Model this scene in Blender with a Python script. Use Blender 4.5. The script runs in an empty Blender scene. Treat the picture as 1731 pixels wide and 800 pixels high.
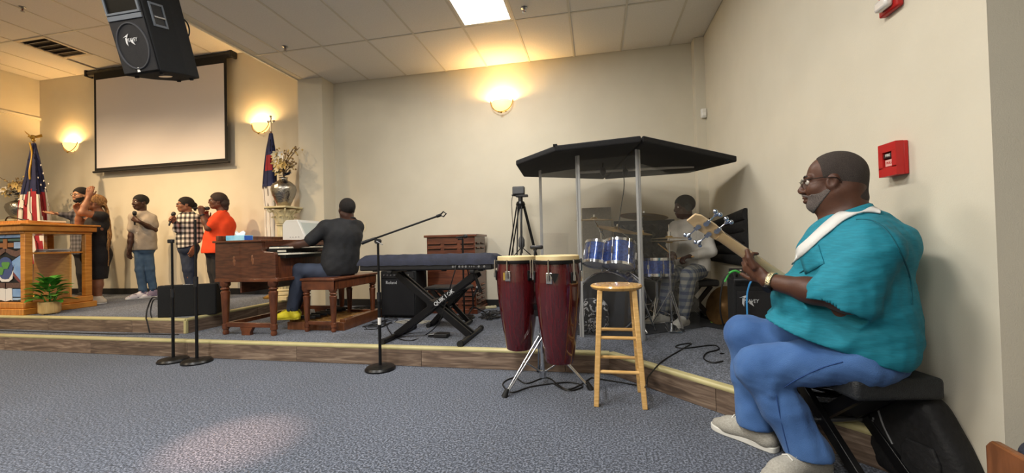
import bpy, bmesh, math, random
import numpy as np
from mathutils import Vector, Matrix

# ------------------------------------------------------------------ camera
IMG_W, IMG_H, FPX = 1731, 800, 686.1
YAW, PITCH, ROLL, CAM_H = 0.20097, 0.01539, -0.02438, 1.04
def _cam_axes():
    cy, sy = math.cos(YAW), math.sin(YAW)
    f = np.array([-sy*math.cos(PITCH), cy*math.cos(PITCH), math.sin(PITCH)])
    r = np.array([cy, sy, 0.0]); u = np.cross(r, f)
    r2 = r*math.cos(ROLL)+u*math.sin(ROLL); u2 = np.cross(r2, f)
    return r2, u2, f
CR, CU, CF = _cam_axes()
scene = bpy.context.scene
COL = scene.collection
cam_data = bpy.data.cameras.new('camera')
cam_data.sensor_fit = 'HORIZONTAL'; cam_data.sensor_width = 36.0
cam_data.lens = FPX/IMG_W*36.0
cam_data.clip_start = 0.02
cam = bpy.data.objects.new('camera', cam_data); COL.objects.link(cam)
cam.matrix_world = Matrix(((CR[0], CU[0], -CF[0], 0), (CR[1], CU[1], -CF[1], 0), (CR[2], CU[2], -CF[2], CAM_H), (0, 0, 0, 1)))
scene.camera = cam

# ------------------------------------------------------------------ world, exposure
world = bpy.data.worlds.new('world'); scene.world = world
world.use_nodes = True
world.node_tree.nodes['Background'].inputs[0].default_value = (0.9, 0.92, 1.0, 1)
world.node_tree.nodes['Background'].inputs[1].default_value = 0.05
scene.view_settings.view_transform = 'Standard'
scene.view_settings.look = 'None'
scene.view_settings.gamma = 1.0
scene.view_settings.use_curve_mapping = False
scene.view_settings.exposure = 0.17

def area(name, loc, size, power, color, size_y=None, rot=(0, 0, 0)):
    l = bpy.data.lights.new(name, 'AREA'); l.energy = power; l.color = color
    l.size = size
    if size_y: l.shape = 'RECTANGLE'; l.size_y = size_y
    o = bpy.data.objects.new(name, l); COL.objects.link(o); o.location = loc; o.rotation_euler = rot
    return o
def spot(name, loc, target, power, color, angle=60, blend=.6, size=.06):
    l = bpy.data.lights.new(name, 'SPOT'); l.energy = power; l.color = color
    l.spot_size = math.radians(angle); l.spot_blend = blend; l.shadow_soft_size = size
    o = bpy.data.objects.new(name, l); COL.objects.link(o); o.location = loc
    o.rotation_euler = (Vector(target)-Vector(loc)).to_track_quat('-Z', 'Y').to_euler()
    return o
NEUTRAL = (1.0, 0.965, 0.90); WARM = (1.0, 0.66, 0.34)
# fluorescent ceiling panels of the side aisle (the room's own rows of troffers)
TROFFERS = [(-1.13, 3.78), (-1.13, 1.34), (-1.13, -1.10), (-3.52, 0.9), (-3.52, -1.6), (-1.13, -3.4)]
for tx, ty in TROFFERS:
    area('troffer_light', (tx, ty, 3.485), .5, 74 if ty < 3 else 44, NEUTRAL, 1.1)
# nave panels over the centre of the hall, warm cans towards the stage
for tx, ty in ((-7.0, 0.4), (-7.0, -2.6)):
    area('nave_light', (tx, ty, 4.18), .5, 95, (1.0, .82, .58), 1.1)
for (lx, ly, tx, ty, tz, pw) in ((-9.0, 2.6, -7.7, 5.3, .9, 420), (-7.6, 2.5, -6.6, 5.3, .8, 400), (-6.1, 2.6, -5.4, 5.3, .9, 360)):
    spot('stage_spot', (lx, ly, 4.12), (tx, ty, tz), pw, (1.0, .70, .39), 70, 1.0)
_pf = None

# ------------------------------------------------------------------ pixel helpers
CAMP = np.array([0.0, 0.0, CAM_H])
def ray(x, y):
    return CR*((x-IMG_W/2)/FPX) - CU*((y-IMG_H/2)/FPX) + CF
def PZ(x, y, z):
    d = ray(x, y); return Vector(CAMP + d*((z-CAM_H)/d[2]))
def PY(x, y, Y):
    d = ray(x, y); return Vector(CAMP + d*(Y/d[1]))
def PX(x, y, X):
    d = ray(x, y); return Vector(CAMP + d*(X/d[0]))
class Plane:
    """upright plane through a base point, facing the camera: pixel + offset towards the camera -> point"""
    def __init__(self, base, facing=None):
        self.b = np.array([base[0], base[1], 0.0])
        n = -self.b if facing is None else np.array([facing[0], facing[1], 0.0])
        self.n = n/np.linalg.norm(n)
    def __call__(self, x, y, off=0.0):
        d = ray(x, y); t = np.dot(self.b+self.n*off-CAMP, self.n)/np.dot(d, self.n)
        return Vector(CAMP+d*t)

# ------------------------------------------------------------------ materials
def lin(c):
    if isinstance(c, str):
        c = c.lstrip('#'); c = [int(c[i:i+2], 16)/255 for i in (0, 2, 4)]
    return tuple((v/12.92 if v <= .04045 else ((v+.055)/1.055)**2.4) for v in c)
MATS = {}
def mat(name, color, rough=.6, metal=0.0, color2=None, scale=20, bump=0.0, bscale=None, stretch=None, spec=.5,
        emit=None, estr=0.0, alpha=1.0, trans=0.0, ior=1.45, coat=0.0, sss=0.0, rand=0.0, detail=4, coords='Object', contrast=None, sheen=0.0):
    if name in MATS: return MATS[name]
    m = bpy.data.materials.new(name); m.use_nodes = True
    nt = m.node_tree; b = nt.nodes['Principled BSDF']; N = nt.nodes.new; L = nt.links.new
    c1 = lin(color)
    b.inputs['Base Color'].default_value = (*c1, 1); b.inputs['Roughness'].default_value = rough
    b.inputs['Metallic'].default_value = metal; b.inputs['Specular IOR Level'].default_value = spec
    b.inputs['IOR'].default_value = ior; b.inputs['Transmission Weight'].default_value = trans
    b.inputs['Alpha'].default_value = alpha; b.inputs['Coat Weight'].default_value = coat
    b.inputs['Sheen Weight'].default_value = sheen
    if sss: b.inputs['Subsurface Weight'].default_value = sss; b.inputs['Subsurface Scale'].default_value = .01
    if emit is not None:
        b.inputs['Emission Color'].default_value = (*lin(emit), 1); b.inputs['Emission Strength'].default_value = estr
    vec = None
    if color2 is not None or bump:
        tc = N('ShaderNodeTexCoord'); mp = N('ShaderNodeMapping'); L(tc.outputs[coords], mp.inputs[0])
        if stretch: mp.inputs['Scale'].default_value = stretch
        vec = mp.outputs[0]
    col_out = None
    if color2 is not None:
        nz = N('ShaderNodeTexNoise'); nz.inputs['Scale'].default_value = scale; nz.inputs['Detail'].default_value = detail
        L(vec, nz.inputs['Vector'])
        rp = N('ShaderNodeValToRGB'); lo, hi = contrast or (.35, .65)
        rp.color_ramp.elements[0].position = lo; rp.color_ramp.elements[1].position = hi
        rp.color_ramp.elements[0].color = (*c1, 1); rp.color_ramp.elements[1].color = (*lin(color2), 1)
        L(nz.outputs[0], rp.inputs[0]); col_out = rp.outputs[0]
    if rand:
        oi = N('ShaderNodeObjectInfo'); hs = N('ShaderNodeHueSaturation'); mr = N('ShaderNodeMapRange')
        mr.inputs['To Min'].default_value = 1-rand; mr.inputs['To Max'].default_value = 1+rand
        L(oi.outputs['Random'], mr.inputs['Value']); L(mr.outputs[0], hs.inputs['Value'])
        if col_out: L(col_out, hs.inputs['Color'])
        else: hs.inputs['Color'].default_value = (*c1, 1)
        col_out = hs.outputs[0]
    if col_out: L(col_out, b.inputs['Base Color'])
    if bump:
        n2 = N('ShaderNodeTexNoise'); n2.inputs['Scale'].default_value = bscale or scale; n2.inputs['Detail'].default_value = 3
        L(vec, n2.inputs['Vector'])
        bp = N('ShaderNodeBump'); bp.inputs['Strength'].default_value = bump; bp.inputs['Distance'].default_value = .01
        L(n2.outputs[0], bp.inputs['Height']); L(bp.outputs[0], b.inputs['Normal'])
    MATS[name] = m
    return m
def plaid(name, base, dark, sx, sy, sz, width=.5, mid=None):
    """woven check: stripes along two object axes multiplied"""
    m = bpy.data.materials.new(name); m.use_nodes = True
    nt = m.node_tree; b = nt.nodes['Principled BSDF']; N = nt.nodes.new; L = nt.links.new
    tc = N('ShaderNodeTexCoord'); sp = N('ShaderNodeSeparateXYZ'); L(tc.outputs['Object'], sp.inputs[0])
    outs = []
    a = N('ShaderNodeMath'); a.operation = 'ADD'; L(sp.outputs[0], a.inputs[0]); L(sp.outputs[1], a.inputs[1])
    for src, s in ((a.outputs[0], sx), (sp.outputs[2], sz)):
        mu = N('ShaderNodeMath'); mu.operation = 'MULTIPLY'; mu.inputs[1].default_value = s; L(src, mu.inputs[0])
        fr = N('ShaderNodeMath'); fr.operation = 'FRACT'; L(mu.outputs[0], fr.inputs[0])
        gt = N('ShaderNodeMath'); gt.operation = 'GREATER_THAN'; gt.inputs[1].default_value = width; L(fr.outputs[0], gt.inputs[0])
        outs.append(gt.outputs[0])
    ad = N('ShaderNodeMath'); ad.operation = 'ADD'; L(outs[0], ad.inputs[0]); L(outs[1], ad.inputs[1])
    hf = N('ShaderNodeMath'); hf.operation = 'MULTIPLY'; hf.inputs[1].default_value = .5; L(ad.outputs[0], hf.inputs[0])
    rp = N('ShaderNodeValToRGB'); rp.color_ramp.interpolation = 'CONSTANT'
    e = rp.color_ramp.elements; e[0].position = 0; e[0].color = (*lin(base), 1); e[1].position = .4; e[1].color = (*lin(mid or base), 1)
    n = e.new(.9); n.color = (*lin(dark), 1)
    L(hf.outputs[0], rp.inputs[0]); L(rp.outputs[0], b.inputs['Base Color']); b.inputs['Roughness'].default_value = .85
    MATS[name] = m
    return m

# ------------------------------------------------------------------ object helpers
def tag(o, label=None, cat=None, group=None, kind=None):
    if label: o['label'] = label
    if cat: o['category'] = cat
    if group: o['group'] = group
    if kind: o['kind'] = kind
    return o
def thing(name, label, cat, loc=(0, 0, 0), rotz=0.0, group=None):
    o = bpy.data.objects.new(name, None); COL.objects.link(o)
    o.empty_display_size = .1
    o.location = loc; o.rotation_euler = (0, 0, rotz)
    tag(o, label, cat, group)
    return o
def root_matrix(o):
    m = Matrix.Identity(4)
    while o is not None:
        m = Matrix.LocRotScale(o.location, o.rotation_euler, o.scale) @ m; o = o.parent
    return m
def copy_tree(o, parent=None, loc=None, rotz=None):
    c = o.copy(); COL.objects.link(c); c.parent = parent
    if loc is not None: c.location = loc
    if rotz is not None: c.rotation_euler = (0, 0, rotz)
    for ch in o.children: copy_tree(ch, c)
    return c
def _frame(d):
    d = Vector(d).normalized()
    up = Vector((0, 0, 1)) if abs(d.z) < .95 else Vector((1, 0, 0))
    x = up.cross(d).normalized(); y = d.cross(x)
    return x, y, d
class MB:
    def __init__(self): self.v = []; self.f = []; self.mi = []; self.cur = 0
    def add(self, vs, fs):
        o = len(self.v); self.v += [Vector(p) for p in vs]
        for f in fs: self.f.append([i+o for i in f]); self.mi.append(self.cur)
        return self
    def box(self, c, s, rot=None, rz=0.0):
        R = rot if rot is not None else Matrix.Rotation(rz, 3, 'Z')
        c = Vector(c); vs = []
        for dz in (-.5, .5):
            for dx, dy in ((-.5, -.5), (.5, -.5), (.5, .5), (-.5, .5)):
                vs.append(c + R @ Vector((dx*s[0], dy*s[1], dz*s[2])))
        return self.add(vs, [(3, 2, 1, 0), (4, 5, 6, 7), (0, 1, 5, 4), (1, 2, 6, 5), (2, 3, 7, 6), (3, 0, 4, 7)])
    def span(self, a, b):
        a = Vector(a); b = Vector(b)
        return self.box((a+b)/2, [abs(b[i]-a[i]) for i in range(3)])
    def beam(self, p0, p1, w, h, up=(0, 0, 1)):
        p0 = Vector(p0); p1 = Vector(p1); d = (p1-p0); L = d.length; d = d/L
        u = Vector(up); u = (u-d*u.dot(d)); u = u.normalized() if u.length > 1e-4 else _frame(d)[1]
        s = d.cross(u)
        R = Matrix((s, d, u)).transposed()
        return self.box((p0+p1)/2, (w, L, h), rot=R)
    def ring(self, pts_rings, closed=False, caps=True):
        n = len(pts_rings[0]); vs = [p for r in pts_rings for p in r]; fs = []
        m = len(pts_rings)
        for i in range(m-1 if not closed else m):
            j = (i+1) % m
            for k in range(n):
                l = (k+1) % n
                fs.append((i*n+k, i*n+l, j*n+l, j*n+k))
        if caps and not closed:
            fs.append(tuple(range(n-1, -1, -1))); fs.append(tuple((m-1)*n+k for k in range(n)))
        return self.add(vs, fs)
    def cyl(self, p0, p1, r0, r1=None, n=16, caps=True):
        if r1 is None: r1 = r0
        p0 = Vector(p0); p1 = Vector(p1); x, y, d = _frame(p1-p0)
        rings = [[p+x*(r*math.cos(2*math.pi*k/n))+y*(r*math.sin(2*math.pi*k/n)) for k in range(n)] for p, r in ((p0, r0), (p1, r1))]
        return self.ring(rings, caps=caps)
    def lathe(self, prof, c=(0, 0, 0), axis=(0, 0, 1), n=24, caps=True, sx=1.0, sy=1.0):
        c = Vector(c); x, y, d = _frame(axis)
        rings = [[c+d*z+x*(sx*max(r, 1e-4)*math.cos(2*math.pi*k/n))+y*(sy*max(r, 1e-4)*math.sin(2*math.pi*k/n)) for k in range(n)] for r, z in prof]
        return self.ring(rings, caps=caps)
    def tube(self, pts, r, n=8, closed=False, caps=True):
        pts = [Vector(p) for p in pts]; rings = []; m = len(pts); prev = None
        for i, p in enumerate(pts):
            if closed: t = pts[(i+1) % m]-pts[i-1]
            else: t = pts[min(i+1, m-1)]-pts[max(i-1, 0)]
            t = t.normalized() if t.length > 1e-9 else Vector((0, 0, 1))
            if prev is None: x, y, _ = _frame(t)
            else:
                x = prev-t*prev.dot(t)
                x = x.normalized() if x.length > 1e-6 else _frame(t)[0]
                y = t.cross(x)
            prev = x
            rr = r[i] if isinstance(r, (list, tuple)) else r
            rings.append([p+x*(rr*math.cos(2*math.pi*k/n))+y*(rr*math.sin(2*math.pi*k/n)) for k in range(n)])
        return self.ring(rings, closed=closed, caps=caps)
    def ball(self, c, r, n=14, m=8, R=None):
        if not isinstance(r, (list, tuple, Vector)): r = (r, r, r)
        c = Vector(c); vs = []; fs = []
        for i in range(m+1):
            th = math.pi*i/m
            for k in range(n):
                ph = 2*math.pi*k/n
                v = Vector((r[0]*math.sin(th)*math.cos(ph), r[1]*math.sin(th)*math.sin(ph), -r[2]*math.cos(th)))
                vs.append(c+(R @ v if R is not None else v))
        for i in range(m):
            for k in range(n):
                l = (k+1) % n; fs.append((i*n+k, i*n+l, (i+1)*n+l, (i+1)*n+k))
        return self.add(vs, fs)
    def prism(self, poly, z0, z1):
        n = len(poly)
        return self.add([(p[0], p[1], z0) for p in poly]+[(p[0], p[1], z1) for p in poly],
                        [tuple(range(n-1, -1, -1)), tuple(range(n, 2*n))]+[(k, (k+1) % n, n+(k+1) % n, n+k) for k in range(n)])
    def extrude(self, pts, vec):
        n = len(pts); vec = Vector(vec); pts = [Vector(p) for p in pts]
        return self.add(pts+[p+vec for p in pts], [tuple(range(n-1, -1, -1)), tuple(range(n, 2*n))]+[(k, (k+1) % n, n+(k+1) % n, n+k) for k in range(n)])
    def xform(self, M, start=0):
        for i in range(start, len(self.v)): self.v[i] = M @ self.v[i]
        return self
    def build(self, name, mats, parent=None, world=False, smooth=35, bevel=0.0, seg=2, label=None, cat=None, group=None, kind=None, subsurf=0, recenter=True):
        if not isinstance(mats, (list, tuple)): mats = [mats]
        vs = self.v
        loc = None
        if parent is not None:
            if world:
                inv = root_matrix(parent).inverted(); vs = [inv @ p for p in vs]
        elif recenter:
            xs = [p.x for p in vs]; ys = [p.y for p in vs]; zs = [p.z for p in vs]
            loc = Vector(((min(xs)+max(xs))/2, (min(ys)+max(ys))/2, min(zs))); vs = [p-loc for p in vs]
        me = bpy.data.meshes.new(name); me.from_pydata([tuple(p) for p in vs], [], self.f); me.update()
        bm = bmesh.new(); bm.from_mesh(me); bmesh.ops.recalc_face_normals(bm, faces=bm.faces); bm.to_mesh(me); bm.free()
        for m in mats: me.materials.append(m)
        if len(mats) > 1:
            for i, p in enumerate(me.polygons): p.material_index = self.mi[i]
        if smooth:
            me.shade_smooth(); me.set_sharp_from_angle(angle=math.radians(smooth))
        o = bpy.data.objects.new(name, me); COL.objects.link(o)
        if parent is not None: o.parent = parent
        if loc is not None: o.location = loc
        if bevel:
            b = o.modifiers.new('bevel', 'BEVEL'); b.width = bevel; b.segments = seg; b.limit_method = 'ANGLE'; b.angle_limit = math.radians(40)
            b.harden_normals = False
        if subsurf:
            s = o.modifiers.new('subsurf', 'SUBSURF'); s.levels = subsurf; s.render_levels = subsurf
        return tag(o, label, cat, group, kind)
def catmull(pts, n=8, closed=False):
    pts = [Vector(p) for p in pts]; out = []; m = len(pts)
    for i in range(m if closed else m-1):
        p0 = pts[(i-1) % m] if closed or i > 0 else pts[0]; p1 = pts[i]; p2 = pts[(i+1) % m]
        p3 = pts[(i+2) % m] if closed or i < m-2 else pts[-1]
        for k in range(n):
            t = k/n
            out.append(.5*((2*p1)+(p2-p0)*t+(2*p0-5*p1+4*p2-p3)*t*t+(-p0+3*p1-3*p2+p3)*t**3))
    if not closed: out.append(pts[-1])
    return out
def text_mesh(txt, size, name, m, parent, M, ext=.0015, shear=0.0, bold=False, width=None):
    """raised lettering: letters lie in the local xy plane of matrix M (parent space)"""
    cu = bpy.data.curves.new(name, 'FONT'); cu.body = txt; cu.size = size; cu.extrude = ext; cu.shear = shear
    cu.align_x = 'CENTER'; cu.align_y = 'CENTER'; cu.resolution_u = 2
    if bold: cu.offset = size*.02
    t = bpy.data.objects.new(name+'_tmp', cu); COL.objects.link(t)
    dg = bpy.context.evaluated_depsgraph_get(); dg.update()
    me = bpy.data.meshes.new_from_object(t.evaluated_get(dg))
    bpy.data.objects.remove(t); bpy.data.curves.remove(cu)
    if width:
        xs = [v.co.x for v in me.vertices]; k = width/max(1e-6, max(xs)-min(xs))
        for v in me.vertices: v.co.x *= k
    me.transform(M); me.materials.clear(); me.materials.append(m)
    me.name = name
    o = bpy.data.objects.new(name, me); COL.objects.link(o); o.parent = parent
    return o
def axes(o, x, y, z=None):
    x = Vector(x).normalized(); y = Vector(y); y = (y-x*y.dot(x)).normalized(); z = x.cross(y)
    m = Matrix((x, y, z)).transposed().to_4x4(); m.translation = Vector(o)
    return m

_p = PZ(392, 748, 0)
spot('aisle_downlight', (_p.x-.25, _p.y-.5, 3.45), tuple(_p), 850, (1.0, .55, .36), 14, 1.0, .03)

# ------------------------------------------------------------------ palette
M_WALL = mat('painted_wall', '#d3ccba', .85, color2='#cfc8b6', scale=3, bump=.12, bscale=220, coords='Object')
M_CEIL = mat('ceiling_tile', '#dcd8d1', .95, color2='#d7d3cb', scale=60, bump=.2, bscale=260)
M_TBAR = mat('grid_bar', '#c4beb0', .5)
M_BASE = mat('black_vinyl_base', '#1b1b1d', .5)
M_NOSE = mat('vinyl_nosing', '#b9b082', .38, color2='#afa678', scale=6)
def carpet(name, c1, c2, c3):
    m = bpy.data.materials.new(name); m.use_nodes = True
    nt = m.node_tree; b = nt.nodes['Principled BSDF']; N = nt.nodes.new; L = nt.links.new
    tc = N('ShaderNodeTexCoord')
    n1 = N('ShaderNodeTexNoise'); n1.inputs['Scale'].default_value = 95; n1.inputs['Detail'].default_value = 3; n1.inputs['Roughness'].default_value = .7; L(tc.outputs['Object'], n1.inputs[0])
    n2 = N('ShaderNodeTexNoise'); n2.inputs['Scale'].default_value = 1.1; n2.inputs['Detail'].default_value = 4; L(tc.outputs['Object'], n2.inputs[0])
    rp = N('ShaderNodeValToRGB'); e = rp.color_ramp.elements
    e[0].position = .40; e[0].color = (*lin(c1), 1); e[1].position = .60; e[1].color = (*lin(c3), 1); k = e.new(.5); k.color = (*lin(c2), 1)
    L(n1.outputs[0], rp.inputs[0])
    hs = N('ShaderNodeHueSaturation'); mr = N('ShaderNodeMapRange'); mr.inputs['From Min'].default_value = .3; mr.inputs['From Max'].default_value = .7
    mr.inputs['To Min'].default_value = .9; mr.inputs['To Max'].default_value = 1.1
    L(n2.outputs[0], mr.inputs[0]); L(mr.outputs[0], hs.inputs['Value']); L(rp.outputs[0], hs.inputs['Color'])
    L(hs.outputs[0], b.inputs['Base Color']); b.inputs['Roughness'].default_value = .95; b.inputs['Specular IOR Level'].default_value = .15
    b.inputs['Sheen Weight'].default_value = .2
    bp = N('ShaderNodeBump'); bp.inputs['Strength'].default_value = .6; bp.inputs['Distance'].default_value = .008
    L(n1.outputs[0], bp.inputs['Height']); L(bp.outputs[0], b.inputs['Normal'])
    MATS[name] = m
    return m
M_CARPET = carpet('blue_grey_carpet', '#20262f', '#434a59', '#79808f')
def plank_mat():
    m = bpy.data.materials.new('weathered_plank'); m.use_nodes = True
    nt = m.node_tree; b = nt.nodes['Principled BSDF']; N = nt.nodes.new; L = nt.links.new
    tc = N('ShaderNodeTexCoord'); oi = N('ShaderNodeObjectInfo')
    ad = N('ShaderNodeVectorMath'); ad.operation = 'MULTIPLY_ADD'; L(oi.outputs['Random'], ad.inputs[0]); ad.inputs[1].default_value = (37, 21, 11); L(tc.outputs['Object'], ad.inputs[2])
    mp = N('ShaderNodeMapping'); mp.inputs['Scale'].default_value = (2.2, 2.2, 22); L(ad.outputs[0], mp.inputs[0])
    n1 = N('ShaderNodeTexNoise'); n1.inputs['Scale'].default_value = 1.6; n1.inputs['Detail'].default_value = 6; n1.inputs['Distortion'].default_value = 1.2; L(mp.outputs[0], n1.inputs[0])
    rp = N('ShaderNodeValToRGB'); e = rp.color_ramp.elements
    e[0].position = .3; e[0].color = (*lin('#53443a'), 1); e[1].position = .7; e[1].color = (*lin('#958270'), 1); k = e.new(.5); k.color = (*lin('#715e50'), 1)
    L(n1.outputs[0], rp.inputs[0])
    hs = N('ShaderNodeHueSaturation'); mr = N('ShaderNodeMapRange'); mr.inputs['To Min'].default_value = .8; mr.inputs['To Max'].default_value = 1.2
    L(oi.outputs['Random'], mr.inputs[0]); L(mr.outputs[0], hs.inputs['Value']); L(rp.outputs[0], hs.inputs['Color'])
    L(hs.outputs[0], b.inputs['Base Color']); b.inputs['Roughness'].default_value = .55
    bp = N('ShaderNodeBump'); bp.inputs['Strength'].default_value = .25; bp.inputs['Distance'].default_value = .004
    L(n1.outputs[0], bp.inputs['Height']); L(bp.outputs[0], b.inputs['Normal'])
    return m
M_PLANK = plank_mat()

# ------------------------------------------------------------------ shell
Z1, Z2 = .165, .32                 # the two stage levels
YB, YS = 5.44, 5.50                # aisle back wall, stage back wall
XR, XE, XL = 1.37, -4.22, -9.84    # right wall, edge of the lower ceiling, left wall
ZC, ZN = 3.50, 4.20                # aisle ceiling, nave ceiling
XF, YF = 5.6, -5.2                 # far side walls behind the camera
S1Y, S2Y, S2X = 3.263, 3.517, -4.25
CA = (.088, S1Y); CB = (XR, S1Y-(XR-.088)*1.046)    # angled front of the lower stage
def struct(name, mb, m, **k):
    return mb.build(name, m, kind='structure', recenter=False, **k)
fl = struct('floor', MB().span((XL-.2, YF, -.1), (XF, S1Y+.5, 0)), M_CARPET, smooth=0)
st1 = struct('floor_stage', MB().prism([(XL, S1Y+.012), (CA[0], S1Y+.012), (CB[0], CB[1]+.012), (XR, YB), (XL, YB)], .001, Z1), M_CARPET, smooth=0)
st2 = struct('floor_platform', MB().prism([(XL, S2Y+.012), (S2X-.012, S2Y+.012), (S2X-.012, YS), (XL, YS)], Z1-.02, Z2), M_CARPET, smooth=0)
def planks(parent, p0, p1, z0, z1, nrm, off, ln=1.22):
    p0 = Vector(p0); p1 = Vector(p1); d = p1-p0; L = d.length; d /= L; nrm = Vector(nrm)
    s = -off
    while s < L:
        a, b = max(s, 0), min(s+ln, L)
        if b-a > .02:
            q = p0+d*((a+b)/2)+nrm*.004
            ang = math.atan2(d.y, d.x)
            mb = MB().box((0, 0, 0), (b-a-.003, .012, z1-z0))
            o = mb.build('plank', M_PLANK, parent, smooth=0, bevel=.0012, seg=1)
            o.location = (q.x, q.y, (z0+z1)/2); o.rotation_euler = (0, 0, ang)
        s += ln
XJ = PY(155, 585, S1Y).x
planks(st1, (XL, S1Y, 0), (CA[0], S1Y, 0), .002, Z1-.018, (0, -1, 0), ln_off := 1.22-((XJ-XL) % 1.22))
dA = (Vector((*CB, 0))-Vector((*CA, 0))).normalized()
planks(st1, (*CA, 0), (*CB, 0), .002, Z1-.018, (-dA.y*-1, -dA.x*1, 0) if False else (dA.y, -dA.x, 0), .35)
XJ2 = PY(225, 550, S2Y).x
planks(st2, (XL, S2Y, 0), (S2X, S2Y, 0), Z1, Z2-.018, (0, -1, 0), 1.22-((XJ2-XL) % 1.22))
planks(st2, (S2X, S2Y, 0), (S2X, 5.17, 0), Z1, Z2-.018, (1, 0, 0), .3)
# rounded vinyl nosings
def nosing(parent, pts, z):
    mb = MB()
    prof = [(-.045, .002), (-.002, .004), (.008, .0), (.013, -.008), (.013, -.02), (.008, -.027), (-.004, -.028), (-.045, -.004)]
    for (a, b) in zip(pts[:-1], pts[1:]):
        a = Vector((*a, z)); b = Vector((*b, z)); d = (b-a).normalized(); n = Vector((d.y, -d.x, 0))
        mb.ring([[p+n*u+Vector((0, 0, w)) for u, w in prof] for p in (a, b)])
    return mb.build('step_nosing', M_NOSE, parent, smooth=40)
nosing(st1, [(XL, S1Y), CA, CB], Z1)
nosing(st2, [(XL, S2Y), (S2X, S2Y), (S2X, 5.17)], Z2)
MB().span((S2X-.02, S2Y-.012, Z1), (S2X+.012, S2Y+.02, Z2-.02)).build('corner_trim', M_NOSE, st2, bevel=.005)

wb = struct('wall_back', MB().span((-3.80, YB, 0), (XR+.15, YB+.15, ZC+.1)), M_WALL, smooth=0)
ws = struct('wall_stage', MB().span((XL-.15, YS, 0), (-3.95, YS+.15, ZN+.1)), M_WALL, smooth=0)
struct('wall_pillar', MB().span((-4.20, 5.17, 0), (-3.80, YS, ZC)), M_WALL, smooth=0)
struct('wall_corner_pillar', MB().span((1.255, 5.30, 0), (XR, YB, ZC)), M_WALL, smooth=0)
struct('wall_right', MB().span((XR, 1.722, 0), (XR+.2, YB, ZC+.1)), M_WALL, smooth=0)
struct('wall_return', MB().span((XR+.2, 1.722, 0), (XF, 1.9, ZC+.1)), M_WALL, smooth=0)
struct('wall_left', MB().span((XL-.15, YF, 0), (XL, YS, ZN+.1)), M_WALL, smooth=0)
struct('wall_far_right', MB().span((XF, YF, 0), (XF+.15, 1.9, ZC+.1)), M_WALL, smooth=0)
struct('wall_behind', MB().span((XL-.15, YF-.15, 0), (XF+.15, YF, ZN+.1)), M_WALL, smooth=0)
struct('wall_fascia', MB().span((XE, YF, ZC), (XE+.12, YS, ZN+.1)), M_WALL, smooth=0)
cm = struct('ceiling', MB().span((XE+.12, YF, ZC+.02), (XF, YB, ZC+.1)), M_CEIL, smooth=0)
cn = struct('ceiling_nave', MB().span((XL, YF, ZN+.02), (XE, YS, ZN+.1)), M_CEIL, smooth=0)
# lay-in tiles and grid bars
def tile_mesh(w, l):
    mb = MB(); mb.box((0, 0, .009), (w-.012, l-.012, .018))
    me_o = mb.build('ceiling_tile', M_CEIL, None, smooth=0, bevel=.003, seg=1, recenter=False)
    return me_o
def lay_ceiling(parent, x0, x1, xph, y0, y1, yph, z, skip, dx=.6, dy=1.22):
    xs = sorted({x0, x1} | {xph+dx*k for k in range(-40, 40) if x0+.03 < xph+dx*k < x1-.03})
    ys = sorted({y0, y1} | {yph+dy*k for k in range(-40, 40) if y0+.03 < yph+dy*k < y1-.03})
    protos = {}
    for xa, xb in zip(xs[:-1], xs[1:]):
        for ya, yb in zip(ys[:-1], ys[1:]):
            c = ((xa+xb)/2, (ya+yb)/2)
            if skip and any(abs(c[0]-sx) < .35 and abs(c[1]-sy) < .65 for sx, sy in skip): continue
            key = (round(xb-xa, 3), round(yb-ya, 3))
            if key not in protos:
                o = tile_mesh(*key); protos[key] = o
            else:
                o = protos[key].copy(); COL.objects.link(o)
            o.parent = parent; o.location = (c[0], c[1], z+.001+random.Random(int(c[0]*100)+int(c[1]*977)).random()*.002)
    for x in xs[1:-1]:
        MB().box((0, 0, 0), (.022, y1-y0, .006)).build('grid_bar', M_TBAR, parent, smooth=0).location = (x, (y0+y1)/2, z)
    for y in ys[1:-1]:
        MB().box((0, 0, 0), (x1-x0, .022, .0062)).build('grid_bar', M_TBAR, parent, smooth=0).location = ((x0+x1)/2, y, z)
TP = -3.205
lay_ceiling(cm, XE+.02, XR, TP, 1.94, YB, 4.382, ZC, [(-1.105, 3.77)])
lay_ceiling(cn, XL, XE, -6.537, 2.0, YS, 4.37, ZN, [(-8.03, 4.66)])
struct('trim_1', MB().span((XE-.006, 1.0, ZC-.012), (XE+.03, 5.17, ZC+.03)), mat('white_trim', '#d9d2c2', .5), smooth=0)
struct('trim_2', MB().span((XL, 1.5, ZC-.03), (XL+.035, YS, ZC+.015)), MATS['white_trim'], smooth=0)
struct('baseboard_back', MB().span((-3.80, YB-.012, Z1), (XR, YB, Z1+.1)), M_BASE, bevel=.003)
struct('baseboard_stage', MB().span((XL, YS-.012, Z2), (-4.2, YS, Z2+.1)), M_BASE, bevel=.003)
struct('baseboard_right', MB().span((XR-.012, 1.95, Z1), (XR, 5.3, Z1+.1)), M_BASE, bevel=.003)
struct('baseboard_front', MB().span((XR-.012, 1.722, 0), (XR, 1.93, .1)), M_BASE, bevel=.003)
struct('baseboard_left', MB().span((XL, 3.6, Z2), (XL+.012, YS, Z2+.1)), M_BASE, bevel=.003)

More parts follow.
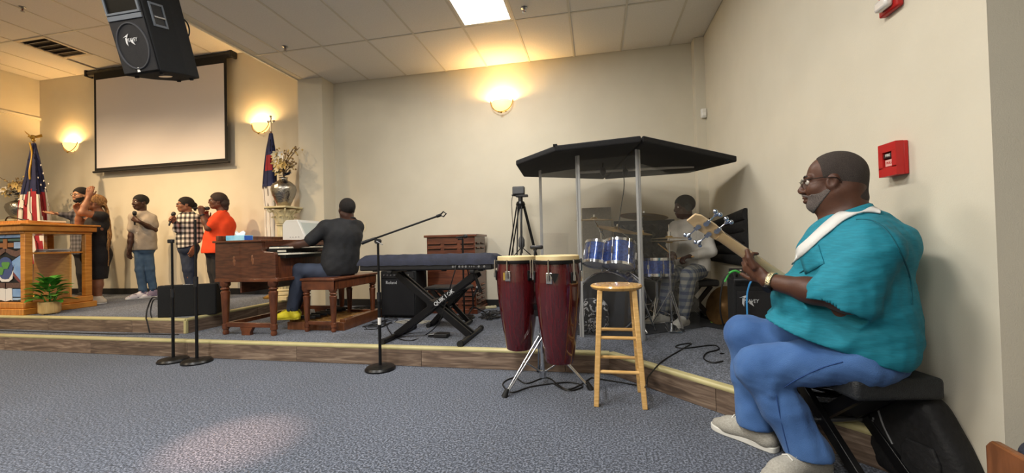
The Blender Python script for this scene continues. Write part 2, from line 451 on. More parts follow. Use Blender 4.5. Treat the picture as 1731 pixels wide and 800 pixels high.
# ------------------------------------------------------------------ common materials
M_BLK = mat('black_plastic', '#161618', .45, color2='#1c1c1f', scale=30)
M_BLKM = mat('black_metal', '#141416', .35, metal=.3)
M_RUB = mat('black_rubber', '#101011', .7)
M_CHROME = mat('chrome', '#d4d6da', .14, metal=1.0)
M_STEEL = mat('brushed_steel', '#9a9ca0', .35, metal=1.0)
M_BRASS = mat('brass', '#c8a24e', .28, metal=1.0, color2='#b58f40', scale=12)
M_WHITE = mat('white_plastic', '#e6e4de', .4)
M_SILVER = mat('silver_print', '#d8dade', .35, metal=.4)
M_CABLE = mat('cable_black', '#0e0e10', .5)
M_CARPETBLK = mat('speaker_carpet', '#101113', .95, color2='#1a1b1d', scale=220, bump=.5, bscale=300)
M_GRILLE = mat('speaker_grille', '#131315', .6, color2='#242428', scale=420, bump=.5, bscale=420, metal=.4)
def oak(name, a, b, st=(3, 3, 30), rough=.35, coat=.3, sc=2.2):
    return mat(name, a, rough, color2=b, scale=sc, stretch=st, bump=.05, bscale=3, coat=coat, detail=7)
M_OAK = oak('honey_oak', '#c98a3c', '#a96a26')
M_OAKH = oak('honey_oak_rail', '#c98a3c', '#a96a26', (24, 3, 3))
M_OAKL = oak('pale_oak_panel', '#d6a45c', '#c08b45')
M_WALNUT = oak('walnut', '#5a3220', '#3d2014', (4, 4, 26))
M_WALH = oak('walnut_rail', '#6b3b22', '#4a2716', (4, 22, 4))
M_MAPLE = oak('maple', '#e0b778', '#cc9f5e', (6, 6, 40), .3, .4)

def logo_peavey(parent, M, w, m=None):
    """jagged wordmark"""
    m = m or M_SILVER
    t = text_mesh('PEAVEY', w*.30, 'logo_lettering', m, parent, M @ Matrix.Translation((w*.08, -w*.02, 0)), .001, shear=.25, width=w*.80)
    mb = MB()
    for poly in ([(-.50, .16), (-.05, .36), (-.2, .14), (-.32, .20)], [(-.34, .14), (-.22, .14), (-.26, -.34), (-.36, -.16)], [(.02, .0), (.12, .0), (.24, -.32), (.0, -.14)]):
        mb.extrude([Vector((x*w, y*w, -.0008)) for x, y in poly], (0, 0, .002))
    mb.xform(M); mb.build('logo_bolt', m, parent, smooth=0)
    return t

# ------------------------------------------------------------------ hanging loudspeaker
def hanging_speaker():
    Rz = Matrix.Rotation(-1.508, 3, 'Z') @ Matrix.Rotation(.262, 3, 'Y') @ Matrix.Rotation(.036, 3, 'X')
    base = Vector((-3.475, 2.556, 2.453)); T = Rz.to_4x4(); T.translation = base
    t = thing('hanging_loudspeaker', 'large black carpeted loudspeaker hung tilted from the ceiling', 'loudspeaker', base)
    w, d, h = .335, .42, .66
    def L(mb, nm, m, par=t, **k): mb.xform(T); return mb.build(nm, m, par, world=True, **k)
    wb_ = w*.62
    mb = MB(); mb.prism([(0, -w/2), (0, w/2), (-d*.55, w/2), (-d, wb_/2), (-d, -wb_/2), (-d*.55, -w/2)], 0, h)
    # the handle sits in a square opening: keep the cabinet whole and set a framed cup on it
    cab = L(mb, 'cabinet', M_CARPETBLK, bevel=.012, seg=3)
    L(MB().box((.006, 0, h*.5), (.012, w-.02, h-.02)), 'baffle_grille', M_GRILLE, bevel=.005)
    ring = MB(); n = 40
    ring.tube([Vector((.014, .135*math.cos(2*math.pi*k/n), .20+.165*math.sin(2*math.pi*k/n))) for k in range(n)], .007, 6, closed=True)
    L(ring, 'woofer_ring', mat('ring_grey', '#34353a', .6))
    L(MB().box((.014, 0, .405), (.012, w-.03, .035)), 'trim_strip', mat('strip_grey', '#5a6068', .5), bevel=.003)
    hb = MB()
    for (dy, dz, sy, sz) in ((0, .52-.085, w-.05, .016), (0, .52+.085, w-.05, .016), (-(w-.05)/2, .52, .016, .186), ((w-.05)/2, .52, .016, .186)):
        hb.box((.016, dy, dz), (.014, sy, sz))
    L(hb, 'horn_frame', MATS['strip_grey'], bevel=.002)
    hr = MB(); hr.ring([[Vector((.013, s*a*(w-.06)/2, .52+q*.08)) for s, q in ((-a, -1), (a, -1), (a, 1), (-a, 1))] for a in (1,)], caps=True)
    L(hr, 'horn_throat', mat('horn_black', '#08080a', .35))
    logo_peavey(t, root_matrix(t).inverted() @ T @ axes((.0165, -.005, .245), (0, 1, 0), (0, 0, 1)), .125)
    bd = MB(); bd.extrude([Vector((.0135, -.026, .012)), Vector((.0135, .0, .012)), Vector((.0135, -.006, .045)), Vector((.0135, -.018, .045))], (.002, 0, 0))
    L(bd, 'badge', M_WHITE, smooth=0)
    # framed handle cup on the side facing the aisle
    for s in (1, -1):
        hf = MB()
        for (dx, dz, sx, sz) in ((-.105, .345, .11, .018), (-.105, .505, .11, .018), (-.052, .425, .016, .178), (-.158, .425, .016, .178)):
            hf.box((dx, s*(w/2+.004), dz), (sx, .012, sz))
        fr = L(hf, 'handle_frame', MATS['strip_grey'], bevel=.003)
        L(MB().box((-.105, s*(w/2+.0006), .425), (.092, .004, .145)), 'handle_cup', MATS['horn_black'], fr)
        L(MB().cyl((-.15, s*(w/2+.008), .41), (-.06, s*(w/2+.008), .41), .010), 'grip_bar', M_STEEL, fr)
    for x in (-.05, -d+.05):
        for y in (-w/2+.05 if x > -.2 else -wb_/2+.04, w/2-.05 if x > -.2 else wb_/2-.04):
            L(MB().cyl((x, y, -.014), (x, y, .002), .014, .017), 'foot', M_RUB)
    L(MB().cyl((-.17, .02, -.004), (-.17, .02, .003), .045, n=24), 'pole_socket', M_STEEL)
    # yoke chains up to the ceiling
    top = T @ Vector((-.05, 0, h)); bk = T @ Vector((-d+.03, 0, h))
    for p in (top, bk):
        ch = MB(); ch.cyl(p, (p.x, p.y, ZC-.005), .006, n=8)
        ch.build('hanger_rod', M_BLKM, t, world=True)
    MB().cyl(((top.x+bk.x)/2, (top.y+bk.y)/2, ZC-.012), ((top.x+bk.x)/2, (top.y+bk.y)/2, ZC-.001), .26).build('ceiling_plate', M_BLKM, t, world=True)
    cb = MB(); p0 = T @ Vector((-d, .05, .35))
    cb.tube(catmull([p0, p0+Vector((.02, .03, .03)), p0+Vector((.015, .02, .13)), T @ Vector((-d, .02, .6)), Vector((bk.x, bk.y+.02, ZC-.02))]), .006, 6)
    cb.build('cable', M_CABLE, t, world=True)
hanging_speaker()

# ------------------------------------------------------------------ projection screen
def projection_screen():
    xl, xr = PY(163, 128, YS-.08).x, PY(386, 95, YS-.08).x
    t = thing('projection_screen', 'white pull-down projection screen with black border on the stage wall', 'screen', ((xl+xr)/2, YS-.06, 2.4))
    yc = YS-.07
    zt, zb = PY(163, 138, yc).z, PY(163, 291, yc).z
    W = lambda mb, n, m, **k: mb.build(n, m, t, world=True, **k)
    hx0, hx1 = PY(150, 122, yc).x, PY(394, 90, yc).x
    hz = PY(270, 106, yc).z-.03
    h = MB(); h.cyl((hx0, yc, hz), (hx1, yc, hz), .05, n=20)
    W(h, 'housing', M_BLK)
    for x in (hx0, hx1): W(MB().box((x, yc+.0, hz), (.04, .12, .12)), 'end_cap', M_BLK, bevel=.012)
    W(MB().box(((xl+xr)/2, yc-.045, (zb+hz)/2), (xr-xl, .002, hz-zb)), 'black_border', mat('screen_black', '#141312', .8))
    W(MB().box(((xl+xr)/2, yc-.048, (zb+.05+zt)/2), (xr-xl-.10, .002, zt-zb-.05)), 'fabric', mat('screen_white', '#e0dad8', .9))
    W(MB().cyl((xl-.03, yc-.045, zb-.01), (xr+.03, yc-.045, zb-.01), .018, n=12), 'bottom_bar', M_BLK)
projection_screen()

# ------------------------------------------------------------------ wall sconces
M_BOWL = mat('frosted_glass_bowl', '#f3d9a0', .5, emit='#ffc878', estr=1.9)
def sconce(px, py, yw, label, pw):
    c = PY(px, py, yw); r = .145
    t = thing('wall_sconce', label, 'wall lamp', c, 0, 'half-bowl wall sconces')
    bm = MB(); n, m = 20, 9; rings = []
    for i in range(m+1):
        th = math.pi/2*i/m
        rings.append([Vector((r*math.cos(th)*math.cos(math.pi*k/n), -.8*r*math.cos(th)*math.sin(math.pi*k/n), .03-r*1.0*math.sin(th))) for k in range(n+1)])
    vs = [p for q in rings for p in q]; fs = [(i*(n+1)+k, i*(n+1)+k+1, (i+1)*(n+1)+k+1, (i+1)*(n+1)+k) for i in range(m) for k in range(n)]
    bm.add(vs, fs)
    o = bm.build('glass_bowl', M_BOWL, t)
    s = o.modifiers.new('solid', 'SOLIDIFY'); s.thickness = .006
    arc = MB(); arc.tube([Vector((1.06*r*math.cos(a), -.03-.5*r*math.sin(a)*.5, .03-1.07*r*math.sin(a))) for a in [math.pi*k/24 for k in range(25)]], .0055, 8)
    arc.build('brass_band', M_BRASS, t)
    MB().ball((0, -.075, -.135), .014).build('finial', M_BRASS, t)
    for s_ in (-1, 1): MB().ball((s_*r*1.06, -.03, .035), .011).build('band_knob', M_BRASS, t)
    MB().box((0, -.008, -.04), (.12, .014, .14)).build('back_plate', M_BRASS, t, bevel=.004)
    l = bpy.data.lights.new('sconce_bulb', 'POINT'); l.energy = pw; l.color = (1.0, .62, .24); l.shadow_soft_size = .035
    lo = bpy.data.objects.new('sconce_bulb', l); COL.objects.link(lo); lo.parent = t; lo.location = (0, -.07, -.005)
sconce(123, 246, YS, 'lit half-bowl sconce between the striped flag and the projection screen', 40)
sconce(443, 213, YS, 'lit half-bowl sconce behind the cross-topped flagpole', 40)
sconce(849, 176, YB, 'lit half-bowl sconce alone on the cream wall above the wooden speaker cabinet', 48)

# ------------------------------------------------------------------ ceiling fittings
def troffer():
    x0, x1, y0, y1 = -1.405, -.805, 3.162, 4.382
    t = thing('ceiling_light', 'bright rectangular fluorescent light panel set in the tiled ceiling', 'ceiling light', ((x0+x1)/2, (y0+y1)/2, ZC))
    fr = MB()
    for a, b in (((x0+.012, y0+.012), (x0+.04, y1-.012)), ((x1-.04, y0+.012), (x1-.012, y1-.012)), ((x0+.04, y0+.012), (x1-.04, y0+.04)), ((x0+.04, y1-.04), (x1-.04, y1-.012))):
        fr.span((*a, ZC-.001), (*b, ZC+.016))
    fr.build('frame', MATS['white_trim'], t, world=True)
    MB().span((x0+.04, y0+.04, ZC+.004), (x1-.04, y1-.04, ZC+.014)).build('diffuser', mat('light_diffuser', '#ffffff', .5, emit='#fffaf0', estr=6), t, world=True)
troffer()
def vent():
    c = Vector((-8.03, 4.66, ZN))
    t = thing('ceiling_vent', 'square louvred air vent in the tiled ceiling over the stage', 'vent', c)
    fr = MB()
    for dx, dy, sx, sy in ((-.27, 0, .05, .6), (.27, 0, .05, .6), (0, -.275, .5, .05), (0, .275, .5, .05)):
        fr.box((dx, dy, -.004), (sx, sy, .018))
    fr.build('frame', mat('vent_white', '#c9bda8', .5), t, bevel=.003)
    for k in range(4):
        MB().box((0, -.17+k*.11, .0), (.5, .07, .006), rot=Matrix.Rotation(.6, 3, 'X')).build('louvre', MATS['vent_white'], t)
    MB().box((0, 0, .016), (.52, .52, .004)).build('duct', mat('duct_dark', '#3d342a', .9), t)
vent()
def sprinkler(p, label):
    t = thing('fire_sprinkler', label, 'sprinkler', p, 0, 'ceiling sprinkler heads')
    MB().lathe([(.034, 0), (.034, -.004), (.024, -.008), (.012, -.010), (.012, -.02)], n=20).build('escutcheon', M_STEEL, t)
    b = MB()
    for s in (-1, 1): b.tube([Vector((s*.004, 0, -.018)), Vector((s*.016, 0, -.03)), Vector((s*.013, 0, -.045)), Vector((0, 0, -.055))], .0035, 6)
    b.build('frame_arm', M_STEEL, t)
    MB().cyl((0, 0, -.055), (0, 0, -.058), .021, n=12).build('deflector', M_STEEL, t)
    MB().cyl((0, 0, -.02), (0, 0, -.052), .004, n=8).build('bulb', mat('red_bulb', '#8c2a20', .2), t)
sprinkler(PZ(482, 79, ZC)+Vector((0, 0, 0)), 'chrome ceiling sprinkler head near the corner pillar')
sprinkler(PZ(886, 13, ZC), 'chrome ceiling sprinkler head beside the fluorescent light panel')
sprinkler(PZ(38, 12, ZN), 'chrome ceiling sprinkler head near the stage air vent')

# ------------------------------------------------------------------ pulpit
def pulpit():
    x0, x1, y0, y1 = -7.40, -6.665, 3.585, 4.235
    zt = PY(40, 376, y0-.05).z
    t = thing('pulpit', 'honey oak pulpit with stained glass front panel', 'pulpit', ((x0+x1)/2, (y0+y1)/2, Z2))
    W = lambda mb, n, m, **k: mb.build(n, m, t, world=True, **k)
    W(MB().span((x0-.04, y0-.04, Z2), (x1+.04, y1+.04, Z2+.075)), 'plinth', M_OAKH, bevel=.008)
    W(MB().span((x0-.015, y0-.015, Z2+.075), (x1+.015, y1+.015, Z2+.15)), 'plinth_step', M_OAKH, bevel=.012)
    zb, zr = Z2+.15, zt-.13
    for x in (x0+.03, x1-.03):
        for y in (y0+.03, y1-.03):
            W(MB().box((x, y, (zb+zr)/2), (.072, .072, zr-zb)), 'post', M_OAK, bevel=.005)
    W(MB().span((x0-.01, y0-.01, zr), (x1+.01, y1+.01, zr+.03)), 'rail', M_OAKH, bevel=.006)
    W(MB().span((x0-.045, y0-.05, zr+.03), (x1+.045, y1+.045, zr+.10)), 'cornice', M_OAKH, bevel=.012)
    W(MB().span((x0-.07, y0-.075, zr+.10), (x1+.07, y1+.07, zr+.122)), 'top', M_OAKH, bevel=.006)
    # sloped reading desk
    desk = MB(); desk.extrude([Vector((x0+.02, y0+.04, zr+.122)), Vector((x0+.02, y1-.02, zr+.122)), Vector((x0+.02, y0+.04, zr+.165))], (x1-x0-.04, 0, 0))
    W(desk, 'reading_desk', M_OAKH)
    zs = PY(100, 426, (y0+y1)/2).z
    W(MB().span((x0+.03, y0+.07, zs-.02), (x1-.03, y1-.03, zs)), 'shelf', M_OAKH, bevel=.002)
    W(MB().span((x0+.06, y1-.20, zb), (x1-.05, y1-.18, zs-.02)), 'inner_panel', M_OAKL)
    W(MB().span((x0+.06, y0+.075, zb), (x1-.09, y0+.085, zs-.02)), 'inner_front_panel', M_OAKL)
    # stained glass: leaded pieces in the front opening
    gx0, gx1 = x0+.066, x1-.066; gy = y0+.03
    def gp(px, py): p = PY(px, py, gy); return p
    W(MB().span((gx0, gy+.004, zb), (gx1, gy+.010, zr)), 'lead_backing', mat('lead_came', '#23262b', .6, metal=.3))
    glass = {'blue': mat('glass_blue', '#7fa6d8', .25, color2='#6a92cc', scale=9, coat=.4), 'pale': mat('glass_pale', '#9fbce0', .25, color2='#8aa9d6', scale=9, coat=.4),
             'deep': mat('glass_deep_blue', '#2d4680', .25, coat=.4), 'green': mat('glass_green', '#4a8a3c', .3, coat=.4), 'teal': mat('glass_teal', '#2e5a58', .3, coat=.4),
             'brown': mat('glass_brown', '#4a3230', .35, color2='#5f4440', scale=40, coat=.3), 'amber': mat('glass_amber', '#9a6136', .35, coat=.3),
             'white': mat('glass_white', '#dcdcde', .3, coat=.3), 'red': mat('glass_red', '#6a2c34', .3, coat=.3)}
    cx = (gx0+gx1)/2; hz_ = zr-zb; hw = (gx1-gx0)/2
    def piece(poly, c, dy=0.0):
        pts = [Vector((cx+u*hw, gy-dy, zb+v*hz_)) for u, v in poly]
        mb = MB(); mb.extrude(pts, (0, -.006, 0)); W(mb, 'glass_piece', glass[c], smooth=0)
    g = .012
    def rect(u0, v0, u1, v1, c, dy=0.0): piece([(u0+g, v0+g*.7), (u1-g, v0+g*.7), (u1-g, v1-g*.7), (u0+g, v1-g*.7)], c, dy)
    for s in (-1, 1):
        def R(u0, v0, u1, v1, c, dy=0): rect(min(s*u0, s*u1), v0, max(s*u0, s*u1), v1, c, dy)
        R(.92, 0, 1.0, 1.0, 'pale' if s > 0 else 'blue'); R(.84, .06, .92, .94, 'teal')
        R(.0, .94, .92, 1.0, 'blue'); R(.38, .02, .84, .07, 'pale')
        R(.38, .07, .84, .2, 'blue')
        R(.12, .89, .84, .94, 'teal')
        # cross arm
        R(.12, .80, .46, .88, 'amber')
        R(.46, .78, .84, .89, 'pale')
        # vine band across the top
        piece([(s*.02, .74), (s*.3, .69), (s*.6, .66), (s*.84, .70), (s*.84, .78), (s*.6, .745), (s*.3, .775), (s*.02, .80)][::s], 'brown')
        piece([(s*.36, .60), (s*.84, .69), (s*.84, .30), (s*.55, .34), (s*.34, .44)][::s], 'blue')
        piece([(s*.34, .44), (s*.55, .34), (s*.84, .27), (s*.84, .31), (s*.42, .45)][::s], 'red', .001)
        R(.02, .2, .84, .29, 'brown')
        # open book page
        piece([(s*.01, .01), (s*.28, -.0 + .03), (s*.36, .02), (s*.34, .2), (s*.18, .205), (s*.01, .19)][::s], 'white')
    piece([(.42*math.cos(a), .50+.165*math.sin(a)) for a in [2*math.pi*k/28 for k in range(28)]], 'deep', .003)
    piece([(.05+.2*math.cos(a)*(1+.25*math.sin(3*a)), .54+.07*math.sin(a)*(1+.3*math.cos(2*a))) for a in [2*math.pi*k/18 for k in range(18)]], 'green', .007)
    piece([(-.2+.13*math.cos(a)*(1+.2*math.sin(4*a)), .46+.06*math.sin(a)) for a in [2*math.pi*k/16 for k in range(16)]], 'green', .007)
    piece([(-.4, .43), (-.2, .34), (.2, .34), (.46, .48), (.5, .56), (.38, .34), (.2, .30), (-.2, .30), (-.42, .36)][::1], 'white', .002)
    rect(-.12, .78, .12, .94, 'amber', .003)
    return zr+.122, zs, (x0, x1, y0, y1)
PUL_TOP, PUL_SHELF, PUL = pulpit()
def gooseneck():
    b = PY(10, 392, 3.72); b.z = PUL_TOP
    t = thing('gooseneck_microphone', 'thin black gooseneck microphone arching over the pulpit top', 'microphone', b)
    MB().cyl(b, b+Vector((0, 0, .02)), .022).build('base', M_BLKM, t, world=True)
    p = [b+Vector((0, 0, .02)), b+Vector((.0, 0, .07)), b+Vector((.05, .0, .105)), b+Vector((.16, .0, .085)), b+Vector((.30, .0, .055))]
    MB().tube(catmull(p, 6), .007, 8).build('neck', M_BLKM, t, world=True)
    MB().cyl(p[-1], p[-1]+Vector((.11, 0, -.03)), .014, .02).build('capsule', M_BLK, t, world=True)
gooseneck()
ob = MB(); px_ = (-6.95, 3.90, PUL_TOP+.018)
for s in (-1, 1): ob.box((px_[0]+.1*s, px_[1], px_[2]+.012), (.19, .26, .022), rot=Matrix.Rotation(-.1*s, 3, 'Y'))
ob.build('open_book', mat('paper', '#d9cfb4', .8), label='open book lying on top of the oak pulpit', cat='book', bevel=.004)
for k, (dx, dz, c) in enumerate(((-.02, 0, '#c9c6c0'), (.0, .012, '#8a8f98'), (.015, .026, '#b9b4aa'))):
    MB().box((-6.80+dx, 3.92, PUL_SHELF+dz+.006), (.18, .24, .011), rz=.06*k).build('folder', mat('folder%d' % k, c, .7),
        label=['bottom pale folder on the pulpit shelf', 'grey folder in the middle of the pulpit shelf pile', 'top beige folder on the pulpit shelf pile'][k], cat='folder', group='folders on the pulpit shelf')

# ------------------------------------------------------------------ potted plant before the pulpit
def leaf(mb, base, d, up, L, w):
    d = Vector(d).normalized(); s = d.cross(Vector(up)).normalized(); u = s.cross(d)
    st = [(0, .04), (.15, .55), (.4, 1.0), (.65, .92), (.85, .5), (1.0, .02)]
    vs = []; fs = []
    for i, (a, b) in enumerate(st):
        c = Vector(base)+d*(a*L)-Vector((0, 0, 1))*(a*a*L*.25)
        for k in (-1, 0, 1): vs.append(c+s*(k*b*w/2)+u*(abs(k)*b*w*.14))
    for i in range(len(st)-1):
        for k in range(2):
            fs.append((i*3+k, i*3+k+1, i*3+k+4, i*3+k+3))
    mb.add(vs, fs)
def potted_plant():
    b = PZ(84, 531, Z2)
    t = thing('potted_plant', 'leafy green plant in a pale slatted wooden pot before the pulpit', 'plant', b)
    r = .098; hp = .15
    MB().lathe([(r*.86, .012), (r*.98, .03), (r, hp), (r*.9, hp), (r*.88, .05)], n=14).build('pot', oak('pot_wood', '#d8b87c', '#c4a066', (30, 30, 2)), t)
    for k in range(3):
        a = 2*math.pi*k/3+.5
        MB().cyl((.06*math.cos(a), .06*math.sin(a), 0), (.06*math.cos(a), .06*math.sin(a), .02), .012).build('pot_foot', MATS['pot_wood'], t)
    MB().cyl((0, 0, .11), (0, 0, .13), r*.9).build('soil', mat('soil', '#2c2119', .95), t)
    rnd = random.Random(4); lm = mat('leaf_green', '#4f9435', .4, color2='#2c6a22', scale=14, rand=.25, coat=.2)
    for k in range(5):
        a = rnd.uniform(0, 6.28); h = rnd.uniform(.22, .36)
        MB().tube([Vector((0, 0, .12)), Vector((.04*math.cos(a), .04*math.sin(a), h*.6)), Vector((.08*math.cos(a), .08*math.sin(a), h))], .006, 6).build('stem', lm, t)
    for k in range(46):
        a = k*2.4+rnd.uniform(-.3, .3); f = k/46
        z = .16+.26*f+rnd.uniform(-.02, .02); rr = .02+.07*rnd.random()*(1-f*.5)
        mb = MB(); el = rnd.uniform(.25, .95)*(.5+.8*f)
        leaf(mb, (rr*math.cos(a), rr*math.sin(a), z), (math.cos(a)*math.cos(el), math.sin(a)*math.cos(el), math.sin(el)), (0, 0, 1), rnd.uniform(.15, .21)*(1-.2*f), rnd.uniform(.08, .115))
        mb.build('leaf', lm, t, smooth=60)
potted_plant()

# ------------------------------------------------------------------ flags
M_RED = mat('flag_red', '#9c1f2c', .75, color2='#8a1824', scale=8); M_NAVY = mat('flag_navy', '#1d2450', .75, color2='#171d42', scale=8)
M_FWHITE = mat('flag_white', '#dad4cc', .8); M_GOLD = mat('gold_fringe', '#c79a2e', .5)
def draped(parent, axis_x, y, prof, folds, matfn, mats, seed=0, nz=44, na=40, amp=.18):
    """hanging cloth: prof = [(z, xleft, xright)], closed folded sleeve around the pole"""
    rnd = random.Random(seed); ph = rnd.uniform(0, 6)
    mb = MB(); prof = sorted(prof, key=lambda p: -p[0])
    zs = [p[0] for p in prof]
    def interp(z):
        for (za, la, ra), (zb, lb, rb) in zip(prof[:-1], prof[1:]):
            if za >= z >= zb:
                t = (za-z)/max(1e-6, za-zb); return la+(lb-la)*t, ra+(rb-ra)*t
        return prof[-1][1:]
    rings = []
    for i in range(nz+1):
        z = zs[0]+(zs[-1]-zs[0])*i/nz; l, r = interp(z); c = (l+r)/2; hw = (r-l)/2
        row = []
        for k in range(na):
            a = 2*math.pi*k/na
            w = 1+amp*math.sin(folds*a+ph+z*1.5)*min(1, i/6)
            row.append(Vector((c+hw*w*math.cos(a), y+hw*.55*w*math.sin(a), z+(.02*math.sin(3*a+ph) if i == nz else 0))))
        rings.append(row)
    n = na
    for i in range(nz):
        for k in range(n):
            zc = (rings[i][k].z+rings[i+1][k].z)/2; mb.cur = matfn(zc, k/n, rings[i][k])
            mb.add([rings[i][k], rings[i][(k+1) % n], rings[i+1][(k+1) % n], rings[i+1][k]], [(0, 1, 2, 3)])
    o = mb.build('flag_cloth', mats, parent, world=True, smooth=0)
    bm = bmesh.new(); bm.from_mesh(o.data); bmesh.ops.remove_doubles(bm, verts=bm.verts, dist=1e-5); bm.to_mesh(o.data); bm.free(); o.data.shade_smooth()
    return o, interp
def us_flag():
    y = 4.72; top = PY(57, 243, y)
    t = thing('flag_on_pole', 'star-spangled red white and blue flag draped on an eagle-topped pole', 'flag', (top.x, y, Z2), 0, 'flags standing on the stage')
    W = lambda mb, n, m, **k: mb.build(n, m, t, world=True, **k)
    W(MB().lathe([(.15, 0), (.15, .02), (.10, .04), (.03, .07), (.02, .12)], c=(top.x, y, Z2)), 'base', M_BRASS)
    W(MB().cyl((top.x, y, Z2+.1), (top.x, y, top.z+.02), .014), 'pole', oak('pole_oak', '#8a5a30', '#6d4424'))
    e = PY(54, 232, y)
    eg = MB(); eg.ball((top.x, y, top.z+.05), .024); eg.ball((e.x+.01, y, e.z), (.05, .028, .035))
    eg.ball((e.x-.05, y, e.z+.02), (.022, .016, .02)); eg.cyl((e.x-.065, y, e.z+.02), (e.x-.09, y, e.z+.008), .01, .002)
    W(eg, 'eagle_finial', M_BRASS)
    wg = MB()
    for s in (-1, 1):
        wg.extrude([Vector((e.x+.01, y+.02*s, e.z+.01)), Vector((e.x+.03, y+.1*s, e.z+.06)), Vector((e.x+.06, y+.09*s, e.z+.02)), Vector((e.x+.05, y+.03*s, e.z-.01))], (0, 0, .012))
    W(wg, 'eagle_wing', M_BRASS)
    pr = [(PY(x0, yy, y).z, PY(x0, yy, y).x, PY(x1, yy, y).x) for yy, x0, x1 in ((243, 54, 60), (270, 51, 64), (300, 48, 68), (325, 44, 71), (350, 41, 74), (380, 41, 77), (420, 46, 82), (445, 50, 84))]
    zc = PY(57, 326, y).z
    def mf(z, u, p):
        if z > zc+.03*math.sin(u*25): return 1
        return 0 if int(u*17+.4*(z-zc)) % 2 == 0 else 2
    o, it = draped(t, top.x, y, pr, 4, mf, [M_RED, M_NAVY, M_FWHITE], 3)
    fz = MB(); fz.tube([Vector((it(z)[0]*.35+it(z)[1]*.65+.01, y-.06-.02*math.sin(z*9), z)) for z in np.linspace(pr[0][0], PY(57, 305, y).z, 14)], .012, 6)
    W(fz, 'gold_cord', M_GOLD)
    rnd = random.Random(5)
    for (px, py) in ((53, 277), (57, 291), (51, 299), (58, 304), (53, 311), (61, 316), (52, 320), (66, 309)):
        q = PY(px, py, y-.115); mb = MB()
        l, r = it(q.z); u = max(-1, min(1, (q.x-(l+r)/2)/((r-l)/2))); yy = y-((r-l)/2)*.55*1.2*math.sqrt(max(0, 1-u*u))-.004
        st = [Vector((q.x+(.018 if k % 2 == 0 else .008)*math.sin(math.pi*k/5), yy, q.z+(.018 if k % 2 == 0 else .008)*math.cos(math.pi*k/5))) for k in range(10)]
        mb.extrude(st, (0, -.003, 0)); W(mb, 'star', M_FWHITE, smooth=0)
us_flag()
def church_flag():
    y = 5.12; top = PY(458, 226, y)
    t = thing('flag_on_pole', 'navy and white flag with red cross draped on a cross-topped pole', 'flag', (top.x, y, Z2), 0, 'flags standing on the stage')
    W = lambda mb, n, m, **k: mb.build(n, m, t, world=True, **k)
    W(MB().lathe([(.13, 0), (.13, .02), (.10, .04), (.03, .07), (.02, .12)], c=(top.x, y, Z2)), 'base', M_BRASS)
    W(MB().cyl((top.x, y, Z2+.1), (top.x, y, top.z+.03), .014), 'pole', MATS['pole_oak'])
    c0, c1 = PY(458, 224, y), PY(458, 197, y); cr = MB()
    cr.beam(c0, (c0.x, y, c1.z), .02, .012, up=(0, 1, 0)); zc = PY(458, 205, y).z
    cr.box((c0.x, y, zc), (.10, .012, .02))
    for p in ((c0.x-.05, y, zc), (c0.x+.05, y, zc), (c0.x, y, c1.z)): cr.ball(p, .017)
    W(cr, 'cross_finial', mat('silver_finial', '#c9c3b4', .3, metal=.9))
    pr = [(PY(x0, yy, y).z, PY(x0, yy, y).x, PY(x1, yy, y).x) for yy, x0, x1 in ((226, 455, 461), (250, 451, 464), (280, 448, 466), (318, 446, 467), (350, 449, 466), (400, 450, 465), (460, 450, 463))]
    zs = PY(457, 318, y).z; r0, r1 = PY(457, 263, y).z, PY(457, 288, y).z
    def mf(z, u, p):
        if z > zs+(.06 if u < .25 or u > .85 else 0): return 0 if (r1 < z < r0 and .62 < u < .86) else 1
        return 2
    draped(t, top.x, y, pr, 3, mf, [M_RED, M_NAVY, M_FWHITE], 8)
church_flag()

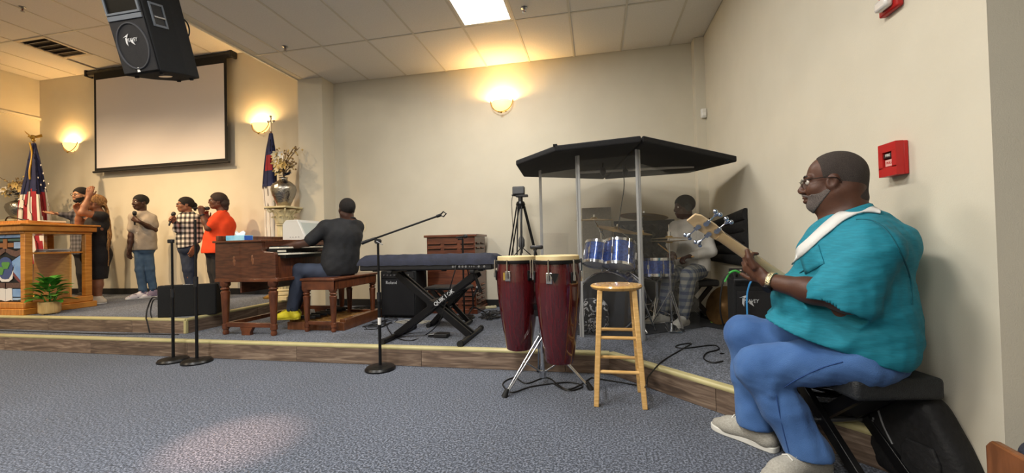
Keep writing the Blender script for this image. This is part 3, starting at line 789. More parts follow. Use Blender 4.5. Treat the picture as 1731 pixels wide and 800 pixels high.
# ------------------------------------------------------------------ vases, pedestals, flowers
M_HAMM = mat('hammered_silver', '#a8a298', .22, metal=1.0, bump=.7, bscale=38)
M_STONE = mat('cream_plaster', '#d8cba4', .7, color2='#c9ba90', scale=12, bump=.2, bscale=40)
def pedestal(c, ztop, label):
    t = thing('column_pedestal', label, 'pedestal', (c[0], c[1], Z2), 0, 'plaster column pedestals')
    h = ztop-Z2
    MB().box((0, 0, .03), (.27, .27, .06)).build('plinth', M_STONE, t, bevel=.008)
    MB().lathe([(.13, .06), (.14, .08), (.13, .105), (.105, .115), (.115, .135), (.10, .15)], n=28).build('base_moulding', M_STONE, t)
    mb = MB(); n = 48
    rings = [[Vector(((r*(1-.07*abs(math.sin(8*2*math.pi*k/n))))*math.cos(2*math.pi*k/n), (r*(1-.07*abs(math.sin(8*2*math.pi*k/n))))*math.sin(2*math.pi*k/n), z)) for k in range(n)] for z, r in ((.15, .097), (h*.5, .093), (h-.27, .086))]
    mb.ring(rings); mb.build('fluted_shaft', M_STONE, t)
    MB().lathe([(.09, h-.27), (.1, h-.26), (.09, h-.245), (.088, h-.2), (.11, h-.1), (.15, h-.05)], n=24).build('capital_bell', M_STONE, t)
    for tier, (z0, zz, r0, r1, nn) in enumerate(((h-.24, h-.13, .092, .135, 10), (h-.17, h-.05, .10, .165, 8))):
        for k in range(nn):
            a = 2*math.pi*(k+.5*tier)/nn; ca, sa = math.cos(a), math.sin(a)
            lf = MB(); P = lambda r, z, o: Vector((r*ca-o*sa, r*sa+o*ca, z))
            pts = [(r0, z0, .028), (r0+.01, (z0+zz)/2, .034), (r1-.01, zz-.005, .028), (r1+.012, zz-.012, .014), (r1+.006, zz-.03, .004)]
            lf.ring([[P(r-.006, z, -o), P(r+.006, z, -o), P(r+.014, z, 0), P(r+.006, z, o), P(r-.006, z, o)] for r, z, o in pts])
            lf.build('acanthus_leaf', M_STONE, t, smooth=50)
    for sx in (-1, 1):
        for sy in (-1, 1):
            v = MB(); v.tube([Vector((sx*(.125+.022*math.cos(a)*(1-a/16)), sy*(.125+.022*math.cos(a)*(1-a/16)), h-.055+.03*math.sin(a)*(1-a/16))) for a in [k*.5 for k in range(22)]], .009, 6)
            v.build('volute', M_STONE, t)
    MB().box((0, 0, h-.0125), (.34, .34, .025)).build('abacus', M_STONE, t, bevel=.006)
    return t
def vase(c, z, h, r, label):
    t = thing('silver_vase', label, 'vase', (c[0], c[1], z), 0, 'hammered silver vases')
    MB().lathe([(r*.45, 0), (r*.5, .01), (r*.62, h*.15), (r*.9, h*.4), (r, h*.58), (r*.92, h*.72), (r*.6, h*.84), (r*.32, h*.9), (r*.3, h*.96), (r*.36, h), (r*.28, h), (r*.25, h*.92)], n=36).build('body', M_HAMM, t, smooth=60)
    return t
def bouquet(c, z, rx, rz, label, seed, lean):
    t = thing('silk_flowers', label, 'flowers', (c[0], c[1], z), 0, 'silk flower arrangements')
    rnd = random.Random(seed)
    cols = [mat('petal_cream', '#d9cfae', .7), mat('petal_white', '#e4e0d6', .7), mat('petal_gold', '#c8ac6c', .7)]
    sm = mat('twig_brown', '#6e5a3e', .8); blue = mat('petal_blue', '#2b3d5c', .7); dried = mat('dried_brown', '#8d7350', .9)
    for k in range(16):
        a = rnd.uniform(0, 6.28); L = rnd.uniform(.5, 1); e = Vector((rx*L*math.cos(a)+lean[0]*L, rx*.55*L*math.sin(a), rz*rnd.uniform(.35, 1)))
        if e.x*lean[0] < 0: e.x *= .8
        MB().tube(catmull([Vector((0, 0, -.06)), Vector((e.x*.25, e.y*.25, e.z*.5)), e], 5), .004, 5).build('stem', sm, t)
        # sprig of berries and buds
        for j in range(7):
            q = e*(1-.09*j)+Vector((rnd.uniform(-.04, .04), rnd.uniform(-.04, .04), rnd.uniform(-.03, .04)))
            MB().ball(q, rnd.uniform(.009, .017), 7, 5).build('bud', dried if rnd.random() < .6 else cols[2], t)
    for k in range(13):
        a = rnd.uniform(0, 6.28); L = rnd.uniform(.1, .75); c0 = Vector((rx*L*math.cos(a)+lean[0]*L*.6, -abs(rx*.5*math.sin(a)), rz*rnd.uniform(.12, .7)))
        m = rnd.choice(cols); fb = MB(); nP = 6; d = Vector((rnd.uniform(-.5, .5), -1, rnd.uniform(-.2, .6))).normalized(); x, y, _ = _frame(d)
        for j in range(nP):
            b = 2*math.pi*j/nP; leaf(fb, c0, (x*math.cos(b)+y*math.sin(b)+d*.5), d, rnd.uniform(.06, .085), .04)
        fl_ = fb.build('blossom', m, t, smooth=60)
        MB().ball(c0+d*.012, .012, 7, 5).build('flower_centre', cols[2], fl_)
    for k in range(9):
        a = rnd.uniform(0, 6.28); q = Vector((.09*math.cos(a), -.03+.07*math.sin(a), rnd.uniform(.0, .09)))
        fb = MB()
        for j in range(5):
            b = rnd.uniform(0, 6.28); leaf(fb, q, (math.cos(b), math.sin(b)*.6-.3, .35), (0, 0, 1), .075, .045)
        fb.build('blue_blossom', blue, t, smooth=60)
    return t
pc = PY(480, 350, 4.98); pedestal((pc.x, pc.y), pc.z, 'cream fluted column pedestal with carved capital behind the organ')
hv = PY(480, 300, 4.98).z-pc.z
vase((pc.x, pc.y), pc.z, hv, .165, 'round hammered silver vase on the pedestal behind the organ')
bouquet((pc.x, pc.y), pc.z+hv, .24, .46, 'cream silk flowers and dried twigs in the vase behind the organ', 3, (.09, 0))
pl = PY(34, 372, 4.97); pedestal((pl.x, pl.y), pl.z, 'cream column pedestal hidden behind the pulpit')
vase((pl.x, pl.y), pl.z, .36, .17, 'round hammered silver vase behind the star-spangled flag')
bouquet((pl.x, pl.y), pl.z+.365, .34, .36, 'wide spray of cream silk flowers behind the star-spangled flag', 6, (0, 0))

# ------------------------------------------------------------------ console organ
def turned_leg(p, h, r, m, parent, name='leg'):
    prof = [(r*.55, 0), (r*.75, h*.04), (r*.62, h*.07), (r*.62, h*.10), (r*.8, h*.11), (r*.8, h*.2), (r*.62, h*.21), (r*.7, h*.26), (r*.95, h*.72), (r*1.05, h*.80), (r*.7, h*.83), (r*1.1, h*.86), (r*.75, h*.89), (r*1.15, h*.93), (r*1.15, h)]
    return MB().lathe(prof, c=p, n=16).build(name, m, parent, world=True, smooth=40)
def organ():
    x0, x1, y0, y1 = -3.85, -3.11, 3.50, 4.70; zb, zt = .712, 1.11
    t = thing('organ', 'brown walnut console organ with two keyboards and turned legs', 'organ', ((x0+x1)/2, (y0+y1)/2, Z1))
    W = lambda mb, n, m, **k: mb.build(n, m, k.pop('par', t), world=True, **k)
    prof = [(x0, zb), (x1, zb), (x1, zb+.03), (x1-.02, zb+.04), (x1-.02, .985), (x1-.04, 1.005), (x1-.15, 1.012), (x1-.175, 1.03), (x1-.18, zt), (x0, zt)]
    for y in (y0, y1-.04):
        W(MB().extrude([Vector((x, y, z)) for x, z in prof], (0, .04, 0)), 'end_panel', M_WALNUT, smooth=0, bevel=.004)
    for (mx, mz, s) in ((-3.62, .92, 1), (-3.40, .93, 1)):
        orn = MB()
        for q in range(3): orn.ball((mx+.004*q, y0-.001, mz+.03-.03*q), (.012+.006*(q % 2), .003, .02))
        W(orn, 'carved_ornament', oak('walnut_light', '#7a4c30', '#68402a'))
    W(MB().span((x0, y0+.04, zb), (x0+.02, y1-.04, zt)), 'back_panel', M_WALNUT)
    W(MB().span((x0, y0-.012, zb-.005), (x1+.01, y1+.012, zb+.03)), 'base_moulding', M_WALH, bevel=.006)
    W(MB().span((x0-.015, y0-.02, zt), (x1-.17, y1+.02, zt+.022)), 'top', M_WALH, bevel=.006)
    W(MB().span((x0, y0+.01, zt+.022), (x0+.03, y1-.1, zt+.075)), 'gallery_rail', M_WALH, bevel=.005)
    W(MB().span((x1-.20, y0+.04, 1.02), (x1-.175, y1-.04, zt)), 'fallboard', M_WALNUT)
    W(MB().span((x1-.03, y0+.04, zb+.03), (x1-.015, y1-.04, .96)), 'key_slip', M_WALH)
    M_KEYW = mat('ivory_keys', '#e6e0d0', .3); M_KEYB = mat('ebony_keys', '#121212', .3)
    for (xa, xb, z, nm) in ((x1-.165, x1-.045, 1.055, 'upper'), (x1-.075, x1+.06, .99, 'lower')):
        W(MB().span((xa-.01, y0+.06, z-.05), (xb-.01, y1-.06, z-.016)), 'key_bed', M_KEYB)
        n = 36; w = (y1-y0-.16)/n
        kb = MB()
        me0 = None
        for k in range(n):
            y = y0+.08+w*(k+.5)
            if me0 is None:
                o = MB().box((0, 0, 0), (xb-xa, w-.0015, .016)).build('white_key', M_KEYW, t, bevel=.001, seg=1); me0 = o
            else:
                o = me0.copy(); COL.objects.link(o)
            o.location = root_matrix(t).inverted() @ Vector(((xa+xb)/2, y, z-.008))
            if k % 7 in (0, 1, 3, 4, 5):
                W(MB().box((xa+.04, y+w/2, z+.005), (.08, w*.5, .014)), 'black_key', M_KEYB)
    tabs = MB()
    for k in range(7): tabs.box((x1-.06, y0+.075+k*.016, 1.012), (.03, .012, .02))
    W(tabs, 'stop_tabs', M_KEYW)
    W(MB().span((x0+.25, y0+.05, zb-.12), (x0+.27, y1-.05, zb)), 'knee_panel', M_WALNUT)
    for x in (x0+.09, x1-.075):
        for y in (y0+.03, y1-.05):
            turned_leg((x, y, Z1), zb-Z1, .042, M_WALH, t)
    for y in (y0+.03, y1-.05):
        W(MB().span((x0+.09, y-.018, Z1+.08), (x1-.075, y+.018, Z1+.125)), 'stretcher', M_WALH, bevel=.004)
        W(MB().extrude([Vector((x0+.28, y-.02, Z1+.08)), Vector((x0+.30, y-.02, Z1+.03)), Vector((x0+.30, y-.02, Z1)), Vector((x0+.40, y-.02, Z1)), Vector((x0+.40, y-.02, Z1+.03)), Vector((x0+.43, y-.02, Z1+.08))], (0, .04, 0)), 'bracket_foot', M_WALH)
    W(MB().span((x0+.07, y0+.03, Z1+.08), (x0+.11, y1-.05, Z1+.12)), 'back_stretcher', M_WALH)
organ()
def pedalboard():
    x0, x1, y0, y1 = -3.26, -2.58, 3.80, 4.60
    t = thing('organ_pedalboard', 'wooden organ pedalboard under the bench', 'pedalboard', ((x0+x1)/2, (y0+y1)/2, Z1))
    W = lambda mb, n, m: mb.build(n, m, t, world=True, bevel=.003)
    mw = oak('worn_wood', '#6e4328', '#54301c', (20, 4, 4)); pl = oak('pedal_maple', '#a87a42', '#916634', (20, 4, 4))
    W(MB().span((x0, y0, Z1), (x1, y0+.03, Z1+.085)), 'side_rail', mw); W(MB().span((x0, y1-.03, Z1), (x1, y1, Z1+.085)), 'side_rail', mw)
    W(MB().span((x0, y0+.03, Z1), (x0+.06, y1-.03, Z1+.1)), 'toe_rail', pl); W(MB().span((x1-.07, y0+.03, Z1), (x1, y1-.03, Z1+.11)), 'heel_rail', mw)
    for k in range(18):
        y = y0+.07+(y1-y0-.14)*k/17
        if k % 7 in (1, 3, 6): W(MB().span((x0+.06, y-.010, Z1+.10), (x0+.26, y+.010, Z1+.13)), 'sharp_pedal', M_BLK)
        else: W(MB().span((x0+.06, y-.011, Z1+.06), (x1-.07, y+.011, Z1+.085)), 'pedal', pl)
pedalboard()
def organ_bench():
    x0, x1, y0, y1, zt = -3.0, -2.62, 3.70, 4.52, .722
    t = thing('organ_bench', 'brown walnut organ bench with turned legs', 'bench', ((x0+x1)/2, (y0+y1)/2, Z1))
    W = lambda mb, n, m, **k: mb.build(n, m, t, world=True, **k)
    W(MB().span((x0-.012, y0-.012, zt-.028), (x1+.012, y1+.012, zt)), 'seat', M_WALH, bevel=.008)
    for a, b in (((x0, y0), (x1, y0+.02)), ((x0, y1-.02), (x1, y1)), ((x0, y0), (x0+.02, y1)), ((x1-.02, y0), (x1, y1))):
        W(MB().span((*a, zt-.12), (*b, zt-.028)), 'apron', M_WALH, bevel=.004)
    for x in (x0+.035, x1-.035):
        for y in (y0+.035, y1-.035): turned_leg((x, y, Z1), zt-.1-Z1, .036, M_WALH, t)
    for y in (y0+.035, y1-.035): W(MB().span((x0+.035, y-.014, Z1+.075), (x1-.035, y+.014, Z1+.11)), 'stretcher', M_WALH, bevel=.003)
organ_bench()
# things on the organ
def tissue_box():
    c = PY(405, 409, 3.62); c.z = 1.132
    t = thing('tissue_box', 'light blue tissue box on the organ top', 'tissue box', c)
    MB().box((0, 0, .027), (.22, .12, .054)).build('carton', mat('tissue_blue', '#5fb4d6', .5, color2='#a5d8ea', scale=9), t, bevel=.003)
    q = MB(); rings = []
    for i, (z, r) in enumerate(((.05, .045), (.075, .05), (.09, .04))):
        rings.append([Vector((r*(1.2+.3*math.sin(3*a+i))*math.cos(a), .35*r*(1+.4*math.cos(2*a))*math.sin(a), z+.012*math.sin(2*a+i))) for a in [2*math.pi*k/20 for k in range(20)]])
    q.ring(rings); q.build('tissue', mat('tissue_white', '#e9edf2', .8), t)
    MB().box((.112, 0, .027), (.003, .1, .045)).build('end_label', mat('label_blue', '#2d5fc0', .5), t)
tissue_box()
c = PY(483, 408, 4.1); MB().box((c.x, 4.1, 1.136), (.10, .21, .004), rz=.3).build('sheet_music', mat('sheet_paper', '#ddd8c8', .8), label='loose white sheet music lying on the organ top', cat='sheet music')
def white_box():
    c = Vector((-3.58, 4.49, 1.133))
    t = thing('white_cabinet', 'white slanted cabinet with grey front standing on the far end of the organ', 'cabinet', c)
    pr = [(-.15, 0), (.15, 0), (.17, .02), (.06, .25), (-.10, .25), (-.15, .2)]
    MB().extrude([Vector((x, -.2, z)) for x, z in pr], (0, .4, 0)).build('shell', mat('white_enamel', '#dcdcd8', .35), t, bevel=.008)
    f = MB(); f.extrude([Vector((.155, -.17, .05)), Vector((.155, .17, .05)), Vector((.076, .17, .215)), Vector((.076, -.17, .215))], (.004, 0, .002)); f.build('grey_front', mat('pale_glass', '#b9c1be', .2), t)
    for k in range(4): MB().cyl((-.04+.04*k, -.201, .04), (-.04+.04*k, -.207, .04), .005, n=8).build('screw', M_STEEL, t)
white_box()

# ------------------------------------------------------------------ stage keyboard on X stand
def keyboard():
    x0, x1, yc = -2.20, -.86, 3.62; zb, zm, zt = .808, .86, .955
    t = thing('stage_keyboard', 'long stage keyboard under a navy dust cover', 'keyboard', ((x0+x1)/2, yc, zb))
    W = lambda mb, n, m, **k: mb.build(n, m, t, world=True, **k)
    W(MB().span((x0+.02, yc-.16, zb), (x1-.03, yc+.16, zm+.03)), 'case', M_BLK, bevel=.012)
    prof = [(yc-.172, zm-.005), (yc-.165, zm+.03), (yc-.12, zt-.005), (yc-.10, zt), (yc+.15, zt-.01), (yc+.172, zm), (yc+.166, zm-.01), (yc+.15, zt-.02), (yc-.10, zt-.01), (yc-.16, zm-.005)]
    mb = MB(); n = 24; rings = []
    for i in range(n+1):
        x = x0+(x1-x0)*i/n; e = 1.0 if 0 < i < n else .6
        rings.append([Vector((x, yc+(y-yc)*(1+.006*math.sin(i*1.7+j)), z*e+zm*(1-e)+.003*math.sin(i*2.3+j*.7))) for j, (y, z) in enumerate(prof)])
    mb.ring(rings); W(mb, 'dust_cover', mat('navy_cloth', '#1b1e2c', .8, color2='#222638', scale=14, bump=.3, bscale=30), smooth=60)
    for k, dx in enumerate((.26, .285, .32, .35, .38, .415, .435, .455, .5, .55)):
        s = 1 if k not in (5, 6, 7) else .6
        W(MB().cyl((x1-.03-.62+dx, yc-.161, zb+.03), (x1-.03-.62+dx, yc-.166, zb+.03), .010*s, n=10), 'jack', M_STEEL)
    for x in (x0+.15, x0+.5, x1-.5, x1-.15): W(MB().box((x, yc-.1, zb-.006), (.04, .03, .012)), 'rubber_foot', M_RUB)
keyboard()
def x_stand():
    t = thing('keyboard_stand', 'black double-braced X stand under the navy-covered keyboard', 'stand', (-1.51, 3.62, Z1))
    W = lambda mb, n, m, **k: mb.build(n, m, t, world=True, **k)
    xl, xr = -1.87, -1.147; z0, z1_ = Z1+.03, .765
    xtl, xtr = PY(672, 458, 3.6).x, PY(806, 456, 3.6).x
    for x in (xl, xr):
        W(MB().cyl((x, 3.31, Z1+.024), (x, 3.95, Z1+.024), .022), 'foot_bar', M_BLKM)
        for y in (3.31, 3.95): W(MB().cyl((x, y-.02, Z1+.026), (x, y+.02, Z1+.026), .026), 'end_cap', M_RUB)
    for (xa, xb, ys) in ((xl, xtr, (3.555, 3.70)), (xr, xtl, (3.59, 3.665))):
        for y in ys: W(MB().beam((xa, y, z0), (xb, y, z1_), .032, .062, up=(0, 1, 0)) if False else MB().beam((xa, y, z0), (xb, y, z1_), .03, .06), 'strut', M_BLKM, bevel=.004)
    cx = (xl+xr)/2
    W(MB().cyl((cx, 3.53, .49), (cx, 3.72, .49), .035), 'pivot', M_BLKM)
    for x in (xtl, xtr):
        W(MB().beam((x, 3.45, .79), (x, 3.80, .79), .035, .03), 'support_arm', M_BLKM, bevel=.004)
        for y in (3.45, 3.80): W(MB().box((x, y, .795), (.045, .035, .028)), 'rubber_pad', M_RUB, bevel=.006)
    W(MB().cyl((xtr, 3.52, .77), (xtr+.06, 3.52, .60), .015), 'clamp_lever', M_BLKM)
    d = Vector((xtr-xl, 0, z1_-z0)).normalized(); ctr = Vector((xl, 0, z0))+d*((Vector((xtr-xl, 0, z1_-z0)).length)*.62); ctr.y = 3.537
    up = Vector((-d.z, 0, d.x))
    text_mesh('QUIK LOK', .05, 'lettering', M_SILVER, t, root_matrix(t).inverted() @ axes(ctr, d, up), .0012, bold=True)
x_stand()
def sustain_pedal():
    c = PZ(744, 570, Z1)
    t = thing('sustain_pedal', 'black sustain pedal on the carpet under the keyboard stand', 'pedal', c)
    MB().box((.02, 0, .02), (.13, .10, .036)).build('housing', M_BLK, t, bevel=.006)
    MB().box((-.075, 0, .028), (.07, .05, .01), rot=Matrix.Rotation(-.15, 3, 'Y')).build('pedal_plate', M_STEEL, t, bevel=.003)
    MB().box((-.045, 0, .008), (.13, .06, .014)).build('foot_plate', M_BLK, t)
sustain_pedal()
def cable(pts, label, r=.005, m=None, n=8, group='cables on the floor'):
    mb = MB(); mb.tube(catmull(pts, n), r, 6)
    return mb.build('cable', m or M_CABLE, label=label, cat='cable', group=group)
def floorpts(px, z, dz=.006): return [PZ(x, y, z)+Vector((0, 0, dz)) for x, y in px]
def cable_to_kb():
    a = PY(772, 448, 3.45); pts = [a, a+Vector((-.03, -.03, -.12)), PY(757, 500, 3.45), PY(742, 545, 3.46)]
    pts += floorpts([(720, 567), (695, 577), (668, 571), (655, 555), (650, 535), (660, 527)], Z1)
    cable(pts, 'black cable looping from the covered keyboard down to the carpet')
cable_to_kb()

# ------------------------------------------------------------------ cabinets and clutter behind
def leslie():
    x0, x1, y0, y1, zt = -2.13, -1.45, 4.86, 5.36, 1.16
    t = thing('speaker_cabinet', 'tall brown wooden rotary speaker cabinet with louvred slots', 'speaker cabinet', ((x0+x1)/2, (y0+y1)/2, Z1))
    W = lambda mb, n, m, **k: mb.build(n, m, t, world=True, **k)
    mw = oak('cabinet_mahogany', '#6e3a22', '#522818', (3, 3, 22))
    W(MB().span((x0+.02, y0+.02, Z1+.05), (x1-.02, y1, zt-.03)), 'carcass', mw)
    W(MB().span((x0, y0, Z1), (x1, y1, Z1+.06)), 'plinth', mw, bevel=.005)
    W(MB().span((x0-.01, y0-.01, zt-.03), (x1+.01, y1, zt)), 'top', mw, bevel=.006)
    dk = mat('louvre_gap', '#160d08', .9)
    def slots(z0, nrow, dz):
        for r in range(nrow):
            z = z0+r*dz
            for k in range(3):
                cx = x0+.12+k*.22
                W(MB().box((cx, y0+.014, z), (.17, .016, .016)), 'louvre', mw, bevel=.003)
                W(MB().box((cx, y0+.0185, z-.015), (.17, .004, .012)), 'louvre_gap', dk)
            for k in range(2):
                W(MB().box((x1-.014, y0+.14+k*.2, z), (.016, .15, .016)), 'louvre', mw, bevel=.003)
                W(MB().box((x1-.0185, y0+.14+k*.2, z-.015), (.004, .15, .012)), 'louvre_gap', dk)
    slots(Z1+.12, 5, .055); slots(zt-.17, 2, .06)
leslie()
def amp_roland():
    x0, x1, y0, y1, zt = -2.56, -2.10, 4.50, 4.84, .735
    t = thing('keyboard_amplifier', 'black keyboard amplifier behind the organ bench', 'amplifier', ((x0+x1)/2, (y0+y1)/2, Z1))
    W = lambda mb, n, m, **k: mb.build(n, m, t, world=True, **k)
    W(MB().span((x0, y0+.01, Z1+.02), (x1, y1, zt)), 'cabinet', M_CARPETBLK, bevel=.015)
    W(MB().span((x0+.02, y0, Z1+.04), (x1-.02, y0+.012, zt-.10)), 'grille', M_GRILLE, bevel=.004)
    W(MB().span((x0+.02, y0-.002, zt-.085), (x1-.02, y0+.012, zt-.02)), 'control_panel', M_BLK)
    for k in range(8): W(MB().cyl((x0+.06+k*.045, y0-.002, zt-.05), (x0+.06+k*.045, y0-.016, zt-.05), .010, n=10), 'knob', M_STEEL)
    text_mesh('Roland', .052, 'lettering', M_SILVER, t, root_matrix(t).inverted() @ axes((x0+.15, y0-.003, zt-.14), (1, 0, 0), (0, 0, 1)), .001)
    for x in (x0+.04, x1-.04):
        for y in (y0+.05, y1-.05): W(MB().cyl((x, y, Z1), (x, y, Z1+.022), .018), 'foot', M_RUB)
    return zt
zt_ = amp_roland()
def small_mixer():
    t = thing('black_mixer', 'flat black mixer lying on the keyboard amplifier', 'mixer', (-2.14, 4.62, zt_))
    mb = MB(); mb.extrude([Vector((-.24, -.1, 0)), Vector((-.24, .12, 0)), Vector((-.24, .12, .07)), Vector((-.24, -.1, .03))], (.46, 0, 0)); mb.build('case', M_BLK, t, bevel=.006)
    for k in range(10): MB().cyl((-.2+.042*k, .02, .048), (-.2+.042*k, .015, .066), .008, n=8).build('knob', M_STEEL, t)
small_mixer()
def x_bench(loc, rz, w, d, h, label, nm='folding_bench', thick=.06):
    t = thing(nm, label, 'bench', loc, rz, 'black folding X benches')
    MB().box((0, 0, h-thick/2), (w, d, thick)).build('seat', mat('black_vinyl', '#18191b', .5, color2='#222325', scale=60, bump=.3, bscale=180), t, bevel=.02, seg=3)
    for s in (-1, 1):
        for q in (-1, 1):
            MB().beam((s*w*.38, q*d*.30, .025), (-s*w*.36, q*d*.30, h-thick), .025, .045).build('leg', M_BLKM, t, bevel=.003)
        MB().cyl((s*w*.40, -d*.48, .02), (s*w*.40, d*.48, .02), .02).build('foot_bar', M_BLKM, t)
        for q in (-1, 1): MB().cyl((s*w*.40, q*d*.48-.012, .022), (s*w*.40, q*d*.48+.012, .022), .0225).build('end_cap', M_RUB, t)
    MB().cyl((0, -d*.34, (h-thick)/2), (0, d*.34, (h-thick)/2), .014).build('pivot', M_STEEL, t)
    return t
x_bench((-1.56, 4.18, Z1), 0.0, .47, .30, .425, 'thin black folding bench behind the keyboard stand', thick=.035)
def mic_head(t, p, d, L=.17, r=.012, rh=.025, grey=False):
    d = Vector(d).normalized(); p = Vector(p)
    MB().cyl(p, p+d*L*.72, r*.8, r*1.25).build('handle', M_BLK, t, world=True)
    mb = MB(); x, y, _ = _frame(d); R = Matrix((x, y, d)).transposed()
    mb.ball(p+d*L*.85, (rh, rh, rh*1.15), R=R); mb.build('grille_head', mat('mic_grille', '#3a3b3e', .4, metal=.6, bump=.6, bscale=300) if not grey else M_STEEL, t, world=True)
    MB().cyl(p+d*L*.70, p+d*L*.76, r*1.4, rh*.98).build('collar', M_BLK, t, world=True)
def base_round(t, c, r=.125):
    MB().lathe([(r, 0), (r, .012), (r*.9, .028), (r*.45, .037), (.02, .042)], c=c, n=32).build('base', M_BLKM, t, world=True)
    for q in (.5, .72): 
        rg = MB(); rg.tube([Vector((c[0]+r*q*math.cos(a), c[1]+r*q*math.sin(a), c[2]+.037-.012*(q-.45)/.4)) for a in [2*math.pi*k/28 for k in range(28)]], .002, 5, closed=True); rg.build('base_ring', M_BLKM, t, world=True)
def straight_stand(px, py, ptop, label, clip):
    c = PZ(px, py, 0); top = PY(ptop[0], ptop[1], c.y).z
    t = thing('microphone_stand', label, 'microphone stand', c, 0, 'round-base microphone stands')
    base_round(t, c)
    MB().cyl(c+Vector((0, 0, .03)), c+Vector((0, 0, top*.55)), .013).build('lower_tube', M_BLKM, t, world=True)
    MB().cyl(c+Vector((0, 0, top*.53)), c+Vector((0, 0, top*.60)), .018).build('clutch', M_BLK, t, world=True)
    MB().cyl(c+Vector((0, 0, top*.58)), c+Vector((0, 0, top)), .010).build('upper_tube', M_BLKM, t, world=True)
    if clip:
        q = c+Vector((0, 0, top)); MB().box(q+Vector((-.012, 0, .0)), (.055, .03, .035)).build('clip', M_BLK, t, world=True, bevel=.006)
    return t, c, top
straight_stand(293, 611, (290, 408), 'black microphone stand with empty clip before the stage speaker', True)
straight_stand(333, 613, (329, 372), 'taller clipless black microphone stand next to the one with a clip', False)
def boom_stand():
    t, c, top = straight_stand(643, 625, (640, 408), 'black boom microphone stand with raised arm before the covered keyboard', False)
    h = c+Vector((0, 0, top)); k = Plane((c.x, c.y))
    a = Plane((c.x, c.y), (0, -1)); p0, p1 = a(612, 411), a(744, 364)
    MB().cyl(p0, p0+(p1-p0)*.18, .016, .011).build('counterweight', M_BLK, t, world=True)
    MB().cyl(p0, p1, .008).build('boom_arm', M_BLKM, t, world=True)
    MB().cyl(h+Vector((0, -.022, 0)), h+Vector((0, .022, 0)), .022).build('pivot', M_BLK, t, world=True)
    MB().cyl(h+Vector((0, -.02, 0)), h+Vector((.06, -.03, -.03)), .004).build('wing_screw', M_STEEL, t, world=True)
    for z in (.42,): MB().cyl(c+Vector((0, 0, z*.9)), c+Vector((0, 0, z*.9+.06)), .0135).build('white_label', M_WHITE, t, world=True)
    cl = MB(); d = (p1-p0).normalized()
    cl.tube([p1+d*.0, p1+d*.03+Vector((0, 0, .02)), p1+d*.055+Vector((0, 0, -.005)), p1+d*.03+Vector((0, 0, -.022)), p1], .006, 6)
    cl.cyl(p1-d*.03, p1+d*.01, .013); cl.build('clip', M_BLKM, t, world=True)
boom_stand()
def leslie_mic():
    c = PZ(785, 538, Z1); top = PY(782, 404, c.y).z
    t = thing('microphone_stand', 'short black microphone stand in front of the wooden speaker cabinet', 'microphone stand', c, 0, 'round-base microphone stands')
    base_round(t, c); MB().cyl(c+Vector((0, 0, .03)), Vector((c.x, c.y, top)), .011).build('pole', M_BLKM, t, world=True)
    MB().cyl((c.x, c.y, top), (c.x-.06, c.y+.02, top+.0), .012).build('clip', M_BLK, t, world=True)
    t2 = thing('microphone', 'black microphone clipped on the short stand at the wooden cabinet', 'microphone', (c.x, c.y, top+.02))
    mic_head(t2, (c.x-.09, c.y+.03, top+.016), (1, -.2, .1), .15)
leslie_mic()
def low_boom():
    c = PZ(800, 532, Z1)
    t = thing('microphone_stand', 'low black tripod microphone boom beside the folding bench', 'microphone stand', c)
    for k in range(3):
        a = 2*math.pi*k/3+.4; MB().cyl(c+Vector((0, 0, .10)), c+Vector((.16*math.cos(a), .16*math.sin(a), .012)), .009).build('leg', M_BLKM, t, world=True)
    MB().cyl(c+Vector((0, 0, .08)), c+Vector((0, 0, .26)), .010).build('pole', M_BLKM, t, world=True)
    MB().cyl(c+Vector((-.06, .0, .56)), c+Vector((0, 0, .25)), .009).build('boom_arm', M_BLKM, t, world=True)
    t2 = thing('microphone', 'grey microphone on the low tripod boom', 'microphone', c+Vector((0, 0, .2)))
    mic_head(t2, c+Vector((0, 0, .20)), (.4, .1, .9), .17, grey=True)
low_boom()
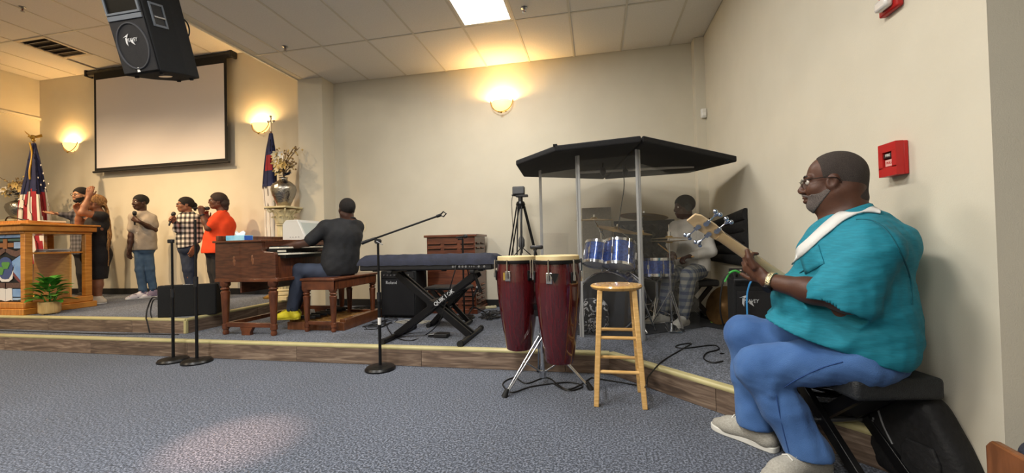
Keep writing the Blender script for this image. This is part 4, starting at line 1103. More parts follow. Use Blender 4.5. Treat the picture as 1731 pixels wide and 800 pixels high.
def camera_tripod():
    P = Plane((-.90, 5.02), (0, -1)); hd = P(880, 345)
    t = thing('camera_tripod', 'black video tripod with fluid head standing against the cream wall', 'tripod', (hd.x, hd.y, Z1))
    W = lambda mb, n, m, **k: mb.build(n, m, t, world=True, **k)
    W(MB().lathe([(.05, -.06), (.055, -.03), (.06, .0), (.045, .03)], c=hd), 'shoulder', M_BLKM)
    W(MB().cyl(hd+Vector((0, 0, .03)), hd+Vector((0, 0, .09)), .03), 'fluid_drum', M_BLK)
    W(MB().box(hd+Vector((.02, 0, .10)), (.15, .07, .03)), 'tilt_plate', M_BLK, bevel=.006)
    W(MB().box(hd+Vector((-.02, 0, .17)), (.15, .09, .10)), 'quick_plate', mat('worn_grey', '#4c4d50', .5), bevel=.012)
    W(MB().cyl(hd+Vector((.03, 0, .09)), hd+Vector((-.11, .02, .12)), .012), 'pan_handle', M_BLK)
    for k, a in enumerate((2.6, .5, -1.6)):
        ft = Vector((hd.x+.36*math.cos(a), hd.y+.30*math.sin(a), Z1)); o = Vector((-math.sin(a), math.cos(a), 0))*.025
        top = hd+Vector((.045*math.cos(a), .045*math.sin(a), -.03)); mid = top+(ft-top)*.52
        lg = MB()
        for s in (-1, 1): lg.cyl(top+o*s, mid+o*s, .009)
        W(lg, 'leg', M_BLKM)
        W(MB().box(mid, (.07, .07, .09)), 'leg_clamp', M_BLK, bevel=.01)
        W(MB().cyl(mid, ft+Vector((0, 0, .015)), .009), 'lower_leg', M_BLKM)
        W(MB().ball(ft+Vector((0, 0, .015)), .018), 'foot', M_RUB)
        W(MB().cyl(mid, Vector((hd.x, hd.y, mid.z+.18)), .006), 'spreader', M_BLKM)
    W(MB().cyl((hd.x, hd.y, hd.z-.05), (hd.x, hd.y, hd.z-.62), .016), 'centre_column', M_STEEL)
    W(MB().lathe([(.02, 0), (.04, .03), (.04, .11), (.02, .15)], c=(hd.x, hd.y, hd.z-.56)), 'weight_bag', mat('grey_bag', '#6a6b6e', .6))
    p = hd+Vector((-.08, -.02, .12))
    W(MB().tube(catmull([p, p+Vector((-.03, 0, -.1)), p+Vector((-.02, 0, -.5)), p+Vector((-.03, 0, -.95))]), .004, 5), 'remote_cable', M_CABLE)
    W(MB().box(p+Vector((-.03, 0, -.98)), (.03, .025, .08)), 'remote', M_BLK, bevel=.006)
camera_tripod()

# ------------------------------------------------------------------ congas
M_CONGA = mat('conga_red_lacquer', '#400c11', .16, color2='#521117', scale=5, coat=1.0, stretch=(14, 14, .6))
M_HEAD = mat('natural_skin_head', '#dcc89a', .6, color2='#cfb888', scale=7)
def conga(cx, cy, zt, zb, s, label):
    t = thing('conga_drum', label, 'conga', (cx, cy, zb), 0, 'red conga drums on the double stand')
    h = zt-zb
    prof = [(.094, 0), (.098, .01), (.118, h*.18), (.141, h*.40), (.157, h*.62), (.160, h*.74), (.155, h*.88), (.146, h*.965), (.140, h*.965), (.088, .004)]
    MB().lathe([(r*s, z) for r, z in prof], n=48).build('shell', M_CONGA, t, smooth=50)
    MB().lathe([(.146*s, h*.955), (.152*s, h*.96), (.152*s, h*.995), (.148*s, h), (.0, h+.002)], n=48).build('drum_head', M_HEAD, t, smooth=40)
    MB().lathe([(.157*s, h*.925), (.163*s, h*.93), (.163*s, h*.955), (.157*s, h*.96), (.150*s, h*.96), (.150*s, h*.925)], n=48, caps=False).build('tension_hoop', M_BLKM, t)
    for k in range(6):
        a = 2*math.pi*(k+.25)/6; ca, sa = math.cos(a), math.sin(a)
        P = lambda r, z: Vector((r*ca*s, r*sa*s, z))
        MB().tube([P(.168, h*.965), P(.172, h*.93), P(.172, h*.82)], .006, 8).build('tension_hook', M_CHROME, t)
        pl = MB().box((0, 0, 0), (.012, .045, .075)); pl.xform(axes(P(.163, h*.80), (ca, sa, 0), (-sa, ca, 0)))
        lp = pl.build('lug_plate', M_BLKM if k % 2 else M_CHROME, t, bevel=.004)
        MB().cyl(P(.172, h*.775), P(.172, h*.825), .009, n=10).build('lug_nut', M_CHROME, lp)
    return t
cg1 = conga(-.585, 3.05, .938, .235, 1.0, 'red lacquered conga with gold badge, the one beside the covered keyboard')
cg2 = conga(-.262, 2.85, .945, .205, 1.0, 'red lacquered conga with a black triangular plate, the one beside the wooden stool')
b = MB(); b.box((0, 0, 0), (.045, .004, .055)); ang = math.atan2(-3.05-.1, .585-.33)
b.xform(Matrix.Translation((.162*math.cos(ang-.45), .162*math.sin(ang-.45), .56)) @ Matrix.Rotation(ang-.45+math.pi/2, 4, 'Z'))
bo = b.build('badge', mat('gold_badge', '#b99a4a', .4, metal=.6), cg1)
b2 = MB(); b2.extrude([Vector((-.03, -.001, .035)), Vector((.03, -.001, .035)), Vector((0, -.001, -.03))], (0, -.006, 0)); a2 = math.atan2(-2.85, .262)-.12
b2.xform(Matrix.Translation((.165*math.cos(a2), .165*math.sin(a2), .59)) @ Matrix.Rotation(a2+math.pi/2, 4, 'Z')); b2.build('black_plate', M_BLKM, cg2)
def conga_stand():
    c = Vector((-.40, 2.97, 0))
    t = thing('conga_stand', 'chrome tripod stand carrying the two red congas', 'stand', c)
    W = lambda mb, n, m, **k: mb.build(n, m, t, world=True, **k)
    W(MB().cyl(c+Vector((0, 0, .06)), c+Vector((0, 0, .55)), .016), 'column', M_CHROME)
    W(MB().cyl(c+Vector((0, 0, .05)), c+Vector((0, 0, .10)), .026), 'collar', M_CHROME)
    W(MB().box(c+Vector((0, 0, .56)), (.30, .045, .04), rz=-.55), 'cross_bracket', M_BLKM, bevel=.006)
    for sgn, cg in ((-1, cg1), (1, cg2)):
        q = Vector((cg.location.x, cg.location.y, 0)); d = (q-Vector((c.x, c.y, 0))).normalized()
        W(MB().beam(c+Vector((0, 0, .52)), Vector((q.x, q.y, .52))-d*.155, .03, .05), 'bracket_arm', M_BLKM)
    for f in ((-.608, 2.703), (-.083, 2.908), (-.46, 3.22)):
        ft = Vector((*f, .03)); d = (ft-c); d.z = 0; d.normalize(); s = Vector((-d.y, d.x, 0))*.02
        top = c+Vector((0, 0, .36))
        mid = top+(ft-top)*.5
        for q in (-1, 1): W(MB().cyl(top+s*q, ft+s*q*.4, .007), 'leg', M_CHROME)
        W(MB().cyl(c+Vector((0, 0, .08)), mid, .006), 'brace', M_CHROME)
        W(MB().cyl(ft+Vector((0, 0, .02)), Vector((f[0]+d.x*.03, f[1]+d.y*.03, 0)), .014, .022), 'rubber_foot', M_RUB)
conga_stand()
def conga_mic():
    a = PY(905, 412, 3.1)
    t = thing('microphone', 'small black clip microphone over the conga rims', 'microphone', Vector((a.x, 3.1, .93)))
    MB().tube(catmull([Vector((-.44, 3.0, .90)), Vector((-.45, 3.05, .96)), Vector((-.44, 3.1, .99))]), .007, 6).build('gooseneck', M_BLKM, t, world=True)
    MB().box((-.44, 3.10, 1.0), (.10, .035, .03)).build('capsule', M_BLK, t, world=True, bevel=.01)
conga_mic()

# ------------------------------------------------------------------ wooden stool
def stool():
    cx, cy, zt = .128, 2.755, .752
    t = thing('bar_stool', 'round-seat pale wooden bar stool with double rungs', 'stool', (cx, cy, 0))
    MB().lathe([(.02, zt-.034), (.135, zt-.034), (.158, zt-.026), (.166, zt-.012), (.160, zt-.002), (.13, zt), (.0, zt-.003)], n=48).build('seat', oak('seat_maple', '#dcb06c', '#c99a55', (26, 4, 4), .25, .5), t, smooth=50)
    tops = {}
    for sx in (-1, 1):
        for sy in (-1, 1):
            a = Vector((sx*.105, sy*.095, zt-.03)); f = Vector((sx*.146, sy*.145, 0)); tops[(sx, sy)] = (a, f)
            MB().beam(f, a, .032, .032, up=(1, 0, 0)).build('leg', M_MAPLE, t, bevel=.005)
    def at_(k, z): a, f = tops[k]; u = z/(zt-.03); return f+(a-f)*u
    for sy, z1_, z2_ in ((-1, .395, .20), (1, .39, .205)):
        for z in ((.425, .215) if sy < 0 else (.43, .235)):
            MB().cyl(at_((-1, sy), z), at_((1, sy), z), .011, n=10).build('rung', M_MAPLE, t)
    for sx in (-1, 1):
        for z in (.31, .16): MB().cyl(at_((sx, -1), z), at_((sx, 1), z), .011, n=10).build('rung', M_MAPLE, t)
stool()

# ------------------------------------------------------------------ floor monitor on the upper platform
def monitor():
    xl, xr = -4.69, -4.27
    t = thing('stage_monitor', 'black carpeted wedge monitor on the edge of the upper platform', 'loudspeaker', (-4.47, 3.74, Z2))
    W = lambda mb, n, m, **k: mb.build(n, m, t, world=True, **k)
    # end-on wedge turned slightly: upright face towards the hall
    R = Matrix.Translation((-4.45, 3.745, Z2)) @ Matrix.Rotation(.52, 4, 'Z')
    mb = MB(); mb.extrude([Vector((-.27, -.10, 0)), Vector((-.27, .20, 0)), Vector((-.27, .16, .10)), Vector((-.27, -.02, .345)), Vector((-.27, -.10, .345))], (.54, 0, 0)); mb.xform(R)
    W(mb, 'cabinet', M_CARPETBLK, bevel=.012)
    g = MB(); g.extrude([Vector((-.24, .155, .115)), Vector((-.24, -.01, .337)), Vector((-.24, -.005, .345)), Vector((-.24, .163, .12))], (.48, 0, 0)); g.xform(R); W(g, 'grille', M_GRILLE)
    logo_peavey(t, root_matrix(t).inverted() @ R @ axes((.0, -.06, .3465), (1, 0, 0), (0, 1, 0)), .12)
    p = R @ Vector((-.27, -.06, .2))
    W(MB().tube(catmull([p, p+Vector((-.06, -.02, .02)), p+Vector((-.09, -.05, -.1)), p+Vector((-.04, -.10, -.19)), p+Vector((.03, -.145, -.2)), p+Vector((.08, -.155, -.33))]), .007, 6), 'cable', M_CABLE)
    W(MB().tube(catmull([p, p+Vector((-.05, -.02, -.01)), p+Vector((-.06, -.04, -.12)), p+Vector((-.02, -.06, -.19))]), .006, 6), 'cable', M_CABLE)
monitor()

# ------------------------------------------------------------------ drum booth
def acrylic(name, tint, rough=.02, alpha=.16):
    m = bpy.data.materials.new(name); m.use_nodes = True
    nt = m.node_tree; N = nt.nodes.new; L = nt.links.new
    for n in list(nt.nodes): nt.nodes.remove(n)
    out = N('ShaderNodeOutputMaterial'); tr = N('ShaderNodeBsdfTransparent'); gl = N('ShaderNodeBsdfGlossy'); df = N('ShaderNodeBsdfDiffuse')
    tr.inputs[0].default_value = (*lin(tint), 1); gl.inputs['Roughness'].default_value = rough; gl.inputs['Color'].default_value = (.95, .97, 1, 1)
    df.inputs[0].default_value = (.75, .75, .74, 1)
    m1 = N('ShaderNodeMixShader'); m1.inputs[0].default_value = alpha; L(tr.outputs[0], m1.inputs[1]); L(df.outputs[0], m1.inputs[2])
    fr = N('ShaderNodeFresnel'); fr.inputs['IOR'].default_value = 1.49
    m2 = N('ShaderNodeMixShader'); ge = N('ShaderNodeNewGeometry'); iv = N('ShaderNodeMath'); iv.operation = 'SUBTRACT'; iv.inputs[0].default_value = 1.0; L(ge.outputs['Backfacing'], iv.inputs[1])
    mu = N('ShaderNodeMath'); mu.operation = 'MULTIPLY'; L(fr.outputs[0], mu.inputs[0]); L(iv.outputs[0], mu.inputs[1]); L(mu.outputs[0], m2.inputs[0]); L(m1.outputs[0], m2.inputs[1]); L(gl.outputs[0], m2.inputs[2])
    L(m2.outputs[0], out.inputs[0])
    return m
M_ACR = acrylic('clear_acrylic', '#fcfcfc', .015, .012)
M_ACRE = acrylic('acrylic_hinge', '#aeb2b8', .12, .45)
ZP = 1.825
BP = [Vector((.98, 4.20, Z1)), Vector((.385, 3.66, Z1)), Vector((-.14, 3.76, Z1)), Vector((-.568, 4.41, Z1))]
def booth():
    t = thing('drum_booth', 'clear acrylic drum shield booth with black padded lid', 'drum shield', (.3, 4.2, Z1))
    W = lambda mb, n, m, **k: mb.build(n, m, t, world=True, **k)
    for i, (a, b) in enumerate(zip(BP[:-1], BP[1:])):
        d = (b-a).normalized(); aa, bb = a+d*.022, b-d*.022
        ht = ZP-Z1-.02
        mb = MB(); mb.beam((aa+bb)/2+Vector((0, 0, .01)), (aa+bb)/2+Vector((0, 0, ht)), (bb-aa).length, .006, up=(-d.y, d.x, 0))
        W(mb, 'acrylic_panel', M_ACR, smooth=0)
    for i, p in enumerate(BP[1:]):
        for q in (-1, 1):
            d = (BP[i+1]-BP[i]).normalized() if q < 0 else ((BP[i+2]-BP[i+1]).normalized() if i+2 < len(BP) else (BP[i+1]-BP[i]).normalized())
            c = p+d*(.013*q)
            W(MB().beam(c+Vector((0, 0, .0)), c+Vector((0, 0, ZP-Z1)), .020, .012, up=(-d.y, d.x, 0)), 'hinge_strip', M_ACRE, smooth=0)
    # padded lid: two foam sections joined by hook and loop
    A = Vector((-.765, 4.05, ZP)); B = Vector((-.318, 3.53, ZP)); C = Vector((.395, 3.40, ZP)); D = Vector((1.275, 3.98, 1.72))
    E = Vector((.14, 5.30, ZP-.005)); E2 = Vector((1.06, 4.86, 1.775)); F = Vector((-.815, 4.78, ZP))
    m = mat('black_foam', '#141416', .9, color2='#1d1d20', scale=120, bump=.4, bscale=160)
    def slab(pts, nm):
        mb = MB(); mb.extrude(pts, (0, 0, .055)); return W(mb, nm, m, smooth=0, bevel=.014, seg=3)
    slab([A, B, C+Vector((-.006, 0, 0)), E+Vector((-.006, 0, 0)), F], 'lid_section')
    mb = MB(); top = Vector((0, 0, .055)); c0, e0 = C+Vector((.006, 0, 0)), E+Vector((.006, 0, 0)); v = [c0, D, E2, e0]
    mb.add(v+[p+top for p in v], [(0, 1, 3), (1, 2, 3), (4, 7, 5), (5, 7, 6), (0, 4, 5, 1), (1, 5, 6, 2), (2, 6, 7, 3), (3, 7, 4, 0)])
    W(mb, 'lid_section', m, smooth=0, bevel=.012, seg=2)
    W(MB().span((-.335, 3.53, ZP+.05), (-.30, 3.60, ZP+.066)), 'lid_strap', m)
    # tube cross bars under the lid
    W(MB().cyl(Vector((-.14, 4.55, ZP-.025)), Vector((.98, 4.28, ZP-.075)), .014), 'cross_bar', mat('grey_tube', '#b6b3ae', .4))
    W(MB().tube(catmull([Vector((.30, 4.3, ZP-.01)), Vector((.31, 4.31, 1.6)), Vector((.27, 4.33, 1.35)), Vector((.24, 4.35, 1.15))]), .005, 6), 'hanging_cable', M_CABLE)
    for p in ((.1, 4.2), (.33, 4.35)):
        W(MB().cyl((p[0], p[1], ZP-.06), (p[0], p[1], ZP), .008), 'light_stem', M_BLKM); W(MB().ball((p[0], p[1], ZP-.09), (.03, .03, .045)), 'hanging_microphone', M_BLK)
booth()

rg = MB(); rg.prism([(-.30, 3.86), (.30, 3.80), (1.05, 4.30), (1.30, 4.05), (1.30, 5.20), (-.30, 5.20)], Z1+.001, Z1+.009)  # black sheet paints in the booth floor's shadow as well as a rug
rg.build('drum_rug_shade', mat('black_rug_shade', '#1f2023', .95, color2='#2a2b2f', scale=140, bump=.6, bscale=200), smooth=0, label='black rug with painted-in floor shadow under the drum kit', cat='rug')
# ------------------------------------------------------------------ drum kit
M_BLUE = mat('blue_sparkle_wrap', '#16306e', .25, color2='#2c55a8', scale=60, coat=.8, metal=.4)
M_DHEAD = mat('drum_head_white', '#d6d4cc', .5); M_DHEADB = mat('drum_head_black', '#121214', .45)
M_BRONZE = mat('bronze_cymbal', '#cbaa66', .32, metal=.8, color2='#b8965a', scale=40, stretch=(1, 1, 1))
def drum(name, c, axis, r, depth, label, nl=6, top=None, bot=None, cat='drum'):
    ax = Vector(axis).normalized(); c = Vector(c)
    t = thing(name, label, cat, c-ax*(depth/2), 0, 'drum kit drums')
    W = lambda mb, n, m, **k: mb.build(n, m, k.pop('par', t), world=True, **k)
    o = c-ax*(depth/2); x, y, _ = _frame(ax)
    W(MB().lathe([(r, 0), (r, depth), (r*.97, depth), (r*.97, 0)], c=o, axis=ax, n=36, caps=False), 'shell', M_BLUE)
    W(MB().lathe([(r*.99, depth*.99), (r*.99, depth+.004), (.0, depth+.006)], c=o, axis=ax, n=36), 'batter_head', top or M_DHEAD)
    W(MB().lathe([(r*.99, .002), (r*.99, -.004), (.0, -.005)], c=o, axis=ax, n=36), 'resonant_head', bot or M_DHEAD)
    for z in (-.008, depth+.0):
        W(MB().lathe([(r*1.02, z-.012), (r*1.05, z-.012), (r*1.05, z+.016), (r*1.02, z+.016)], c=o, axis=ax, n=36, caps=False), 'hoop', M_CHROME)
    for k in range(nl):
        a = 2*math.pi*(k+.3)/nl; d = x*math.cos(a)+y*math.sin(a)
        lg = MB(); lg.cyl(o+d*r*1.045+ax*(depth*.35), o+d*r*1.045+ax*(depth*.65), .010, n=8); lo = W(lg, 'lug', M_CHROME)
        W(MB().cyl(o+d*r*1.045-ax*.01, o+d*r*1.045+ax*(depth+.012), .0035, n=6), 'tension_rod', M_CHROME, par=lo)
    return t
bdx = Vector((.158, 4.20, Z1+.285))
def bass_drum():
    ax = Vector((.30, .954, 0))
    t = drum('bass_drum', bdx, ax, .28, .40, 'large bass drum with black front head inside the booth', 8, M_DHEADB, M_DHEADB)
    for s in (-1, 1):
        x = Vector((ax.y, -ax.x, 0)); p = bdx+x*(.26*s)-ax*.1+Vector((0, 0, -.12))
        q = p+x*(.10*s)-ax*.06; q.z = Z1
        MB().cyl(p, q, .009).build('spur', M_CHROME, t, world=True)
bass_drum()
drum('rack_tom', (.022, 4.17, .905), (.15, .32, .93), .130, .20, 'smaller blue rack tom mounted over the bass drum')
drum('rack_tom', (.232, 4.14, .895), (.10, .34, .93), .150, .23, 'bigger blue rack tom mounted over the bass drum')
drum('snare_drum', (.615, 4.42, .755), (.0, .05, 1), .178, .15, 'blue snare drum with chrome hoops before the drummer', 8)
def hardware():
    t = thing('tom_mount', 'chrome double tom holder on top of the bass drum', 'drum hardware', bdx+Vector((-.02, .0, .29)))
    W = lambda mb, n, m, **k: mb.build(n, m, t, world=True, **k)
    b0 = bdx+Vector((-.03, .03, .29)); W(MB().cyl(b0, b0+Vector((0, 0, .3)), .014), 'post', M_CHROME)
    for q in ((.05, 4.26, .92), (.2, 4.27, .92)): W(MB().cyl(b0+Vector((0, 0, .29)), Vector(q), .009), 'tom_arm', M_CHROME)
hardware()
def tripod_legs(t, c, h, sp, m=M_CHROME, r=.008, ph=0.0):
    for k in range(3):
        a = 2*math.pi*k/3+ph; d = Vector((math.cos(a), math.sin(a), 0)); s = Vector((-d.y, d.x, 0))*.012
        for q in (-1, 1): MB().cyl(c+Vector((0, 0, h))+s*q, c+d*sp+Vector((0, 0, .018))+s*q*.4, r*.7, n=8).build('leg', m, t, world=True)
        MB().cyl(c+Vector((0, 0, h*.35)), c+Vector((0, 0, h))+(d*sp-Vector((0, 0, h)))*.55, r*.6, n=8).build('brace', m, t, world=True)
        MB().ball(c+d*sp+Vector((0, 0, .014)), (.016, .016, .014), 8, 6).build('rubber_foot', M_RUB, t, world=True)
def cymbal_mesh(t, c, r, tilt, m=M_BRONZE):
    ax = Vector((tilt[0], tilt[1], 1)).normalized()
    MB().lathe([(.004, .030), (.02, .029), (r*.17, .016), (r*.2, .010), (r*.6, .004), (r, -.006), (r*.995, -.0075), (r*.6, .002), (r*.2, .007), (.004, .024)], c=c, axis=ax, n=44).build('cymbal', m, t, world=True, smooth=50)
    MB().cyl(Vector(c)+ax*.02, Vector(c)+ax*.055, .009, n=8).build('wing_nut', M_CHROME, t, world=True)
def cymbal_stand(c, base, r, tilt, label, ph=0.0, boom=True, sp=.25):
    c = Vector(c); base = Vector((base[0], base[1], Z1))
    t = thing('cymbal_stand', label, 'cymbal', base, 0, 'cymbals on chrome stands')
    tripod_legs(t, base, .34, sp, ph=ph)
    top = Vector((base.x, base.y, c.z-.12)) if boom else Vector((base.x, base.y, c.z))
    MB().cyl(base+Vector((0, 0, .10)), base+Vector((0, 0, .62)), .013, n=10).build('lower_tube', M_CHROME, t, world=True)
    MB().cyl(base+Vector((0, 0, .6)), top, .009, n=10).build('upper_tube', M_CHROME, t, world=True)
    MB().cyl(base+Vector((0, 0, .59)), base+Vector((0, 0, .64)), .019, n=10).build('clamp', M_CHROME, t, world=True)
    if boom:
        d = (c-top); MB().cyl(top-d*.5, c, .008, n=8).build('boom', M_CHROME, t, world=True); MB().ball(top, .02, 8, 6).build('tilter', M_CHROME, t, world=True)
    cymbal_mesh(t, c, r, tilt)
cymbal_stand((-.003, 4.42, 1.265), (.07, 4.58), .205, (.02, -.03), 'flat bronze crash cymbal over the smaller rack tom', .3)
cymbal_stand((.235, 4.55, 1.16), (.40, 4.74), .22, (.22, -.15), 'tilted bronze cymbal above the bigger rack tom', .9)
cymbal_stand((.52, 4.55, 1.29), (.50, 4.86), .25, (.10, .10), 'large dark ride cymbal hung highest in the booth', 1.5)
cymbal_stand((.44, 4.05, 1.10), (.42, 4.02), .10, (.1, -.1), 'small bronze splash cymbal behind the acrylic hinge', .2, True, .12)
def hihat():
    c = PY(1133, 407, 4.25); base = Vector((c.x-.01, 4.25, Z1))
    t = thing('hi_hat', 'pair of bronze hi-hat cymbals on a chrome pedal stand', 'hi-hat', base)
    tripod_legs(t, base, .36, .19, ph=.9)
    MB().cyl(base+Vector((0, 0, .06)), Vector((base.x, base.y, .80)), .013).build('lower_tube', M_CHROME, t, world=True)
    MB().cyl(Vector((base.x, base.y, .78)), Vector((base.x, base.y, c.z+.16)), .006).build('pull_rod', M_CHROME, t, world=True)
    b = Vector((base.x, base.y, c.z))
    for dz, fl in ((.022, 1), (0, -1)):
        MB().lathe([(.004, .028*fl), (.03, .024*fl), (.036, .012*fl), (.175, -.0*fl), (.174, -.0015*fl), (.036, .010*fl), (.004, .024*fl)], c=b+Vector((0, 0, dz)), n=40).build('cymbal', M_BRONZE, t, world=True, smooth=50)
    MB().lathe([(.0, 0), (.02, .0), (.02, .05), (.0, .055)], c=b+Vector((0, 0, .04)), n=12).build('clutch', M_CHROME, t, world=True)
    MB().box(base+Vector((-.02, -.13, .03)), (.09, .26, .014), rot=Matrix.Rotation(.12, 3, 'X')).build('pedal', M_CHROME, t, world=True, bevel=.003)
    fr = MB(); fr.tube([base+Vector((-.07, -.05, .012)), base+Vector((-.07, -.27, .012)), base+Vector((.04, -.27, .012)), base+Vector((.04, -.05, .012))], .006, 6); fr.build('pedal_frame', M_CHROME, t, world=True)
hihat()
def snare_stand():
    base = Vector((.615, 4.42, Z1)); t = thing('snare_stand', 'chrome tripod stand under the blue snare drum', 'stand', base)
    tripod_legs(t, base, .28, .18, ph=.1)
    MB().cyl(base+Vector((0, 0, .08)), base+Vector((0, 0, .43)), .013).build('tube', M_CHROME, t, world=True)
    for k in range(3):
        a = 2*math.pi*k/3+.6; MB().tube([base+Vector((0, 0, .43)), base+Vector((.19*math.cos(a), .19*math.sin(a), .50)), base+Vector((.198*math.cos(a), .198*math.sin(a), .56))], .007, 6).build('basket_arm', M_CHROME, t, world=True)
snare_stand()
def kick_pillow():
    c = PZ(1000, 566, Z1)
    m = bpy.data.materials.new('paisley_cloth'); m.use_nodes = True; nt = m.node_tree; N = nt.nodes.new; L = nt.links.new; b_ = nt.nodes['Principled BSDF']
    tc = N('ShaderNodeTexCoord'); nz = N('ShaderNodeTexNoise'); nz.inputs['Scale'].default_value = 9; nz.inputs['Distortion'].default_value = 3.0; L(tc.outputs['Object'], nz.inputs[0])
    rp = N('ShaderNodeValToRGB'); rp.color_ramp.interpolation = 'CONSTANT'; e = rp.color_ramp.elements; e[0].color = (.012, .012, .014, 1); e[1].position = .52; e[1].color = (.45, .45, .47, 1); q = e.new(.62); q.color = (.03, .03, .035, 1)
    L(nz.outputs[0], rp.inputs[0]); L(rp.outputs[0], b_.inputs['Base Color']); b_.inputs['Roughness'].default_value = .9
    mb = MB(); n, mm = 28, 14
    for i in range(mm+1):
        th = math.pi*i/mm
        for k in range(n):
            ph = 2*math.pi*k/n; sq = lambda v: math.copysign(abs(v)**.6, v)
            mb.v.append(Vector((.15*sq(math.sin(th))*sq(math.cos(ph)), .09*math.sin(th)*math.sin(ph)*(1+.1*math.sin(5*ph)), .165-.165*sq(math.cos(th)))))
    for i in range(mm):
        for k in range(n): mb.f.append([i*n+k, i*n+(k+1) % n, (i+1)*n+(k+1) % n, (i+1)*n+k]); mb.mi.append(0)
    mb.xform(Matrix.Translation((c.x+.02, 3.93, Z1)) @ Matrix.Rotation(.3, 4, 'Z'))
    mb.build('drum_pillow', m, label='black and white patterned pillow leaning against the bass drum', cat='pillow', smooth=60)
kick_pillow()
# throne: folding bench under the drummer
x_bench((1.0, 4.62, Z1), .35, .44, .30, .44, 'black folding bench carrying the drummer in the booth', 'drum_bench', .07)
# acoustic boards behind the kit
def foam_panel():
    p0, p1 = Vector((.24, 5.20, Z1)), Vector((.95, 5.20, Z1)); zt = PY(1045, 374, 5.20).z
    t = thing('foam_panel', 'black acoustic panel of foam pyramids standing behind the cymbals', 'acoustic panel', (.6, 5.20, Z1))
    MB().span((p0.x, 5.20, Z1), (p1.x, 5.25, zt)).build('board', mat('foam_dark', '#1c1c1e', .95), t, world=True)
    s = (p1.x-p0.x)/8; n = int((zt-Z1)/s)
    me0 = None
    for i in range(8):
        for j in range(max(0, n-8), n):
            if me0 is None:
                mb = MB(); h = s/2*.96; mb.add([(-h, 0, -h), (h, 0, -h), (h, 0, h), (-h, 0, h), (0, -.04, 0)], [(0, 1, 4), (1, 2, 4), (2, 3, 4), (3, 0, 4), (3, 2, 1, 0)])
                o = mb.build('foam_pyramid', MATS['foam_dark'], t, smooth=0); me0 = o
            else: o = me0.copy(); COL.objects.link(o)
            o.location = root_matrix(t).inverted() @ Vector((p0.x+s*(i+.5), 5.199, Z1+s*(j+.5)))
foam_panel()
a, b_ = PY(983, 352, 5.26), PY(1033, 352, 5.26)
MB().span((a.x, 5.26, Z1), (b_.x, 5.32, a.z)).build('grey_board', mat('grey_fabric_board', '#8d877c', .9, color2='#837d72', scale=40, bump=.2, bscale=120), bevel=.008,
    label='upright grey fabric board against the wall behind the drums', cat='acoustic panel')
def quilt_panel():
    q = [PX(1192, 378, 1.31), PX(1252, 352, 1.31), PX(1252, 450, 1.31), PX(1192, 441, 1.31)]
    t = thing('quilted_panel', 'black quilted sound panel on the right wall beside the drummer', 'acoustic panel', (1.33, 4.7, q[3].z))
    y0, y1 = q[1].y, 5.27; zt0, zt1 = q[1].z, q[0].z; zb = (q[2].z+q[3].z)/2
    m = mat('quilted_black', '#101012', .75, color2='#1a1a1d', scale=20, bump=.4, bscale=60)
    n = 5
    for k in range(n):
        def zz(u, y): tt = zt0+(zt1-zt0)*(y-y0)/(y1-y0); return zb+(tt-zb)*u
        mb = MB(); rings = []
        for i in range(9):
            u = (k+i/8)/n; bul = .022*math.sin(math.pi*i/8)**.6 if 0 < i < 8 else 0
            rings.append([Vector((1.362-.02-bul, y, zz(u, y))) for y in np.linspace(y0, y1, 8)]+[Vector((1.362, y, zz(u, y))) for y in np.linspace(y1, y0, 2)])
        mb.ring(rings); mb.build('quilt_roll', m, t, world=True, smooth=60)
    MB().cyl((1.33, y1-.12, zt1), (1.33, y1-.12, zt1+.06), .008).build('hook', M_BLKM, t, world=True)
quilt_panel()
def peavey_amp():
    c = Vector((1.175, 3.42, Z1)); rz = -.12
    t = thing('combo_amplifier', 'black combo amplifier with angled knob panel by the right wall', 'amplifier', c, rz)
    MB().box((0, .03, .29), (.30, .26, .54)).build('cabinet', M_CARPETBLK, t, bevel=.015)
    MB().box((0, -.103, .26), (.26, .014, .42)).build('grille', M_GRILLE, t, bevel=.004)
    pn = MB(); pn.extrude([Vector((-.145, -.10, .50)), Vector((-.145, -.10, .56)), Vector((-.145, .02, .63)), Vector((-.145, .1, .63)), Vector((-.145, .1, .5))], (.29, 0, 0)); pn.build('control_panel', M_BLK, t, bevel=.006)
    for r in range(2):
        for k in range(8):
            p = Vector((-.12+k*.034, -.075+r*.045, .578+r*.026)); MB().cyl(p, p+Vector((0, -.012, .018)), .008, n=8).build('knob', M_CHROME if (k+r) % 3 else M_BLKM, t)
    logo_peavey(t, axes((-.05, -.112, .40), (1, 0, 0), (0, 0, 1)), .13)
    for s in (-1, 1): MB().box((.11*s, -.05, .01), (.04, .1, .02)).build('foot', M_RUB, t)
    gm = mat('cable_green', '#3fae4a', .5); bm_ = mat('cable_blue', '#3f8fd0', .5)
    g0 = c+Vector((-.10, -.06, .60))
    cable([g0, g0+Vector((-.06, -.02, .02)), g0+Vector((-.13, -.02, -.06)), g0+Vector((-.15, 0, -.3)), Vector((1.0, 3.4, Z1+.01)), Vector((.9, 3.3, Z1+.007))], 'black cable with green plug hanging off the combo amplifier', .006, M_CABLE)
    cable([g0, g0+Vector((-.045, -.02, .022)), g0+Vector((-.09, -.02, .0)), g0+Vector((-.12, -.02, -.06))], 'green plug lead bending out of the combo amplifier panel', .0085, gm)
    h0 = c+Vector((-.0, -.11, .56)); cable([h0, h0+Vector((-.03, -.04, .02)), h0+Vector((-.07, -.04, -.03)), h0+Vector((-.09, -.03, -.15)), h0+Vector((-.085, -.03, -.4))], 'blue cable curling down the front of the combo amplifier', .006, bm_)
peavey_amp()
